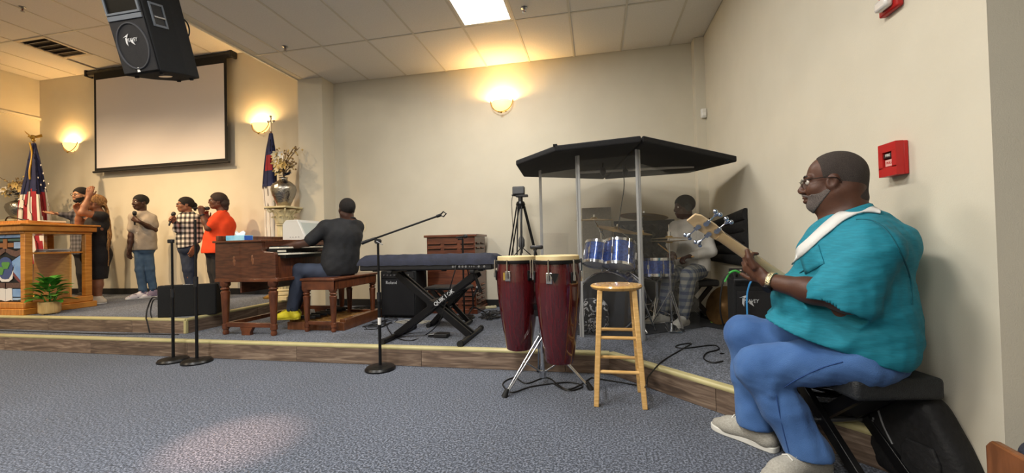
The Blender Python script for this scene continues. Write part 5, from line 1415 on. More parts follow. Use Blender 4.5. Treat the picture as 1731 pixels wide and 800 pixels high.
def leaning_cymbal():
    c = PX(1218, 520, 1.22); c = Vector((1.225, 4.42, Z1+.20))
    t = thing('spare_cymbal', 'large brown bronze cymbal leaning against the right wall', 'cymbal', (c.x, c.y, Z1))
    ax = Vector((-.80, -.45, .35)).normalized(); r = .20
    MB().lathe([(.004, .026), (.035, .02), (.05, .010), (r*.6, .004), (r, -.006), (r*.99, -.008), (.05, .006), (.004, .02)], c=c, axis=ax, n=40).build('disc', mat('aged_bronze', '#6e5230', .45, metal=.7, color2='#5a4226', scale=16), t, world=True, smooth=50)
leaning_cymbal()
# ------------------------------------------------------------------ wall devices
def pull_station():
    a = PX(1503, 247, XR); b = PX(1540, 293, XR); cy, cz = (a.y+b.y)/2, (a.z+b.z)/2
    t = thing('fire_alarm_pull', 'red fire alarm pull station on the right wall', 'fire alarm', (XR-.0, cy, cz-.07))
    W = lambda mb, n, m, **k: mb.build(n, m, t, world=True, **k)
    red = mat('alarm_red', '#b01c1c', .35)
    w, h, d = .115, .15, .05
    W(MB().span((XR-.02, cy-w/2, cz-h/2), (XR-.001, cy+w/2, cz+h/2)), 'back_box', red, bevel=.004)
    fr = MB()
    for dy, dz, sy, sz in ((0, h*.37, w, h*.26), (0, -h*.36, w, h*.28), (-w*.38, 0, w*.24, h*.5), (w*.38, 0, w*.24, h*.5)): fr.box((XR-.035, cy+dy, cz+dz), (.03, sy, sz))
    W(fr, 'cover', red)
    W(MB().box((XR-.036, cy, cz+.018), (.02, w*.55, .022)), 'pull_bar', mat('alarm_dark', '#2a1515', .5), bevel=.003)
    W(MB().box((XR-.032, cy, cz-.014), (.018, w*.45, .03)), 'white_label', mat('label_white', '#d8a8a0', .5))
    text_mesh('FIRE', .018, 'lettering', M_WHITE, t, root_matrix(t).inverted() @ axes((XR-.0465, cy, cz+.02), (0, -1, 0), (0, 0, 1)), .0006)
    text_mesh('PULL', .016, 'lettering', MATS['alarm_red'], t, root_matrix(t).inverted() @ axes((XR-.0415, cy, cz-.014), (0, -1, 0), (0, 0, 1)), .0006)
pull_station()
def strobe():
    c = PX(1512, -4, XR)
    t = thing('fire_strobe', 'red and white fire strobe high on the right wall', 'fire alarm', (XR, c.y, c.z-.06))
    MB().span((XR-.03, c.y-.06, c.z-.065), (XR-.001, c.y+.06, c.z+.065)).build('housing', mat('alarm_red', '#b01c1c', .35), t, world=True, bevel=.008)
    MB().box((XR-.045, c.y, c.z-.025), (.035, .08, .05)).build('lens', mat('strobe_lens', '#d9d4cf', .15, coat=.5), t, world=True, bevel=.012)
    text_mesh('FIRE', .035, 'lettering', M_WHITE, t, root_matrix(t).inverted() @ axes((XR-.031, c.y, c.z+.03), (0, -1, 0), (0, 0, 1)), .0006)
strobe()
def motion():
    c = PY(1190, 192, 5.28)
    t = thing('motion_sensor', 'small white motion sensor on the corner pillar', 'sensor', (1.335, 5.30, c.z-.05))
    MB().box((0, -.025, .05), (.065, .05, .115)).build('body', M_WHITE, t, bevel=.015, seg=3)
    MB().box((0, -.052, .035), (.045, .006, .04)).build('lens', mat('sensor_lens', '#f2f0ea', .3), t, bevel=.003)
motion()
def switch_plate(px, py, y, label, outlet=False):
    c = PY(px, py, y)
    t = thing('outlet_plate' if outlet else 'light_switch', label, 'wall plate', (c.x, y, c.z-.06))
    MB().box((0, -.003, .06), (.075, .006, .12)).build('plate', mat('ivory_plate', '#d6cdb4', .4), t, bevel=.002)
    if outlet:
        for dz in (-.025, .025): MB().box((0, -.007, .06+dz), (.034, .004, .03)).build('socket', MATS['ivory_plate'], t, bevel=.003)
    else: MB().box((0, -.008, .06), (.012, .014, .025)).build('toggle', MATS['ivory_plate'], t, bevel=.002)
switch_plate(615, 384, YB, 'ivory light switch on the cream wall behind the organist')
switch_plate(712, 462, YB, 'ivory outlet plate low on the wall beside the wooden cabinet', True)

# ------------------------------------------------------------------ floor clutter and cables
def power_strip(px, py, label, rz):
    c = PZ(px, py, Z1); t = thing('power_strip', label, 'power strip', c, rz, 'power strips on the carpet')
    MB().box((0, 0, .018), (.26, .05, .034)).build('housing', mat('strip_beige', '#c9bf9c', .5), t, bevel=.006)
    for k in range(5): MB().box((-.09+.045*k, 0, .036), (.026, .026, .003)).build('socket', M_BLK, t)
power_strip(692, 528, 'beige power strip behind the keyboard stand', .1)
power_strip(823, 522, 'beige power strip beside the wooden speaker cabinet', .5)
def wire_tangle(name, label, c, rx, ry, n, seed, rz=.02, r=.005, m=None, zb=Z1):
    rnd = random.Random(seed); mb = MB()
    for k in range(n):
        a0 = rnd.uniform(0, 6.28); pts = []
        for j in range(9):
            a = a0+j*rnd.uniform(.5, 1.0); q = rnd.uniform(.35, 1)
            pts.append(Vector((c[0]+rx*q*math.cos(a), c[1]+ry*q*math.sin(a), zb+r+rnd.random()*rz)))
        mb.tube(catmull(pts, 5), r, 5)
    mb.build(name, m or M_CABLE, label=label, cat='cables', kind='stuff')
wire_tangle('cable_tangle', 'tangle of black cables on the carpet beside the wooden cabinet', (-1.15, 4.75), .25, .35, 9, 2)
wire_tangle('cable_tangle', 'loose black cables on the carpet under the organ bench end', (-2.35, 4.15), .16, .30, 4, 5, .01, .004)
wire_tangle('cable_tangle', 'black cables along the wall behind the organ bench', (-2.95, 5.15), .45, .16, 8, 7)
wire_tangle('cable_tangle', 'pale cables on the carpet before the keyboard amplifier', (-2.05, 4.30), .25, .12, 3, 9, .01, .004, mat('cable_pale', '#a9a59a', .6))
def coil_pile():
    rnd = random.Random(12); mb = MB(); c = Vector((1.12, 2.42, 0))
    for k in range(26):
        R = rnd.uniform(.10, .20); z = Z1+.02+rnd.random()*.26; ox, oy = rnd.uniform(-.05, .05), rnd.uniform(-.05, .05); tx, ty = rnd.uniform(-.25, .25), rnd.uniform(-.25, .25)
        mb.tube([Vector((c.x+ox+R*math.cos(a), c.y+oy+R*math.sin(a), max(Z1+.008, z+tx*R*math.cos(a)+ty*R*math.sin(a)))) for a in [2*math.pi*j/22 for j in range(22)]], .008, 5, closed=True)
    mb.build('cable_coils', mat('cable_gloss', '#121214', .3), label='big pile of coiled black cables behind the folding bench', cat='cables', kind='stuff')
coil_pile()
def amp_snake():
    cable(floorpts([(1095, 640), (1120, 612), (1160, 588), (1168, 582), (1150, 584), (1142, 588), (1160, 590), (1205, 585), (1215, 592), (1195, 598), (1190, 608), (1205, 615), (1222, 612)], Z1), 'black cable looping over the stage carpet beside the wooden stool')
amp_snake()
cable(floorpts([(1000, 640), (960, 660), (925, 640), (890, 650), (870, 640), (850, 650), (865, 665), (900, 655), (960, 648), (985, 655), (960, 662), (935, 650)], 0), 'black cable looped on the carpet under the congas')
cable([PZ(1095, 640, Z1)+Vector((0, 0, .006)), PZ(1090, 646, Z1)+Vector((0, -.03, -.02)), PZ(1080, 652, 0.03), PZ(1060, 650, 0)+Vector((0, 0, .006)), PZ(1030, 645, 0)+Vector((0, 0, .006)), PZ(1000, 640, 0)+Vector((0, 0, .006))], 'black cable running off the stage edge behind the wooden stool')
cable([PZ(x, y, Z1)+Vector((0, -.02, .006)) for x, y in ((2, 559), (60, 561), (125, 563), (190, 565), (250, 565), (305, 566))], 'black cable lying along the foot of the upper step')
def folded_stand():
    c = PZ(702, 534, Z1); t = thing('folded_chrome_stand', 'small folded chrome stand beside the keyboard amplifier', 'stand', c)
    for k in range(4):
        a = -.5+k*.45; MB().tube([c+Vector((.04*math.cos(k), .03*math.sin(k), .20)), c+Vector((.05*math.cos(a+k), .04*math.sin(k*2), .13)), c+Vector((.13*math.cos(a*2+k*1.5), .10*math.sin(a*2+k), .012))], .009, 7).build('leg', M_CHROME, t, world=True)
    MB().cyl(c+Vector((0, 0, .17)), c+Vector((0, 0, .24)), .014).build('collar', M_STEEL, t, world=True)
folded_stand()
def green_pick():
    c = PZ(1213, 547, Z1)
    mb = MB(); mb.tube(catmull([c+Vector((-.06, 0, .012)), c+Vector((0, .03, .012)), c+Vector((.07, 0, .012)), c+Vector((.02, -.03, .012)), c+Vector((-.06, -.01, .012))]), .011, 6)
    mb.build('green_strap', mat('lime_green', '#8cc63f', .6), label='lime green strap lying on the carpet by the drummer', cat='strap')
green_pick()

# ------------------------------------------------------------------ front right: bench, gig bag, chair
BN, BE1, BE2 = Vector((.973, 1.807, 0)), Vector((.9824, .187, 0)), Vector((-.187, .9824, 0))
def player_bench():
    w, l, h, th = .345, .60, .475, .085
    c = BN+BE1*(w/2)+BE2*(l/2)
    t = thing('folding_bench', 'thick padded black folding bench under the seated bass player', 'bench', c, math.atan2(BE1.y, BE1.x), 'black folding X benches')
    MB().box((0, 0, h-th/2), (w, l, th)).build('seat', mat('charcoal_vinyl', '#1d1f22', .55, color2='#26292c', scale=70, bump=.35, bscale=200), t, bevel=.018, seg=3)
    st = MB()
    for k in range(7): st.cyl((-w/2+.03+.012*k, -l/2+.004, h-.001), (-w/2+.038+.012*k, -l/2+.004, h-.001), .0015, n=5)
    st.build('stitching', M_WHITE, t)
    zl = h-th
    for x in (-.10, .10):
        MB().beam((x, -l*.42, .02), (x, l*.34, zl), .03, .05).build('leg', M_BLKM, t, bevel=.003)
        MB().beam((x*.7, l*.42, .02), (x*.7, -l*.34, zl), .03, .05).build('leg', M_BLKM, t, bevel=.003)
    for y in (-l*.42, l*.42): MB().beam((-w*.5, y, .018), (w*.5, y, .018), .04, .034).build('foot_bar', M_BLKM, t, bevel=.008)
    MB().cyl((-.13, 0, zl*.5), (.13, 0, zl*.5), .012).build('pivot', M_STEEL, t)
player_bench()
def gig_bag():
    # soft bag slumped between bench and wall
    O = Vector((1.285, 1.97, 0)); ex = Vector((.53, -.85, 0)).normalized() ; ex = Vector((.28, -.96, 0)); n = Vector((-.96, -.28, 0))
    t = thing('gig_bag', 'black soft gig bag leaning on the wall under the folding bench', 'bag', (1.27, 1.95, 0))
    # outline in (s along ex, z): tall back near the wall side, sloping down towards the corner
    out = [(-.17, .01), (-.19, .12), (-.20, .30), (-.16, .375), (.0, .385), (.07, .37), (.13, .27), (.19, .15), (.235, .03), (.22, .01)]
    pts = catmull([Vector((s, z, 0)) for s, z in out], 4, closed=True)
    cx = sum(p.x for p in pts)/len(pts); cz = sum(p.y for p in pts)/len(pts)
    rings = []
    for dn, sc in ((-.055, .80), (-.05, .93), (-.03, 1.0), (.0, 1.02), (.03, 1.0), (.05, .93), (.058, .8)):
        rings.append([O+ex*(cx+(p.x-cx)*sc)+n*(dn+.006*math.sin(p.x*40+p.y*30))+Vector((0, 0, max(.004, cz+(p.y-cz)*sc))) for p in pts])
    m = mat('bag_nylon', '#0d0d0f', .7, color2='#151518', scale=40, bump=.35, bscale=50)
    mb = MB(); mb.ring(rings); mb.build('bag_body', m, t, world=True, smooth=70)
    P = lambda s, z, d=.062: O+ex*s+n*d+Vector((0, 0, z))
    pk = MB(); pk.ring([[P(-.02+.14*u*k, .03+.18*v*k+.09*(1-k), .052+dd) for u, v in ((0, 0), (1, 0), (1, .7), (.85, 1), (.15, 1), (0, .8))] for k, dd in ((1, 0), (.98, .014), (.9, .02))]); pk.build('front_pocket', m, t, world=True, bevel=.004)
    MB().tube(catmull([P(-.14, .37), P(-.125, .30), P(-.10, .22), P(-.06, .15)]), .004, 6).build('zip_cord', mat('zip_grey', '#6a6c70', .5), t, world=True)
    text_mesh('Ibanez', .035, 'lettering', mat('thread_grey', '#8a8c90', .6), t, root_matrix(t).inverted() @ axes(P(-.145, .20, .064), ex*.35+Vector((0, 0, .94)), -ex*.94+Vector((0, 0, .35))), .0006) if False else None
    lg = MB()
    for k in range(5): lg.box(P(-.155+.003*k, .17+.013*k, .060), (.006, .003, .010), rz=math.atan2(ex.y, ex.x))
    lg.build('stitched_logo', mat('thread_grey', '#77797d', .6), t, world=True)
gig_bag()
def corner_chair():
    o = PY(1664, 740, 1.30)
    t = thing('church_chair', 'honey wood framed chair with navy cushion at the wall corner', 'chair', (o.x+.26, 1.24, 0))
    W = lambda mb, n, m, **k: mb.build(n, m, t, world=True, **k)
    z = o.z; mw = oak('chair_oak', '#7a4a28', '#603819', (4, 20, 4))
    for x in (o.x, o.x+.47):
        pr = [(1.30, 0), (1.30, z-.02), (1.285, z), (1.20, z-.004), (1.08, z-.03), (.95, z-.06), (.86, z-.07), (.86, 0), (.92, 0), (.92, z-.15), (1.22, z-.15), (1.22, 0)]
        W(MB().extrude([Vector((x, y, zz)) for y, zz in pr], (.022, 0, 0)), 'side_frame', mw, smooth=0, bevel=.005)
    W(MB().span((o.x+.045, .90, z-.20), (o.x+.47, 1.26, z-.15)), 'seat_rail', mw)
    W(MB().span((o.x+.028, .90, z-.14), (o.x+.465, 1.283, z+.028)), 'cushion', mat('navy_upholstery', '#20222c', .9, color2='#2b2e3a', scale=90, bump=.3, bscale=160), bevel=.05, seg=5)
    W(MB().span((o.x+.022, 1.284, z-.12), (o.x+.47, 1.30, z-.03)), 'back_rail', mw, bevel=.006)
corner_chair()

# ------------------------------------------------------------------ implicit bodies (smooth unions meshed by surface nets)
def V3(p): return np.array([p[0], p[1], p[2]], dtype=np.float64)
class Body:
    def __init__(self): self.ops = []
    def cap(self, a, b, ra, rb=None, k=.02, flat=None, mode='u'):
        """tapered capsule a-b; flat = (axis, ratio) squashes it along an axis"""
        a = V3(a); b = V3(b); rb = ra if rb is None else rb; R = max(ra, rb)*1.02
        ab = b-a; L2 = max(1e-9, ab @ ab)
        if flat is not None:
            n = V3(flat[0]); n = n/np.linalg.norm(n); q = 1.0/flat[1]-1.0
        def f(P):
            d = P-a
            t = np.clip((d @ ab)/L2, 0, 1)
            w = d-t[..., None]*ab
            if flat is not None: w = w+(w @ n)[..., None]*n*q
            r = ra+(rb-ra)*t
            D = np.sqrt((w*w).sum(-1))-r
            return D*(flat[1] if flat is not None and flat[1] < 1 else 1.0) if flat is not None else D
        lo = np.minimum(a, b)-R; hi = np.maximum(a, b)+R
        if flat is not None and flat[1] > 1: lo -= R*(flat[1]-1); hi += R*(flat[1]-1)
        self.ops.append((f, lo, hi, k, mode)); return self
    def ell(self, c, r, ax=None, k=.02, mode='u'):
        """ellipsoid with radii along the three rows of ax"""
        c = V3(c); r = np.array(r, dtype=np.float64)
        A = np.eye(3) if ax is None else np.stack([V3(v)/np.linalg.norm(V3(v)) for v in ax])
        def f(P):
            q = (P-c) @ A.T
            k0 = np.sqrt(((q/r)**2).sum(-1)); k1 = np.sqrt(((q/(r*r))**2).sum(-1))
            return k0*(k0-1)/np.maximum(k1, 1e-6)
        R = float(max(r)); e = np.sqrt(((A*r[:, None])**2).sum(0))
        self.ops.append((f, c-e, c+e, k, mode)); return self
    def cut(self, p, n, k=0.0):
        """keep the half space behind the plane (dot(P-p, n) < 0)"""
        p = V3(p); n = V3(n); n = n/np.linalg.norm(n)
        self.ops.append((lambda P: (P-p) @ n, None, None, k, 'i')); return self
    def warp(self, amp, freq, seed=0):
        rs = np.random.RandomState(seed); A = rs.normal(size=(4, 3)); A /= np.linalg.norm(A, axis=1)[:, None]; ph = rs.uniform(0, 6, 4)
        def f(P):
            s = 0
            for i in range(4): s = s+np.sin((P @ A[i])*freq*(1+.6*i)+ph[i]+1.5*np.sin((P @ A[(i+1) % 4])*freq*.5+ph[i]))/(1+.6*i)
            return s*amp*.5
        self.ops.append((f, None, None, 0, 'w')); return self
    def offset(self, d): self.ops.append((d, None, None, 0, 'o')); return self
    def extend(self, other): self.ops += other.ops; return self
    def mesh(self, res):
        los = [o[1] for o in self.ops if o[4] == 'u']; his = [o[2] for o in self.ops if o[4] == 'u']
        lo = np.min(los, 0)-4*res-.02; hi = np.max(his, 0)+4*res+.02
        n = np.ceil((hi-lo)/res).astype(int)+1
        F = np.full(n, .5, dtype=np.float32)
        X = [lo[i]+res*np.arange(n[i]) for i in range(3)]
        def grid(sl): return np.stack(np.meshgrid(X[0][sl[0]], X[1][sl[1]], X[2][sl[2]], indexing='ij'), -1)
        full = None
        for f, l, h, k, mode in self.ops:
            if mode == 'o': F -= f; continue
            if mode in ('i', 'w'):
                band = np.abs(F) < max(.06, 3*res)
                ii = np.argwhere(band); P = lo+ii*res
                v = f(P)
                cur = F[band]
                if mode == 'w': F[band] = cur+v
                else:
                    F[band] = np.maximum(cur, v)
                    # whatever lies deep inside but beyond the plane goes too
                    deep = F <= -max(.06, 3*res)
                    if deep.any():
                        jj = np.argwhere(deep); F[deep] = np.maximum(F[deep], f(lo+jj*res))
                continue
            m = k*1.2+3*res
            i0 = np.maximum(0, np.floor((l-m-lo)/res).astype(int)); i1 = np.minimum(n, np.ceil((h+m-lo)/res).astype(int)+1)
            if (i1 <= i0).any(): continue
            sl = tuple(slice(i0[i], i1[i]) for i in range(3))
            d = f(grid(sl)).astype(np.float32); a = F[sl]
            kk = max(k, 1e-4)
            if mode == 'u':
                hh = np.clip(.5+.5*(a-d)/kk, 0, 1); F[sl] = a*(1-hh)+d*hh-kk*hh*(1-hh)
            elif mode == 's':
                hh = np.clip(.5-.5*(a+d)/kk, 0, 1); F[sl] = a*(1-hh)-d*hh+kk*hh*(1-hh)
        return nets(F, lo, res)
def nets(F, lo, res):
    S = F < 0
    c = np.zeros(tuple(np.array(F.shape)-1), dtype=np.int8)
    offs = [(i, j, k) for i in (0, 1) for j in (0, 1) for k in (0, 1)]
    sub = lambda A, o: A[o[0]:A.shape[0]-1+o[0], o[1]:A.shape[1]-1+o[1], o[2]:A.shape[2]-1+o[2]]
    for o in offs: c += sub(S, o)
    act = (c > 0) & (c < 8)
    ids = np.argwhere(act); idx = np.full(c.shape, -1, dtype=np.int64); idx[act] = np.arange(len(ids))
    vals = np.stack([F[ids[:, 0]+o[0], ids[:, 1]+o[1], ids[:, 2]+o[2]] for o in offs], 1)
    acc = np.zeros((len(ids), 3)); cnt = np.zeros(len(ids)); O = np.array(offs, dtype=float)
    for a in range(8):
        for b in range(a+1, 8):
            if abs(O[a]-O[b]).sum() != 1: continue
            x = (vals[:, a] < 0) != (vals[:, b] < 0)
            t = vals[x, a]/(vals[x, a]-vals[x, b]); acc[x] += O[a]+t[:, None]*(O[b]-O[a]); cnt[x] += 1
    verts = lo+(ids+acc/cnt[:, None])*res
    quads = []
    for ax in range(3):
        sh = list(S.shape); sl0 = [slice(None)]*3; sl1 = [slice(None)]*3; sl0[ax] = slice(0, -1); sl1[ax] = slice(1, None)
        A = S[tuple(sl0)]; B = S[tuple(sl1)]
        e = np.argwhere(A != B); u, w = (ax+1) % 3, (ax+2) % 3
        e = e[(e[:, u] > 0) & (e[:, w] > 0) & (e[:, u] < S.shape[u]-1) & (e[:, w] < S.shape[w]-1)]
        ins = A[e[:, 0], e[:, 1], e[:, 2]]
        def cell(du, dw):
            q = e.copy(); q[:, u] += du; q[:, w] += dw; return idx[q[:, 0], q[:, 1], q[:, 2]]
        q = np.stack([cell(-1, -1), cell(0, -1), cell(0, 0), cell(-1, 0)], 1)
        q[~ins] = q[~ins][:, ::-1]; quads.append(q)
    return verts, np.concatenate(quads)
def np_object(name, vf, m, parent, keep_largest=False):
    v, f = vf
    inv = np.array(root_matrix(parent).inverted()) if parent is not None else np.eye(4)
    v = v @ inv[:3, :3].T+inv[:3, 3]
    me = bpy.data.meshes.new(name); me.vertices.add(len(v)); me.vertices.foreach_set('co', v.astype(np.float32).ravel())
    me.loops.add(len(f)*4); me.loops.foreach_set('vertex_index', f.astype(np.int32).ravel())
    me.polygons.add(len(f)); me.polygons.foreach_set('loop_start', (np.arange(len(f))*4).astype(np.int32))
    me.update(calc_edges=True); me.validate()
    me.materials.append(m); me.shade_smooth()
    o = bpy.data.objects.new(name, me); COL.objects.link(o); o.parent = parent
    return o

def unit(v): v = Vector(v); return v.normalized()
def hand_prims(B, w, d, pn, side, curl=.5, s=1.0, spread=.0, thumb=.5, k=.006):
    """palm, four unequal fingers bent at the knuckles, thumb from the side of the palm. pn = palm normal, side = +1 puts the thumb on d x pn"""
    w = Vector(w); d = unit(d); pn = Vector(pn); pn = (pn-d*pn.dot(d)).normalized(); sv = d.cross(pn)*side
    B.cap(w-d*.03*s, w+d*.02*s, .027*s, .028*s, k*2, (pn, .72))
    B.cap(w+d*.025*s+sv*.016*s, w+d*.078*s+sv*.022*s, .025*s, .020*s, k*2, (pn, .55))
    B.cap(w+d*.025*s-sv*.012*s, w+d*.072*s-sv*.024*s, .025*s, .019*s, k*2, (pn, .55))
    for i, (ln, off, back) in enumerate(((.92, .031, .0), (1.0, .0105, .004), (.93, -.0105, .002), (.75, -.031, -.008))):
        p = w+d*(.082+back)*s+sv*off*s; ang = 0.0
        for j, seg in enumerate((.042, .027, .021)):
            ang += curl*(1.0 if j == 0 else 1.15)
            dd = d*math.cos(ang)+pn*math.sin(ang)+sv*(spread*off*8)
            q = p+dd*seg*ln*s
            B.cap(p, q, (.0105-.0011*j)*s, (.0098-.0012*j)*s, k*.5); p = q
    p = w+d*.022*s+sv*.028*s+pn*.006*s; t1 = (d*.65+sv*(.75-thumb*.5)+pn*thumb).normalized()
    q = p+t1*.042*s; B.cap(p, q, .0135*s, .0115*s, k); t2 = (d*.85+sv*(.35-thumb*.5)+pn*thumb*.9).normalized()
    q2 = q+t2*.03*s; B.cap(q, q2, .0115*s, .0095*s, k*.5); B.cap(q2, q2+(t2+pn*.15*thumb).normalized()*.018*s, .0095*s, .008*s, k*.5)
class Head:
    def __init__(self, c, F, U, s=1.0):
        self.c = Vector(c); self.F = unit(F); U = Vector(U); self.U = (U-self.F*U.dot(self.F)).normalized(); self.L = self.U.cross(self.F); self.s = s
    def p(self, f, l, u): return self.c+(self.F*f+self.L*l+self.U*u)*self.s
    def ax(self): return (self.F, self.L, self.U)
    def r(self, *v): return [x*self.s for x in v]
    def skull(self, B, jaw=1.0):
        A = self.ax(); s = self.s
        B.ell(self.p(-.014, 0, .032), self.r(.099, .077, .088), A, .02*s)
        B.ell(self.p(.034, 0, -.04), self.r(.058, .060, .078), A, .03*s)
        for q in (-1, 1):
            B.cap(self.p(-.012, .050*q, -.055), self.p(.052, .022*q, -.098), .026*s*jaw, .022*s, .025*s)
            B.ell(self.p(.058, .038*q, -.032), self.r(.028, .026, .026), A, .02*s)
        B.ell(self.p(.066, 0, -.100), self.r(.024, .026, .020), A, .02*s)
        return B
    def face(self, B, nose=1.0, lips=1.0):
        A = self.ax(); s = self.s
        for q in (-1, 1):
            B.ell(self.p(.099, .031*q, .001), self.r(.018, .019, .012), A, .012*s, 's')
            B.cap(self.p(.086, .012*q, .021), self.p(.072, .050*q, .019), .011*s, .009*s, .012*s)
            B.ell(self.p(-.004, .078*q, -.012), self.r(.023, .010, .034), (self.F*.95+self.U*.3, self.L, self.U*.95-self.F*.3), .006*s)
            B.ell(self.p(.001, .087*q, -.010), self.r(.011, .007, .018), A, .006*s, 's')
            B.ell(self.p(.100, .015*q*nose, -.038), self.r(.013, .011, .010), A, .006*s)
        B.cap(self.p(.088, 0, .010), self.p(.106, 0, -.030), .009*s, .0145*s*nose, .012*s)
        B.ell(self.p(.094, 0, -.064), self.r(.013, .027, .0085*lips), A, .004*s)
        B.ell(self.p(.092, 0, -.079), self.r(.013, .024, .0095*lips), A, .004*s)
        B.ell(self.p(.103, 0, -.0715), self.r(.006, .024, .0018), A, .003*s, 's')
        return B
    def eyes(self, parent, look=0.0):
        wm = mat('eye_white', '#cfc6bc', .25); im = mat('eye_iris', '#1c1210', .15)
        for q in (-1, 1):
            e = MB(); e.ball(self.p(.079, .031*q, .001), .0125*self.s, 12, 8); eo = e.build('eye', wm, parent, world=True)
            i = MB(); i.ball(self.p(.0885, .031*q, .001), .0058*self.s, 10, 6); i.build('iris', im, eo, world=True)
    def hair(self, t, hl=.062, back=-.075, extra=None, side=-.01):
        """close cap of hair: inflated skull kept behind a hairline"""
        B = Body(); A = self.ax(); s = self.s
        B.ell(self.p(-.016, 0, .034), self.r(.099+t, .077+t, .088+t), A, .01)
        if extra: extra(B)
        # hairline: front plane leaning back, cut below the ears
        B.ell(self.p(.115, 0, -.035), self.r(.075, .10, .095), A, .01*s, 's')
        B.cut(self.p(0, 0, side), (self.F*.35-self.U*.94))
        B.cut(self.p(hl+.03, 0, 0), self.F)
        return B
def foot_prims(B, an, td, s=1.0, up=0.0, r=1.0):
    """shoe: heel, arch, toe box; an = ankle, td = toe direction, sole at an.z - .085 s"""
    an = Vector(an); td = Vector((td[0], td[1], 0)).normalized(); sd = Vector((-td.y, td.x, 0)); z = -.05*s
    heel = an-td*.045*s+Vector((0, 0, z)); ball_ = an+td*.12*s+Vector((0, 0, z-.006*s)); toe = an+td*.175*s+Vector((0, 0, z-.012*s))
    B.cap(an+Vector((0, 0, .01)), heel, .040*s*r, .036*s*r, .03*s)
    B.cap(heel, ball_, .037*s*r, .040*s*r, .03*s, (Vector((0, 0, 1)), .82))
    B.cap(ball_, toe, .040*s*r, .033*s*r, .03*s, (Vector((0, 0, 1)), .72))
    B.cap(an+Vector((0, 0, .0)), ball_+Vector((0, 0, .008)), .036*s*r, .03*s*r, .04*s)
def sole_mesh(parent, an, td, s, m, ground):
    an = Vector(an); td = Vector((td[0], td[1], 0)).normalized(); sd = Vector((-td.y, td.x, 0)); pts = []
    for u, w in ((-.085, .0), (-.078, .026), (-.03, .034), (.05, .034), (.13, .044), (.185, .034), (.21, .0), (.185, -.034), (.13, -.044), (.05, -.034), (-.03, -.034), (-.078, -.026)):
        pts.append(Vector((an.x, an.y, ground+.001))+td*u*s+sd*w*s)
    pts = catmull(pts, 3, closed=True)
    MB().extrude(pts, (0, 0, .024*s)).build('sole', m, parent, world=True, bevel=.004)
SKIN = lambda n, a, b: mat(n, a, .5, color2=b, scale=14, bump=.08, bscale=180, sss=.06, spec=.4)

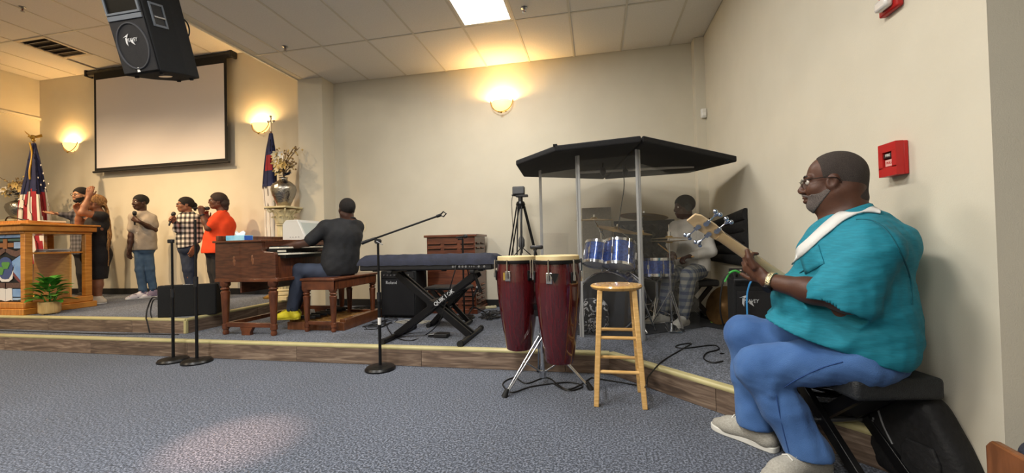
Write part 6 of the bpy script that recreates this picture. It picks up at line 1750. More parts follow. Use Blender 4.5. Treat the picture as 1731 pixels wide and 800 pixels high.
# ------------------------------------------------------------------ seated bass player
def bassist():
    base = Vector((1.07, 1.99, 0)); P = Plane(base)
    G = Vector((-P.n[1]*-1, -P.n[0], 0)); G = Vector((P.n[1], -P.n[0], 0)); G = G if G.x < 0 else -G   # the way he faces, along the picture plane
    LT = Vector((P.n[0], P.n[1], 0))                     # his left, towards the camera
    UP = Vector((0, 0, 1))
    t = thing('person', 'seated man in teal shirt and blue jeans playing a bass guitar', 'person', (base.x, base.y, 0))
    skin = SKIN('skin_deep', '#573829', '#4b2f24')
    hd = Head(P(1406, 306, -.02), G*1.0-UP*.02, UP+G*.02, 1.03)
    nb = P(1440, 385, -.02)
    sl, sr = P(1470, 425, .19), P(1452, 415, -.22)
    el, wl = P(1434, 506, .25), P(1296, 474, .16)
    er, wr = P(1440, 530, -.30), P(1375, 540, -.27)
    hl, hr = P(1455, 597, .10), P(1450, 590, -.14)
    kl, kr = P(1284, 622, .10), P(1262, 566, -.12)
    al, ar = P(1368, 772, .10), P(1278, 714, -.08)
    al.z = .095; ar.z = .10
    B = Body()
    hd.skull(B, 1.15); 
    B.ell(hd.p(-.06, 0, .0), hd.r(.055, .07, .075), hd.ax(), .03)          # full back of the head
    B.cap(hd.p(-.045, 0, -.06), nb, .066, .075, .04)                       # thick neck
    B.cap(hd.p(.01, 0, -.085), nb+G*.05, .05, .06, .04)
    B.ell(P(1440, 440, 0), (.15, .20, .19), (G, LT, UP), .05); B.ell(P(1428, 520, 0), (.20, .20, .17), (G, LT, UP), .06); B.ell(P(1455, 590, 0), (.17, .19, .12), (G, LT, UP), .06)
    B.cap(nb, sl, .06, .06, .05); B.cap(nb, sr, .06, .06, .05)
    B.cap(sl, el, .062, .052, .03); B.cap(er, sr, .052, .062, .03); B.cap(er, wr, .048, .034, .02)
    # bare forearm: full below the elbow, slim at the wrist
    B.cap(el, el+(wl-el)*.45, .052, .049, .03); B.cap(el+(wl-el)*.40, wl, .049, .032, .03)
    for h_, k_, a_ in ((hl, kl, al), (hr, kr, ar)): B.cap(h_, k_, .085, .065, .04); B.cap(k_, a_, .062, .042, .03)
    hdn = (P(1258, 447, .13)-wl).normalized()
    # left hand round the neck of the bass: palm from below, fingers over the front, thumb up behind
    neck_a, neck_b = P(1198, 386, .20), P(1325, 474, -.02); nd = (neck_b-neck_a).normalized()
    hand_prims(B, wl+hdn*.012, hdn+UP*.12, (-LT*.75+UP*.60), 1, .62, 1.08, thumb=.05)
    B.cap(P(1275, 452, .17), P(1266, 436, .175), .0165, .0135, .006); B.cap(P(1266, 436, .175), P(1263, 424, .17), .0135, .0105, .004)
    hand_prims(B, wr, G*.9-UP*.2, LT, 1, .5, 1.05)
    hd.face(B, 1.12, 1.3)
    np_object('body', B.mesh(.0052), skin, t)
    hd.eyes(t)
    for q in (-1, 1): MB().ball(hd.p(.089, .031*q, .007), hd.r(.0075, .015, .005), 10, 6, R=Matrix((hd.F, hd.L, hd.U)).transposed()).build('eyelid', skin, t, world=True)
    # cropped greying hair, brows and beard
    hm = mat('hair_greying', '#2b2321', .95, color2='#4a423d', scale=420, bump=.5, bscale=420, contrast=(.3, .75))
    H = Body(); A = hd.ax()
    H.ell(hd.p(-.016, 0, .034), hd.r(.1015, .0795, .0905), A, .01); H.ell(hd.p(-.06, 0, .0), hd.r(.058, .0725, .078), A, .03); H.cap(hd.p(-.055, 0, -.03), hd.p(-.058, 0, -.08), .060, .062, .02)
    H.ell(hd.p(.092, 0, .025), hd.r(.074, .11, .088), A, .012, 's')
    H.ell(hd.p(.02, 0, -.06), hd.r(.062, .11, .075), A, .012, 's')
    H.cut(hd.p(-.08, 0, -.092), -hd.U*.9+hd.F*.42)
    np_object('hair', H.mesh(.0045), hm, t)
    bm_ = mat('beard_grey', '#463c38', .95, color2='#736a66', scale=420, bump=.5, bscale=420)
    Bd = Body(); hd.skull(Bd, 1.15)
    Bd.cap(hd.p(-.045, 0, -.06), nb, .066, .075, .04); Bd.cap(hd.p(.01, 0, -.085), nb+G*.05, .05, .06, .04)
    Bd.offset(.0032)
    Bd.ell(hd.p(.1, 0, -.070), hd.r(.024, .030, .016), hd.ax(), .006, 's')
    for q in (-1, 1): Bd.ell(hd.p(.060, .085*q, -.012), hd.r(.046, .060, .044), hd.ax(), .010, 's')
    Bd.cut(hd.p(.085, 0, -.058), (hd.U*.9+hd.F*.25)); Bd.cut(hd.p(.012, 0, -.06), -hd.F*.80-hd.U*.60)
    np_object('beard', Bd.mesh(.0042), bm_, t)
    mu = MB()
    mu.tube(catmull([hd.p(.075, -.036, -.066), hd.p(.098, -.02, -.054), hd.p(.104, 0, -.052), hd.p(.098, .02, -.054), hd.p(.075, .036, -.066)], 4), .0048, 8); mu.build('moustache', bm_, t, world=True)
    for q in (-1, 1): MB().tube(catmull([hd.p(.093, .012*q, .022), hd.p(.090, .032*q, .028), hd.p(.070, .054*q, .020)], 4), .0042, 6).build('eyebrow', hm, t, world=True)
    # glasses
    gm = mat('gunmetal', '#3a3632', .3, metal=.9); lens = acrylic('spectacle_lens', '#f2f2f0', .02, .02)
    for q in (-1, 1):
        ring = [hd.p(.107-.012*abs(a_)*.0-.010*(abs(.031*q+.021*math.cos(a_)*1.0)-.012)/.04, .031*q+.023*math.cos(a_), .0+.016*math.sin(a_)) for a_ in [2*math.pi*k/24 for k in range(24)]]
        g = MB().tube(ring, .0013, 6, closed=True).build('spectacles', gm, t, world=True)
        MB().add(ring, [tuple(range(24))]).build('lens', lens, g, world=True, smooth=0)
        MB().tube([hd.p(.100, .054*q, .006), hd.p(.085, .070*q, .010), hd.p(.02, .086*q, .010), hd.p(-.02, .088*q, .002), hd.p(-.035, .086*q, -.02)], .0018, 6).build('temple_arm', gm, g, world=True)
        if q == 1: MB().tube([hd.p(.108, -.009, .004), hd.p(.114, 0, .008), hd.p(.108, .009, .004)], .0014, 6).build('bridge', gm, g, world=True)
    # teal shirt
    tm = mat('teal_linen', '#188096', .8, color2='#147488', scale=26, stretch=(1, 1, 6), bump=.12, bscale=90)
    S = Body()
    S.ell(P(1434, 435, 0), (.183, .225, .19), (G, LT, UP), .06)
    S.ell(P(1415, 505, .0), (.245, .232, .15), (G, LT, UP), .07)
    S.ell(P(1411, 556, .0), (.262, .238, .11), (G, LT, UP), .06)
    S.cap(P(1482, 405, 0), P(1489, 540, 0), .085, .10, .07, (LT, 1.75))
    S.cap(nb+UP*.005, sl+UP*.012, .078, .083, .06); S.cap(nb, sr+UP*.012, .078, .083, .06)
    S.cap(nb-G*.03-UP*.02, P(1500, 420, 0), .09, .10, .06)
    sdir = (el-sl).normalized(); send = sl+(el-sl)*.97
    S.cap(sl, send-G*(-.02), .086, .118, .04, (LT, .82)); S.cap(sr, sr+(er-sr)*.85, .084, .09, .04)
    # skirt of the shirt resting on the thighs
    S.cap(P(1330, 560, .06), P(1500, 592, .10), .070, .085, .06); S.cap(P(1320, 550, -.10), P(1500, 580, -.12), .07, .085, .06)
    S.cap(P(1490, 545, 0), P(1490, 592, 0), .10, .100, .05, (LT, 1.9))
    S.warp(.0055, 24, 4); S.warp(.003, 60, 9)
    # sleeve mouth, neck opening, hem
    S.cap(send+sdir*.02, el+(wl-el)*.3+sdir*.02, .062, .058, .008, None, 's')
    S.cap(send+G*.02-sdir*.02, send+G*.02+sdir*.25, .085, .13, .008, (LT, .72), 's')
    S.cut(P(1405, 508, .30), (-UP*.86+G*.0+LT*.0)) if False else None
    S.cap(hd.p(-.03, 0, -.09), nb+UP*.03, .072, .080, .012, None, 's')
    hz = P(1420, 607, .2).z
    S.cut(P(1490, 622, .22), (G*.30-UP*.95))
    np_object('shirt', S.mesh(.0062), tm, t)
    # collar: folded band standing round the neck
    cl = MB(); n = 28; rings = []
    for (r, z) in ((.082, -.028), (.086, .016), (.080, .034), (.088, .030), (.104, -.002), (.108, -.022)):
        row = []
        for k in range(n+1):
            a_ = -2.75+5.5*k/n                       # open at the throat
            c_ = P(1430, 366, -.02)
            row.append(c_-G*(r*1.0*math.cos(a_))+LT*(r*.98*math.sin(a_))+UP*(z+.030*math.cos(a_)-.012))
        rings.append(row)
    vs = [p for r in rings for p in r]; fs = [(i*(n+1)+k, i*(n+1)+k+1, (i+1)*(n+1)+k+1, (i+1)*(n+1)+k) for i in range(len(rings)-1) for k in range(n)]
    cl.add(vs, fs); co = cl.build('collar', tm, t, world=True, smooth=60); so = co.modifiers.new('solid', 'SOLIDIFY'); so.thickness = .003
    # jeans
    jm = mat('blue_denim', '#4a6fa4', .9, color2='#31558c', scale=5, bump=.3, bscale=300, contrast=(.25, .75), sheen=.05, detail=8)
    J = Body()
    J.ell(P(1448, 602, 0), (.175, .205, .095), (G, LT, UP), .05)
    for h_, k_, a_, cz in ((hl, kl, al, 0), (hr, kr, ar, 0)):
        J.cap(h_-UP*.012, k_, .112, .092, .05); J.cap(k_-G*.006, k_+G*.012, .090, .088, .03)
        e_ = a_+UP*.01; J.cap(k_, k_+(e_-k_)*.5, .088, .080, .04); J.cap(k_+(e_-k_)*.45, e_, .080, .088, .04)
    for (q, off, h_) in ((kl, .0, hl), (kr, .0, hr)):
        for j in range(3):
            p0 = q-G*.06-UP*(.03+.028*j); J.cap(p0+LT*.08, p0-LT*.08-UP*.01, .016, .014, .02)
    J.warp(.0042, 30, 2); J.warp(.0022, 75, 3)
    for k_, a_ in ((kl, al), (kr, ar)):
        d_ = (a_-k_).normalized(); e_ = a_+UP*.02
        J.cap(e_-d_*.015, e_+d_*.15, .060, .062, .006, None, 's')
    J.cut((0, 0, .098), -UP)
    J.cut(P(1450, 648, 0)-UP*.0, (-UP*1.0-G*.0)) if False else None
    np_object('jeans', J.mesh(.0065), jm, t)
    # shoes
    sm = mat('grey_knit_shoe', '#a8a59c', .85, color2='#98958c', scale=120, bump=.4, bscale=260); so_ = mat('white_sole', '#d6d5ce', .5)
    for a_, td in ((al, G*.62+LT*.78), (ar, G*.80-LT*.30)):
        F_ = Body(); foot_prims(F_, (a_.x, a_.y, .105), td, 1.12); F_.cut((0, 0, .018), -UP); F_.cut((0, 0, .15), UP)
        s_ = np_object('shoe', F_.mesh(.006), sm, t); sole_mesh(s_, a_, td, 1.16, so_, 0.0)
        td = Vector(td).normalized(); sd = Vector((-td.y, td.x, 0))
        for j in range(4):
            c_ = a_+td*(.045+.022*j); c_.z = .137-.011*j
            MB().tube([c_-sd*.026-UP*.006, c_+UP*.006, c_+sd*.026-UP*.006], .0032, 6).build('lace', so_, s_, world=True)
    # steel wristwatch
    ax = (wl-el).normalized(); wc = wl-ax*.022; x, y, _ = _frame(ax)
    wt = MB().lathe([(.0375, -.011), (.0415, -.009), (.0415, .009), (.0375, .011)], c=wc, axis=ax, n=30, caps=False).build('wristwatch', mat('watch_gold_steel', '#cfc4a0', .25, metal=1.0, bump=.6, bscale=160), t, world=True)
    dn = (-UP*.7+LT*.7); dn = (dn-ax*dn.dot(ax)).normalized()
    MB().cyl(wc+dn*.036, wc+dn*.050, .019, n=20).build('watch_case', M_BLKM, wt, world=True)

    # ---------------------------------------------------------------- the bass
    bt = thing('bass_guitar', 'bass guitar with pale maple neck and chrome tuners held by the seated man', 'bass guitar', (neck_b.x, neck_b.y, neck_b.z-.2))
    W = lambda mb, nm, m, **k: mb.build(nm, m, k.pop('par', bt), world=True, **k)
    mp = oak('bass_maple', '#c9b08a', '#b89c72', (3, 3, 3), .3, .5)
    fn = (-LT*.86+UP*.42+G*.15); fn = (fn-nd*fn.dot(nd)).normalized()       # playing side faces away from the camera
    sd = nd.cross(fn)
    nk = MB(); rings = []
    L = (neck_b-neck_a).length
    for u, w, th in ((.13, .023, .018), (.5, .026, .019), (1.0, .029, .020), (1.7, .033, .023)):
        c_ = neck_a+nd*L*u
        rings.append([c_+sd*(w*math.cos(a_))-fn*(th*1.15*max(0, math.sin(a_)))+fn*(.004 if math.sin(a_) < 0 else 0) for a_ in [2*math.pi*k/20 for k in range(20)]])
    nk.ring(rings); W(nk, 'neck', mp, smooth=60)
    fb = MB(); fb.beam(neck_a+nd*L*.13+fn*.006, neck_a+nd*L*1.8+fn*.006, .05, .006, up=fn); W(fb, 'fingerboard', oak('rosewood', '#3b241a', '#2c1a12'))
    hs = MB(); out = [(-.13, -.030), (-.125, .020), (-.10, .032), (-.02, .034), (.03, .026), (.05, .022), (.05, -.022), (.02, -.028), (-.06, -.036)]
    hs.extrude([neck_a+nd*(u+.03)+sd*v-fn*.008 for u, v in out], fn*.016); W(hs, 'headstock', mp, smooth=0, bevel=.003)
    for j, (u, sg) in enumerate(((-.06, 1), (.0, 1), (-.075, -1), (-.015, -1))):
        c_ = neck_a+nd*(u+.03)+sd*(.016*sg)-fn*.008
        tn = MB(); tn.cyl(c_, c_-fn*.012, .012, n=12); tn.box(c_-fn*.006+sd*.012*sg, (.018, .018, .010), rot=Matrix((nd, sd, fn)).transposed()); to = W(tn, 'tuner', M_CHROME)
        MB().cyl(c_-fn*.006, c_-fn*.006+sd*.058*sg, .0035, n=8).build('tuner_shaft', M_CHROME, to, world=True)
        k_ = MB(); e_ = c_-fn*.006+sd*.058*sg
        k_.cyl(e_-sd*.006*sg, e_+sd*.012*sg, .006, .014, n=10)
        for q in (-1, 1): k_.ball(e_+sd*.014*sg+nd*.013*q, (.011, .011, .011), 10, 6)
        k_.build('tuner_key', mat('chrome_blue', '#b9c6dc', .15, metal=1.0), to, world=True)
    for j in range(4): W(MB().tube([neck_a+nd*.0+sd*(-.014+.0095*j)+fn*.010, neck_a+nd*L*2.0+sd*(-.021+.014*j)+fn*.018], .0011, 5), 'string', M_STEEL)
    bc = neck_a+nd*(L*1.8+.02)
    bo = [(-.24, .10), (-.14, .16), (-.05, .14), (.03, .13), (.12, .16), (.19, .13), (.22, .04), (.21, -.06), (.15, -.15), (.05, -.16), (-.03, -.125), (-.10, -.135), (-.17, -.15), (-.16, -.08), (-.17, -.035), (-.17, .035), (-.18, .06)]
    bb = MB(); bb.extrude([p for p in catmull([bc+nd*u*.72+sd*v*.72-fn*.02 for u, v in bo], 4, closed=True)], fn*.04); W(bb, 'body', mat('bass_white', '#d9d6cc', .2, coat=1.0), bevel=.006)
    W(MB().box(bc+fn*.026, (.10, .06, .012), rot=Matrix((nd, sd, fn)).transposed()), 'pickup', M_BLK)
    W(MB().box(bc+nd*.11+fn*.026, (.04, .075, .014), rot=Matrix((nd, sd, fn)).transposed()), 'bridge', M_CHROME)
    # white strap over the left shoulder: found on the shirt by sighting along the picture
    so2 = [o for o in t.children if o.name.startswith('shirt')][0]
    from mathutils.bvhtree import BVHTree
    me = so2.data; Mw = root_matrix(t); bvh = BVHTree.FromPolygons([Mw @ v.co for v in me.vertices], [tuple(p.vertices) for p in me.polygons])
    def on(px, py, off=.006):
        nonlocal bvh
        d = Vector(ray(px, py)).normalized(); h_ = bvh.ray_cast(Vector(CAMP), d)
        if h_[0] is None: 
            q = P(px, py, .12); h_ = bvh.find_nearest(q); return h_[0]+h_[1]*off
        nrm = h_[1] if h_[1].dot(d) < 0 else -h_[1]
        return h_[0]+nrm*off
    dk = mat('teal_seam', '#0d5a69', .85)
    def seam(px, nm, m, r=.0022, b_=None):
        MB().tube(catmull([on(x, y, .0012) for x, y in px], 6), r, 5).build(nm, m, t, world=True)
    seam([(1447, 372), (1475, 374), (1500, 392), (1522, 428), (1538, 470), (1541, 515)], 'yoke_seam', dk, .003)
    seam([(1372, 428), (1366, 450), (1352, 462)], 'placket_edge', dk)
    # chest pocket with a small woven tag
    pk = [(1352, 432), (1384, 414), (1394, 446), (1362, 464)]
    rows = []
    for i in range(6):
        l0 = Vector(pk[0]).lerp(Vector(pk[3]), i/5); r0 = Vector(pk[1]).lerp(Vector(pk[2]), i/5)
        rows.append([on(*l0.lerp(r0, j/5), .004) for j in range(6)])
    pm_ = MB(); pm_.add([p for r in rows for p in r], [(i*6+j, i*6+j+1, i*6+j+7, i*6+j+6) for i in range(5) for j in range(5)])
    po = pm_.build('chest_pocket', tm, t, world=True, smooth=60); mo = po.modifiers.new('solid', 'SOLIDIFY'); mo.thickness = .003
    tg = MB(); q4 = [on(*p, .008) for p in ((1366, 409), (1374, 405), (1377, 411), (1369, 415))]; tg.extrude(q4, LT*.002); tg.build('woven_tag', M_WHITE, po, world=True, smooth=0)
    jo = [o for o in t.children if o.name.startswith('jeans')][0]
    bvh_s = bvh; bvh = BVHTree.FromPolygons([Mw @ v.co for v in jo.data.vertices], [tuple(p.vertices) for p in jo.data.polygons])
    jd = mat('denim_seam', '#24437a', .9)
    seam([(1425, 612), (1390, 622), (1350, 640), (1325, 655)], 'side_seam', jd); seam([(1312, 668), (1318, 700), (1326, 735), (1334, 765)], 'side_seam', jd)
    bvh = bvh_s
    lo_ = [(1334, 436), (1350, 421), (1367, 405), (1384, 389), (1401, 374), (1420, 361), (1440, 353), (1458, 350), (1474, 352), (1488, 358)]
    hi_ = [(1341, 448), (1358, 433), (1376, 417), (1393, 402), (1411, 387), (1428, 374), (1446, 365), (1461, 361), (1476, 361), (1487, 363)]
    a_ = [on(*p) for p in lo_]; b_ = [on(*p) for p in hi_]
    a_ = catmull(a_, 4); b_ = catmull(b_, 4)
    st = MB(); n = len(a_); st.add(a_+[(x+y)/2+LT*.003 for x, y in zip(a_, b_)]+b_, [(k, k+1, n+k+1, n+k) for k in range(n-1)]+[(n+k, n+k+1, 2*n+k+1, 2*n+k) for k in range(n-1)])
    s_ = W(st, 'strap', mat('white_strap', '#d3d3d0', .8, bump=.2, bscale=120), smooth=60); m_ = s_.modifiers.new('solid', 'SOLIDIFY'); m_.thickness = .006; m_.offset = 0
bassist()

# ------------------------------------------------------------------ the other people
UPV = Vector((0, 0, 1))
def facing(P, left, near):
    n = Vector(P.n); lf = UPV.cross(n)*-1 if (UPV.cross(n)).dot(Vector(CR)) > 0 else UPV.cross(n)
    g = (lf*left+n*near).normalized(); return g, UPV.cross(g)
def figure(label, base, P, J, G, LT, skin, shirt, pants, shoe, hd, res=.009, bulk=1.0, belly=1.0, long_sleeve=False, hem=None, dress=None, sole=None,
           handspec=None, hair=None, warp=.004, ground=Z2, female=False, feet=True, drape=1.0, leg=1.0, sleeve=.62, pant_warp=.005, footz=.085):
    """one standing or sitting person: a continuous skin body with clothes and hair as children"""
    t = thing('person', label, 'person', base)
    G = Vector(G).normalized(); LT = Vector(LT).normalized(); fr = (G, LT, UPV)
    B = Body(); hd.skull(B)
    B.cap(hd.p(-.03, 0, -.07), J['nk'], .050*bulk**.5, .056*bulk**.5, .03)
    ch, wa, pl = J['ch'], J['wa'], J['pl']
    B.ell(ch, (.105*bulk, .155*bulk, .17), fr, .05); B.ell(wa, (.10*bulk*belly, .135*bulk, .14), fr, .06); B.ell(pl, (.11*bulk, .15*bulk, .12), fr, .05)
    for s in 'lr':
        S, E, W_ = J['s'+s], J['e'+s], J['w'+s]
        B.cap(J['nk']-UPV*.02, S, .045, .048, .04); B.cap(S, E, .048*bulk**.7, .038*bulk**.6, .03); B.cap(E, E+(W_-E)*.45, .039*bulk**.6, .036*bulk**.6, .02); B.cap(E+(W_-E)*.4, W_, .036*bulk**.6, .025, .02)
        d, pn, sd_, cu = (handspec or {}).get(s, ((W_-E), LT*(-1 if s == 'l' else 1), 1 if s == 'l' else -1, .35))
        hand_prims(B, W_+unit(d)*.01, d, pn, sd_, cu, .96)
        H_, K, A = J['h'+s], J['k'+s], J['a'+s]
        B.cap(H_, K, .078*bulk**.6*leg, .055*bulk**.5*leg, .04); B.cap(K, K+(A-K)*.35, .054*bulk**.5*leg, .053*bulk**.4*leg, .03); B.cap(K+(A-K)*.3, A, .053*bulk**.4*leg, .036*leg, .03)
        foot_prims(B, A, J['t'+s], .92, r=.85)
    hd.face(B)
    np_object('body', B.mesh(res), skin, t)
    hd.eyes(t)
    if dress is None:
        S_ = Body(); off = .020
        S_.ell(ch, (.105*bulk+off, .155*bulk+off, .175), fr, .05); S_.ell(wa, (.10*bulk*belly+off+.008, .135*bulk+off+.01, .16), fr, .07)
        S_.ell(pl+UPV*.02, (.112*bulk+off, .152*bulk+off, .13), fr, .06)
        for s in 'lr':
            S, E, W_ = J['s'+s], J['e'+s], J['w'+s]
            S_.cap(J['nk']-UPV*.012, S+UPV*.006, .064, .068*bulk**.5, .04)
            end = S+(E-S)*sleeve if not long_sleeve else E
            S_.cap(S, end, .066*bulk**.6, (.064 if not long_sleeve else .053)*bulk**.6, .03)
            if long_sleeve: S_.cap(E, E+(W_-E)*.93, .053*bulk**.5, .038, .02)
        if hem is not None: S_.cap(ch, Vector((wa.x+(pl.x-wa.x), wa.y+(pl.y-wa.y), hem[0].z+.02)), .118*bulk*drape, .118*bulk*drape, .06, (LT, 1.32))
        S_.warp(warp, 32, len(label))
        S_.cap(hd.p(-.02, 0, -.09), J['nk']+UPV*.03, .054*bulk**.5, .058*bulk**.5, .01, None, 's')
        if hem is not None: S_.cut(hem[0], hem[1])
        np_object('shirt', S_.mesh(res*.95), shirt, t)
        cl = MB(); nk = J['nk']
        cl.tube([nk+UPV*(.022+.014*math.cos(a))-G*(.058*math.cos(a))+LT*(.058*math.sin(a)) for a in [2*math.pi*k/24 for k in range(24)]], .010, 7, closed=True); cl.build('collar', shirt, t, world=True)
        T_ = Body(); T_.ell(pl, (.115*bulk+.008, .155*bulk+.008, .125), fr, .05)
        for s in 'lr':
            H_, K, A = J['h'+s], J['k'+s], J['a'+s]
            T_.cap(H_, K, .092*bulk**.6*leg, .074*bulk**.5*leg, .02); e = A+(K-A)*.06
            T_.cap(K, e, .073*bulk**.5*leg, .056*leg**.5, .015)
        T_.warp(pant_warp, 36, 3)
        for s in 'lr':
            K, A = J['k'+s], J['a'+s]; d = (A-K).normalized(); T_.cap(A-d*.03, A+d*.14, .045, .05, .006, None, 's')
        T_.cut((0, 0, ground+.075), -UPV)
        np_object('trousers', T_.mesh(res), pants, t)
    else:
        np_object('dress', dress().mesh(res), shirt, t)
    if feet:
        for s in 'lr':
            A = J['a'+s]; F_ = Body(); foot_prims(F_, A, J['t'+s], 1.0); F_.cut((0, 0, A.z-footz+.012), -UPV); F_.cut((0, 0, A.z+.035), UPV)
            so = np_object('shoe', F_.mesh(.007), shoe, t); sole_mesh(so, A, J['t'+s], 1.0, sole or M_WHITE, A.z-footz)
    if hair: hair(t)
    return t
def hand_mic(a, b, label):
    """hand microphone from tail a to grille b"""
    a = Vector(a); b = Vector(b)
    t = thing('microphone', label, 'microphone', a, 0, 'hand-held vocal microphones')
    mic_head(t, a, b-a, max(.2, (b-a).length/.95), .013, .028)
    return t
def grip_mic(J, hs, s, ax, label, up=.105):
    d, pn = hs[s][0].normalized(), Vector(hs[s][1]); pn = (pn-d*pn.dot(d)).normalized()
    c = J['w'+s]+d*.085+pn*.026; ax = Vector(ax).normalized()
    return hand_mic(c-ax*.10, c+ax*up, label)
def shorthair(hd, m, t_=.008, **k): return lambda t: np_object('hair', hd.hair(t_, **k).mesh(.006), m, t)
S_MED = SKIN('skin_brown', '#6a4534', '#5d3c2d'); S_DARK = SKIN('skin_dark', '#4a2f25', '#40281f'); S_TAN = SKIN('skin_tan', '#8f6248', '#82563e'); S_LIGHT = SKIN('skin_light', '#b88a6c', '#a97b5e')
M_HBLK = mat('hair_black', '#141110', .85, color2='#221c1a', scale=120, bump=.8, bscale=160)

# boy with a microphone
def boy():
    b = PZ(243, 504, Z2); P = Plane(b); G, LT = facing(P, .70, .70)
    hd = Head(P(237, 342, .0), facing(P, .85, .52)[0]-UPV*.04, UPV, .95)
    J = dict(nk=P(240, 360), ch=P(242, 380), wa=P(243, 402), pl=P(243, 420), sl=P(256, 369, .02), el=P(261, 389, .08), wl=P(234, 374, .27), sr=P(227, 368, .05), er=P(222, 399, .06), wr=P(219, 421, .10),
             hl=P(249, 424, .02), hr=P(237, 424, .0), kl=P(254, 455, .04), kr=P(236, 456, .05), al=P(260, 488, .0), ar=P(242, 488, .04), tl=G*.9-LT*.1+Vector((-.3, 0, 0)), tr=G*.8+Vector((-.4, 0, 0)))
    for k in ('al', 'ar'): J[k].z = Z2+.085
    hs = {'l': (-LT*.8+UPV*.45+G*.1, -G, 1, .95), 'r': (G*.1-UPV, LT, 1, .35)}
    denim = mat('faded_denim', '#4c6580', .85, color2='#3c5470', scale=10, bump=.2, bscale=200)
    sh = mat('grey_shirt', '#a79c8f', .85, color2='#9b9084', scale=12, bump=.2, bscale=120)
    t = figure('boy in grey short-sleeved shirt and jeans singing into a microphone', (b.x, b.y, Z2), P, J, G, LT, S_DARK, sh, denim, mat('purple_white_shoe', '#8a7c92', .6, color2='#e0dadf', scale=14, contrast=(.48, .52)), hd,
           leg=.80, hem=(P(243, 423), -UPV), handspec=hs, hair=shorthair(hd, M_HBLK, .009))
    # printed patch on the sleeve
    c = J['sl']+(J['el']-J['sl'])*.5
    MB().ball(c+LT*.045-G*.0, (.028, .028, .018), 12, 8).build('sleeve_patch', mat('patch_grey', '#4a4a50', .8), t, world=True)
    for k in range(4): MB().ball(P(232-k*.3, 372+k*11, .15), .006, 8, 6).build('button', M_WHITE, t, world=True)
    grip_mic(J, hs, 'l', UPV, 'black microphone held upright by the boy in grey')
boy()
def girl():
    b = PY(318, 497, 5.05); b.z = Z2; P = Plane(b); G, LT = facing(P, .85, .5)
    hd = Head(P(313, 346, .0), facing(P, .98, .2)[0], UPV, .93)
    J = dict(nk=P(319, 362), ch=P(320, 380), wa=P(318, 402), pl=P(319, 420), sl=P(331, 370, .06), el=P(338, 398, .08), wl=P(328, 416, .14), sr=P(309, 368, -.04), er=P(300, 388, .08), wr=P(297, 377, .14),
             hl=P(324, 424, .04), hr=P(314, 424, -.02), kl=P(323, 456, .04), kr=P(317, 456, .02), al=P(327, 488, .02), ar=P(322, 488, -.02), tl=G, tr=G)
    for k in ('al', 'ar'): J[k].z = Z2+.085
    hs = {'r': (G*.75+UPV*.55, LT, 1, .95), 'l': (G*.3-UPV, -LT, 1, .3)}
    chk = plaid('buffalo_check', '#cfc8bf', '#191819', 13, 13, 13, .5, '#6d6864')
    def hair(t):
        H = hd.hair(.010, side=-.03); H2 = Body(); H2.ops = [o for o in H.ops]
        np_object('hair', H.mesh(.006), M_HBLK, t)
        Bn = Body(); Bn.ell(hd.p(-.115, 0, .0), (.035, .04, .045), None, .02); Bn.cap(hd.p(-.12, 0, -.01), hd.p(-.13, 0, -.08), .035, .018, .02); np_object('ponytail', Bn.mesh(.006), M_HBLK, t)
        for q in (-1, 1):
            ring = [hd.p(.104, .031*q+.021*math.cos(a), .0+.017*math.sin(a)) for a in [2*math.pi*k/18 for k in range(18)]]
            g = MB().tube(ring, .0025, 5, closed=True).build('spectacles', M_BLK, t, world=True); MB().tube([hd.p(.10, .053*q, .005), hd.p(-.02, .085*q, .006)], .0025, 5).build('temple_arm', M_BLK, g, world=True)
    figure('girl in black and white checked shirt and dark jeans singing', (b.x, b.y, Z2), P, J, G, LT, S_TAN, chk, mat('navy_denim', '#1f2738', .85, color2='#283145', scale=12), mat('black_shoe', '#1a191b', .6), hd,
           leg=.82, hem=(P(317, 414), -UPV*.92-G*.38), handspec=hs, hair=hair, sleeve=.95, long_sleeve=True)
    grip_mic(J, hs, 'r', UPV-G*.35, 'black microphone held up by the girl in checked shirt')
girl()
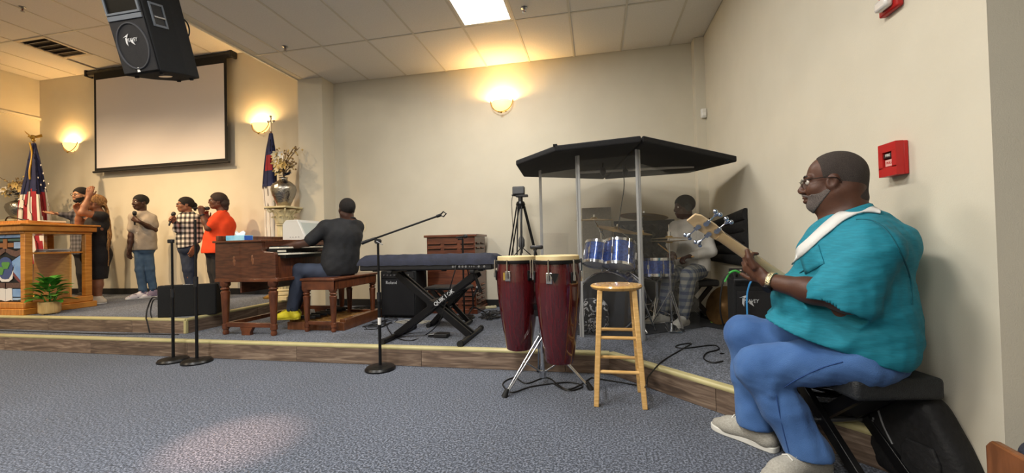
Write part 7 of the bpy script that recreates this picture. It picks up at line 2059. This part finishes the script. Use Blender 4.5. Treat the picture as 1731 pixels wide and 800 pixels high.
def orange_woman():
    b = PY(367, 497, 5.0); b.z = Z2; P = Plane(b); G, LT = facing(P, .95, .28)
    hd = Head(P(368, 340, .0), facing(P, .99, .1)[0]+UPV*.04, UPV, .97)
    J = dict(nk=P(376, 360), ch=P(374, 382), wa=P(368, 404), pl=P(366, 424), sl=P(370, 368, .14), el=P(352, 386, .20), wl=P(341, 362, .16), sr=P(378, 366, -.14), er=P(362, 390, -.16), wr=P(350, 372, -.14),
             hl=P(371, 432, .06), hr=P(362, 432, -.06), kl=P(369, 458, .05), kr=P(362, 458, -.05), al=P(374, 488, .05), ar=P(366, 488, -.05), tl=G, tr=G)
    for k in ('al', 'ar'): J[k].z = Z2+.085
    hs = {'l': (UPV+G*.1, -LT, -1, .95), 'r': (G*.2+UPV, LT, 1, .6)}
    om = mat('orange_tee', '#e8491d', .85, color2='#df4217', scale=10, bump=.15, bscale=120)
    dk = mat('hair_dark_brown', '#2a1d19', .7, color2='#3a2a24', scale=60, stretch=(8, 8, 1), bump=.6, bscale=60)
    def hair(t):
        H = hd.hair(.016, side=-.02); np_object('hair', H.mesh(.006), dk, t)
        Bb = Body(); Bb.ell(hd.p(-.07, 0, -.01), (.075, .082, .095), hd.ax(), .03); Bb.cap(hd.p(-.085, .03, -.05), hd.p(-.10, .03, -.115), .052, .035, .03); Bb.cap(hd.p(-.085, -.03, -.05), hd.p(-.10, -.03, -.115), .052, .035, .03)
        Bb.warp(.004, 90, 2); np_object('bob', Bb.mesh(.006), dk, t)
        for q in (-1, 1):
            ring = [hd.p(.105, .031*q+.022*math.cos(a), .0+.018*math.sin(a)) for a in [2*math.pi*k/18 for k in range(18)]]
            g = MB().tube(ring, .0025, 5, closed=True).build('spectacles', mat('tortoise', '#5a2c20', .4), t, world=True); MB().tube([hd.p(.10, .053*q, .005), hd.p(-.02, .085*q, .006)], .0025, 5).build('temple_arm', MATS['tortoise'], g, world=True)
    t = figure('woman in bright orange tee shirt and black trousers singing', (b.x, b.y, Z2), P, J, G, LT, S_MED, om, mat('black_trousers', '#1d1c1f', .85), mat('brown_shoe', '#4a2d25', .6), hd, bulk=1.22, belly=1.05, drape=1.18,
           hem=(P(360, 428), -UPV), handspec=hs, hair=hair, sleeve=.72)
    ax = (J['wl']-J['el']).normalized()
    MB().lathe([(.031, -.009), (.035, -.007), (.035, .007), (.031, .009)], c=J['wl']-ax*.02, axis=ax, n=20, caps=False).build('wristwatch', M_BLK, t, world=True)
    grip_mic(J, hs, 'l', -G+UPV*.02, 'black microphone held level by the woman in orange')
orange_woman()
def black_dress_woman():
    b = PZ(164, 514, Z2); P = Plane(b); G, LT = facing(P, .95, .25)
    hd = Head(P(160, 343, .0), facing(P, .97, .15)[0]+UPV*.22, UPV, .95)
    J = dict(nk=P(169, 362), ch=P(165, 384), wa=P(163, 410), pl=P(163, 432), sl=P(172, 366, .14), el=P(139, 360, .20), wl=P(150, 333, .14), sr=P(166, 366, -.14), er=P(134, 378, -.06), wr=P(133, 361, .0),
             hl=P(166, 436, .05), hr=P(160, 436, -.05), kl=P(165, 470, .05), kr=P(158, 470, -.05), al=P(166, 503, .05), ar=P(160, 503, -.06), tl=G, tr=G)
    for k in ('al', 'ar'): J[k].z = Z2+.085
    hs = {'l': (UPV-G*.15, -LT-G*.4, -1, .28), 'r': (G*.2+UPV, LT, 1, .5)}
    dm = mat('black_dress', '#151416', .85, color2='#1c1b1d', scale=20, bump=.2, bscale=80)
    def dress():
        D = Body(); fr = (G, LT, UPV)
        D.ell(J['ch'], (.135, .175, .18), fr, .05); D.ell(J['wa'], (.150, .165, .17), fr, .07); D.ell(J['pl'], (.150, .165, .15), fr, .06)
        D.cap(J['pl'], P(162, 470), .145, .125, .06, (LT, 1.1))
        for s in 'lr': D.cap(J['nk']-UPV*.015, J['s'+s], .055, .065, .04); D.cap(J['s'+s], J['s'+s]+(J['e'+s]-J['s'+s])*.30, .066, .062, .03)
        D.warp(.005, 24, 5); D.cap(hd.p(-.02, 0, -.09), J['nk']+UPV*.02, .056, .062, .01, None, 's'); D.cut(P(162, 472), -UPV)
        return D
    br = mat('braids_blonde', '#b08550', .7, color2='#76512c', scale=30, stretch=(3, 3, 1), bump=.8, bscale=60)
    def hair(t):
        H = hd.hair(.014, side=-.02); np_object('hair', H.mesh(.006), br, t)
        rnd = random.Random(8)
        for k in range(26):
            l = rnd.uniform(-.07, .07); f = rnd.uniform(-.10, -.05); x0 = hd.p(f, l, rnd.uniform(-.02, .05)); ex = rnd.uniform(176, 186); ey = rnd.uniform(425, 452)
            e = P(ex, ey, -l*.6+rnd.uniform(0, .08)); m = P(185+rnd.uniform(-4, 3), 392, -l*.7+.08)
            pts = catmull([x0, hd.p(-.14, l*1.1, -.06), m, e], 7); MB().tube([p+Vector((.003*math.sin(i*1.7), .003*math.cos(i*1.7), 0)) for i, p in enumerate(pts)], [.011-.005*i/len(pts) for i in range(len(pts))], 6).build('braid', br, t, world=True)
    figure('woman in long black dress with waist-length blonde braids raising her arm', (b.x, b.y, Z2), P, J, G, LT, S_TAN, dm, dm, mat('white_slipper', '#d4c9b4', .6), hd, dress=dress, handspec=hs, hair=hair, bulk=1.12)
black_dress_woman()
def far_man():
    b = PZ(141, 500, Z2); b = PY(142, 495, 4.95); b.z = Z2; P = Plane(b); G, LT = facing(P, .75, .65)
    hd = Head(P(137, 330, .0), facing(P, .8, .6)[0], UPV, .98)
    J = dict(nk=P(142, 352), ch=P(143, 375), wa=P(143, 402), pl=P(143, 424), sl=P(152, 362, .06), el=P(150, 388, .10), wl=P(135, 362, .16), sr=P(131, 360, -.05), er=P(117, 365, .02), wr=P(101, 362, .06),
             hl=P(148, 428, .04), hr=P(139, 428, -.04), kl=P(148, 462, .06), kr=P(140, 462, .02), al=P(150, 490, .02), ar=P(142, 490, -.02), tl=G, tr=G)
    for k in ('al', 'ar'): J[k].z = Z2+.085
    hs = {'r': (facing(P, 1, .1)[0]+UPV*.1, UPV*.8+LT*.4, -1, .12), 'l': (-LT*.5+UPV*.8, -G, 1, .9)}
    pm = plaid('grey_check', '#6e6a6c', '#3f3c3e', 16, 16, 16, .5, '#565356')
    def hair(t):
        np_object('hair', hd.hair(.012, side=.0).mesh(.006), M_HBLK, t)
        Bd = Body(); hd.skull(Bd); Bd.offset(.006); Bd.ell(hd.p(.1, 0, -.070), hd.r(.022, .026, .015), hd.ax(), .006, 's'); Bd.cut(hd.p(.085, 0, -.058), (hd.U*.9+hd.F*.36)); Bd.cut(hd.p(.004, 0, -.05), -hd.F*.9-hd.U*.3)
        np_object('beard', Bd.mesh(.006), M_HBLK, t)
        for q in (-1, 1):
            ring = [hd.p(.105, .031*q+.022*math.cos(a), .0+.017*math.sin(a)) for a in [2*math.pi*k/18 for k in range(18)]]
            MB().tube(ring, .003, 5, closed=True).build('spectacles', M_BLK, t, world=True)
    figure('dark-haired bearded man with outstretched arm behind the woman in the black dress', (b.x, b.y, Z2), P, J, G, LT, S_LIGHT, pm, mat('black_trousers', '#1d1c1f', .85), mat('black_shoe', '#1a191b', .6), hd, handspec=hs, hair=hair, long_sleeve=True, hem=(P(143, 430), -UPV))
    grip_mic(J, hs, 'l', UPV+LT*.3, 'black microphone held by the bearded man')
far_man()
def organist():
    b = Vector((-2.80, 4.08, Z1)); P = Plane(b); G = Vector((-.94, .34, 0)); LT = Vector((-.34, -.94, 0))
    hd = Head(P(586, 354, .0), Vector((-.80, .60, .10)), UPV+Vector((.08, 0, 0)), 1.0)
    J = dict(nk=P(591, 374), ch=P(581, 400), wa=P(575, 432), pl=P(574, 455), sl=P(551, 385, .08), el=P(521, 410, .06), wl=P(479, 418, -.02), sr=P(603, 384, -.10), er=P(566, 418, -.22), wr=P(545, 424, -.28),
             hl=P(567, 462, .06), hr=P(572, 462, -.10), kl=P(507, 458, .06), kr=P(520, 460, -.12), al=P(494, 533, .03), ar=P(497, 520, -.14), tl=Vector((-1, -.12, 0)), tr=Vector((-1, .1, 0)))
    J['al'].z = Z1+.20; J['ar'].z = Z1+.20
    hs = {'l': (Vector((-1, .1, -.12)), Vector((0, 0, -1)), -1, .35), 'r': (Vector((-1, .1, -.1)), Vector((0, 0, -1)), 1, .35)}
    tm = mat('black_polo', '#17181b', .8, color2='#1e1f23', scale=16, bump=.2, bscale=90)
    t = figure('man in black polo shirt and yellow shoes playing the organ', (b.x, b.y, Z1), P, J, G, LT, S_DARK, tm, mat('slate_trousers', '#323a4c', .8, color2='#2a3142', scale=10), mat('yellow_shoe', '#d6c82a', .6, color2='#c6b820', scale=20), hd,
           res=.008, bulk=1.24, belly=1.1, handspec=hs, hair=shorthair(hd, M_HBLK, .008), ground=Z1+.04, sole=mat('yellow_sole', '#b8ab2a', .6), sleeve=.80, hem=(P(574, 464), -UPV))
organist()
def drummer():
    b = Vector((.99, 4.60, Z1)); P = Plane(b); G = Vector((-.88, -.47, 0)); LT = Vector((.47, -.88, 0))
    hd = Head(P(1156, 350, .0), Vector((-.97, -.25, -.06)), UPV, .96)
    J = dict(nk=P(1162, 375), ch=P(1165, 400), wa=P(1168, 428), pl=P(1172, 450), sl=P(1190, 388, .06), el=P(1202, 425, .12), wl=P(1168, 433, .26), sr=P(1143, 386, -.04), er=P(1136, 414, .10), wr=P(1136, 428, .26),
             hl=P(1180, 458, .08), hr=P(1168, 458, -.06), kl=P(1164, 466, .36), kr=P(1132, 466, .22), al=P(1155, 538, .30), ar=P(1120, 535, .20), tl=Vector((-.6, -.8, 0)), tr=Vector((-.9, -.4, 0)))
    J['al'].z = Z1+.085; J['ar'].z = Z1+.085
    hs = {'l': (Vector((-.9, -.3, -.2)), Vector((0, 0, -1)), -1, .9), 'r': (Vector((-.3, -.9, -.1)), Vector((0, 0, -1)), 1, .9)}
    wm = mat('white_shirt', '#cfccc6', .8, color2='#c4c1bb', scale=12, bump=.2, bscale=70)
    pk = plaid('tartan_trousers', '#8a8a84', '#34405a', 14, 14, 14, .55, '#5d6470')
    def hair(t):
        np_object('hair', hd.hair(.014, side=-.02).mesh(.006), M_HBLK, t)
        for q in (-1, 1): MB().ball(hd.p(-.004, .09*q, -.012), hd.r(.035, .02, .042), 14, 8, R=Matrix((hd.F, hd.L, hd.U)).transposed()).build('headphone_cup', M_BLK, t, world=True)
        MB().tube([hd.p(-.004, .098*math.cos(a), .115*math.sin(a)) for a in [math.pi*k/16 for k in range(17)]], .008, 6).build('headphone_band', M_BLK, t, world=True)
    figure('drummer in white shirt and checked trousers seated behind the acrylic shield', (b.x, b.y, Z1), P, J, G, LT, S_DARK, wm, pk, mat('white_sneaker', '#cfcdc6', .6, color2='#bdbbb4', scale=20), hd, bulk=1.08, handspec=hs, hair=hair, long_sleeve=True, ground=Z1, hem=(P(1170, 458), -UPV))
    for nm, w, e in (('l', J['wl'], P(1118, 440, .30)), ('r', J['wr'], P(1112, 412, .30))):
        st = MB(); w_ = w+(hs[nm][0].normalized())*.06; st.cyl(w_-(e-w_).normalized()*.08, e, .008, .005, n=8)
        st.build('drumstick', M_MAPLE, label='wooden drumstick in the drummer hand nearer the hi-hat' if nm == 'r' else 'wooden drumstick held low over the snare drum', cat='drumstick', group='drumsticks')
drummer()
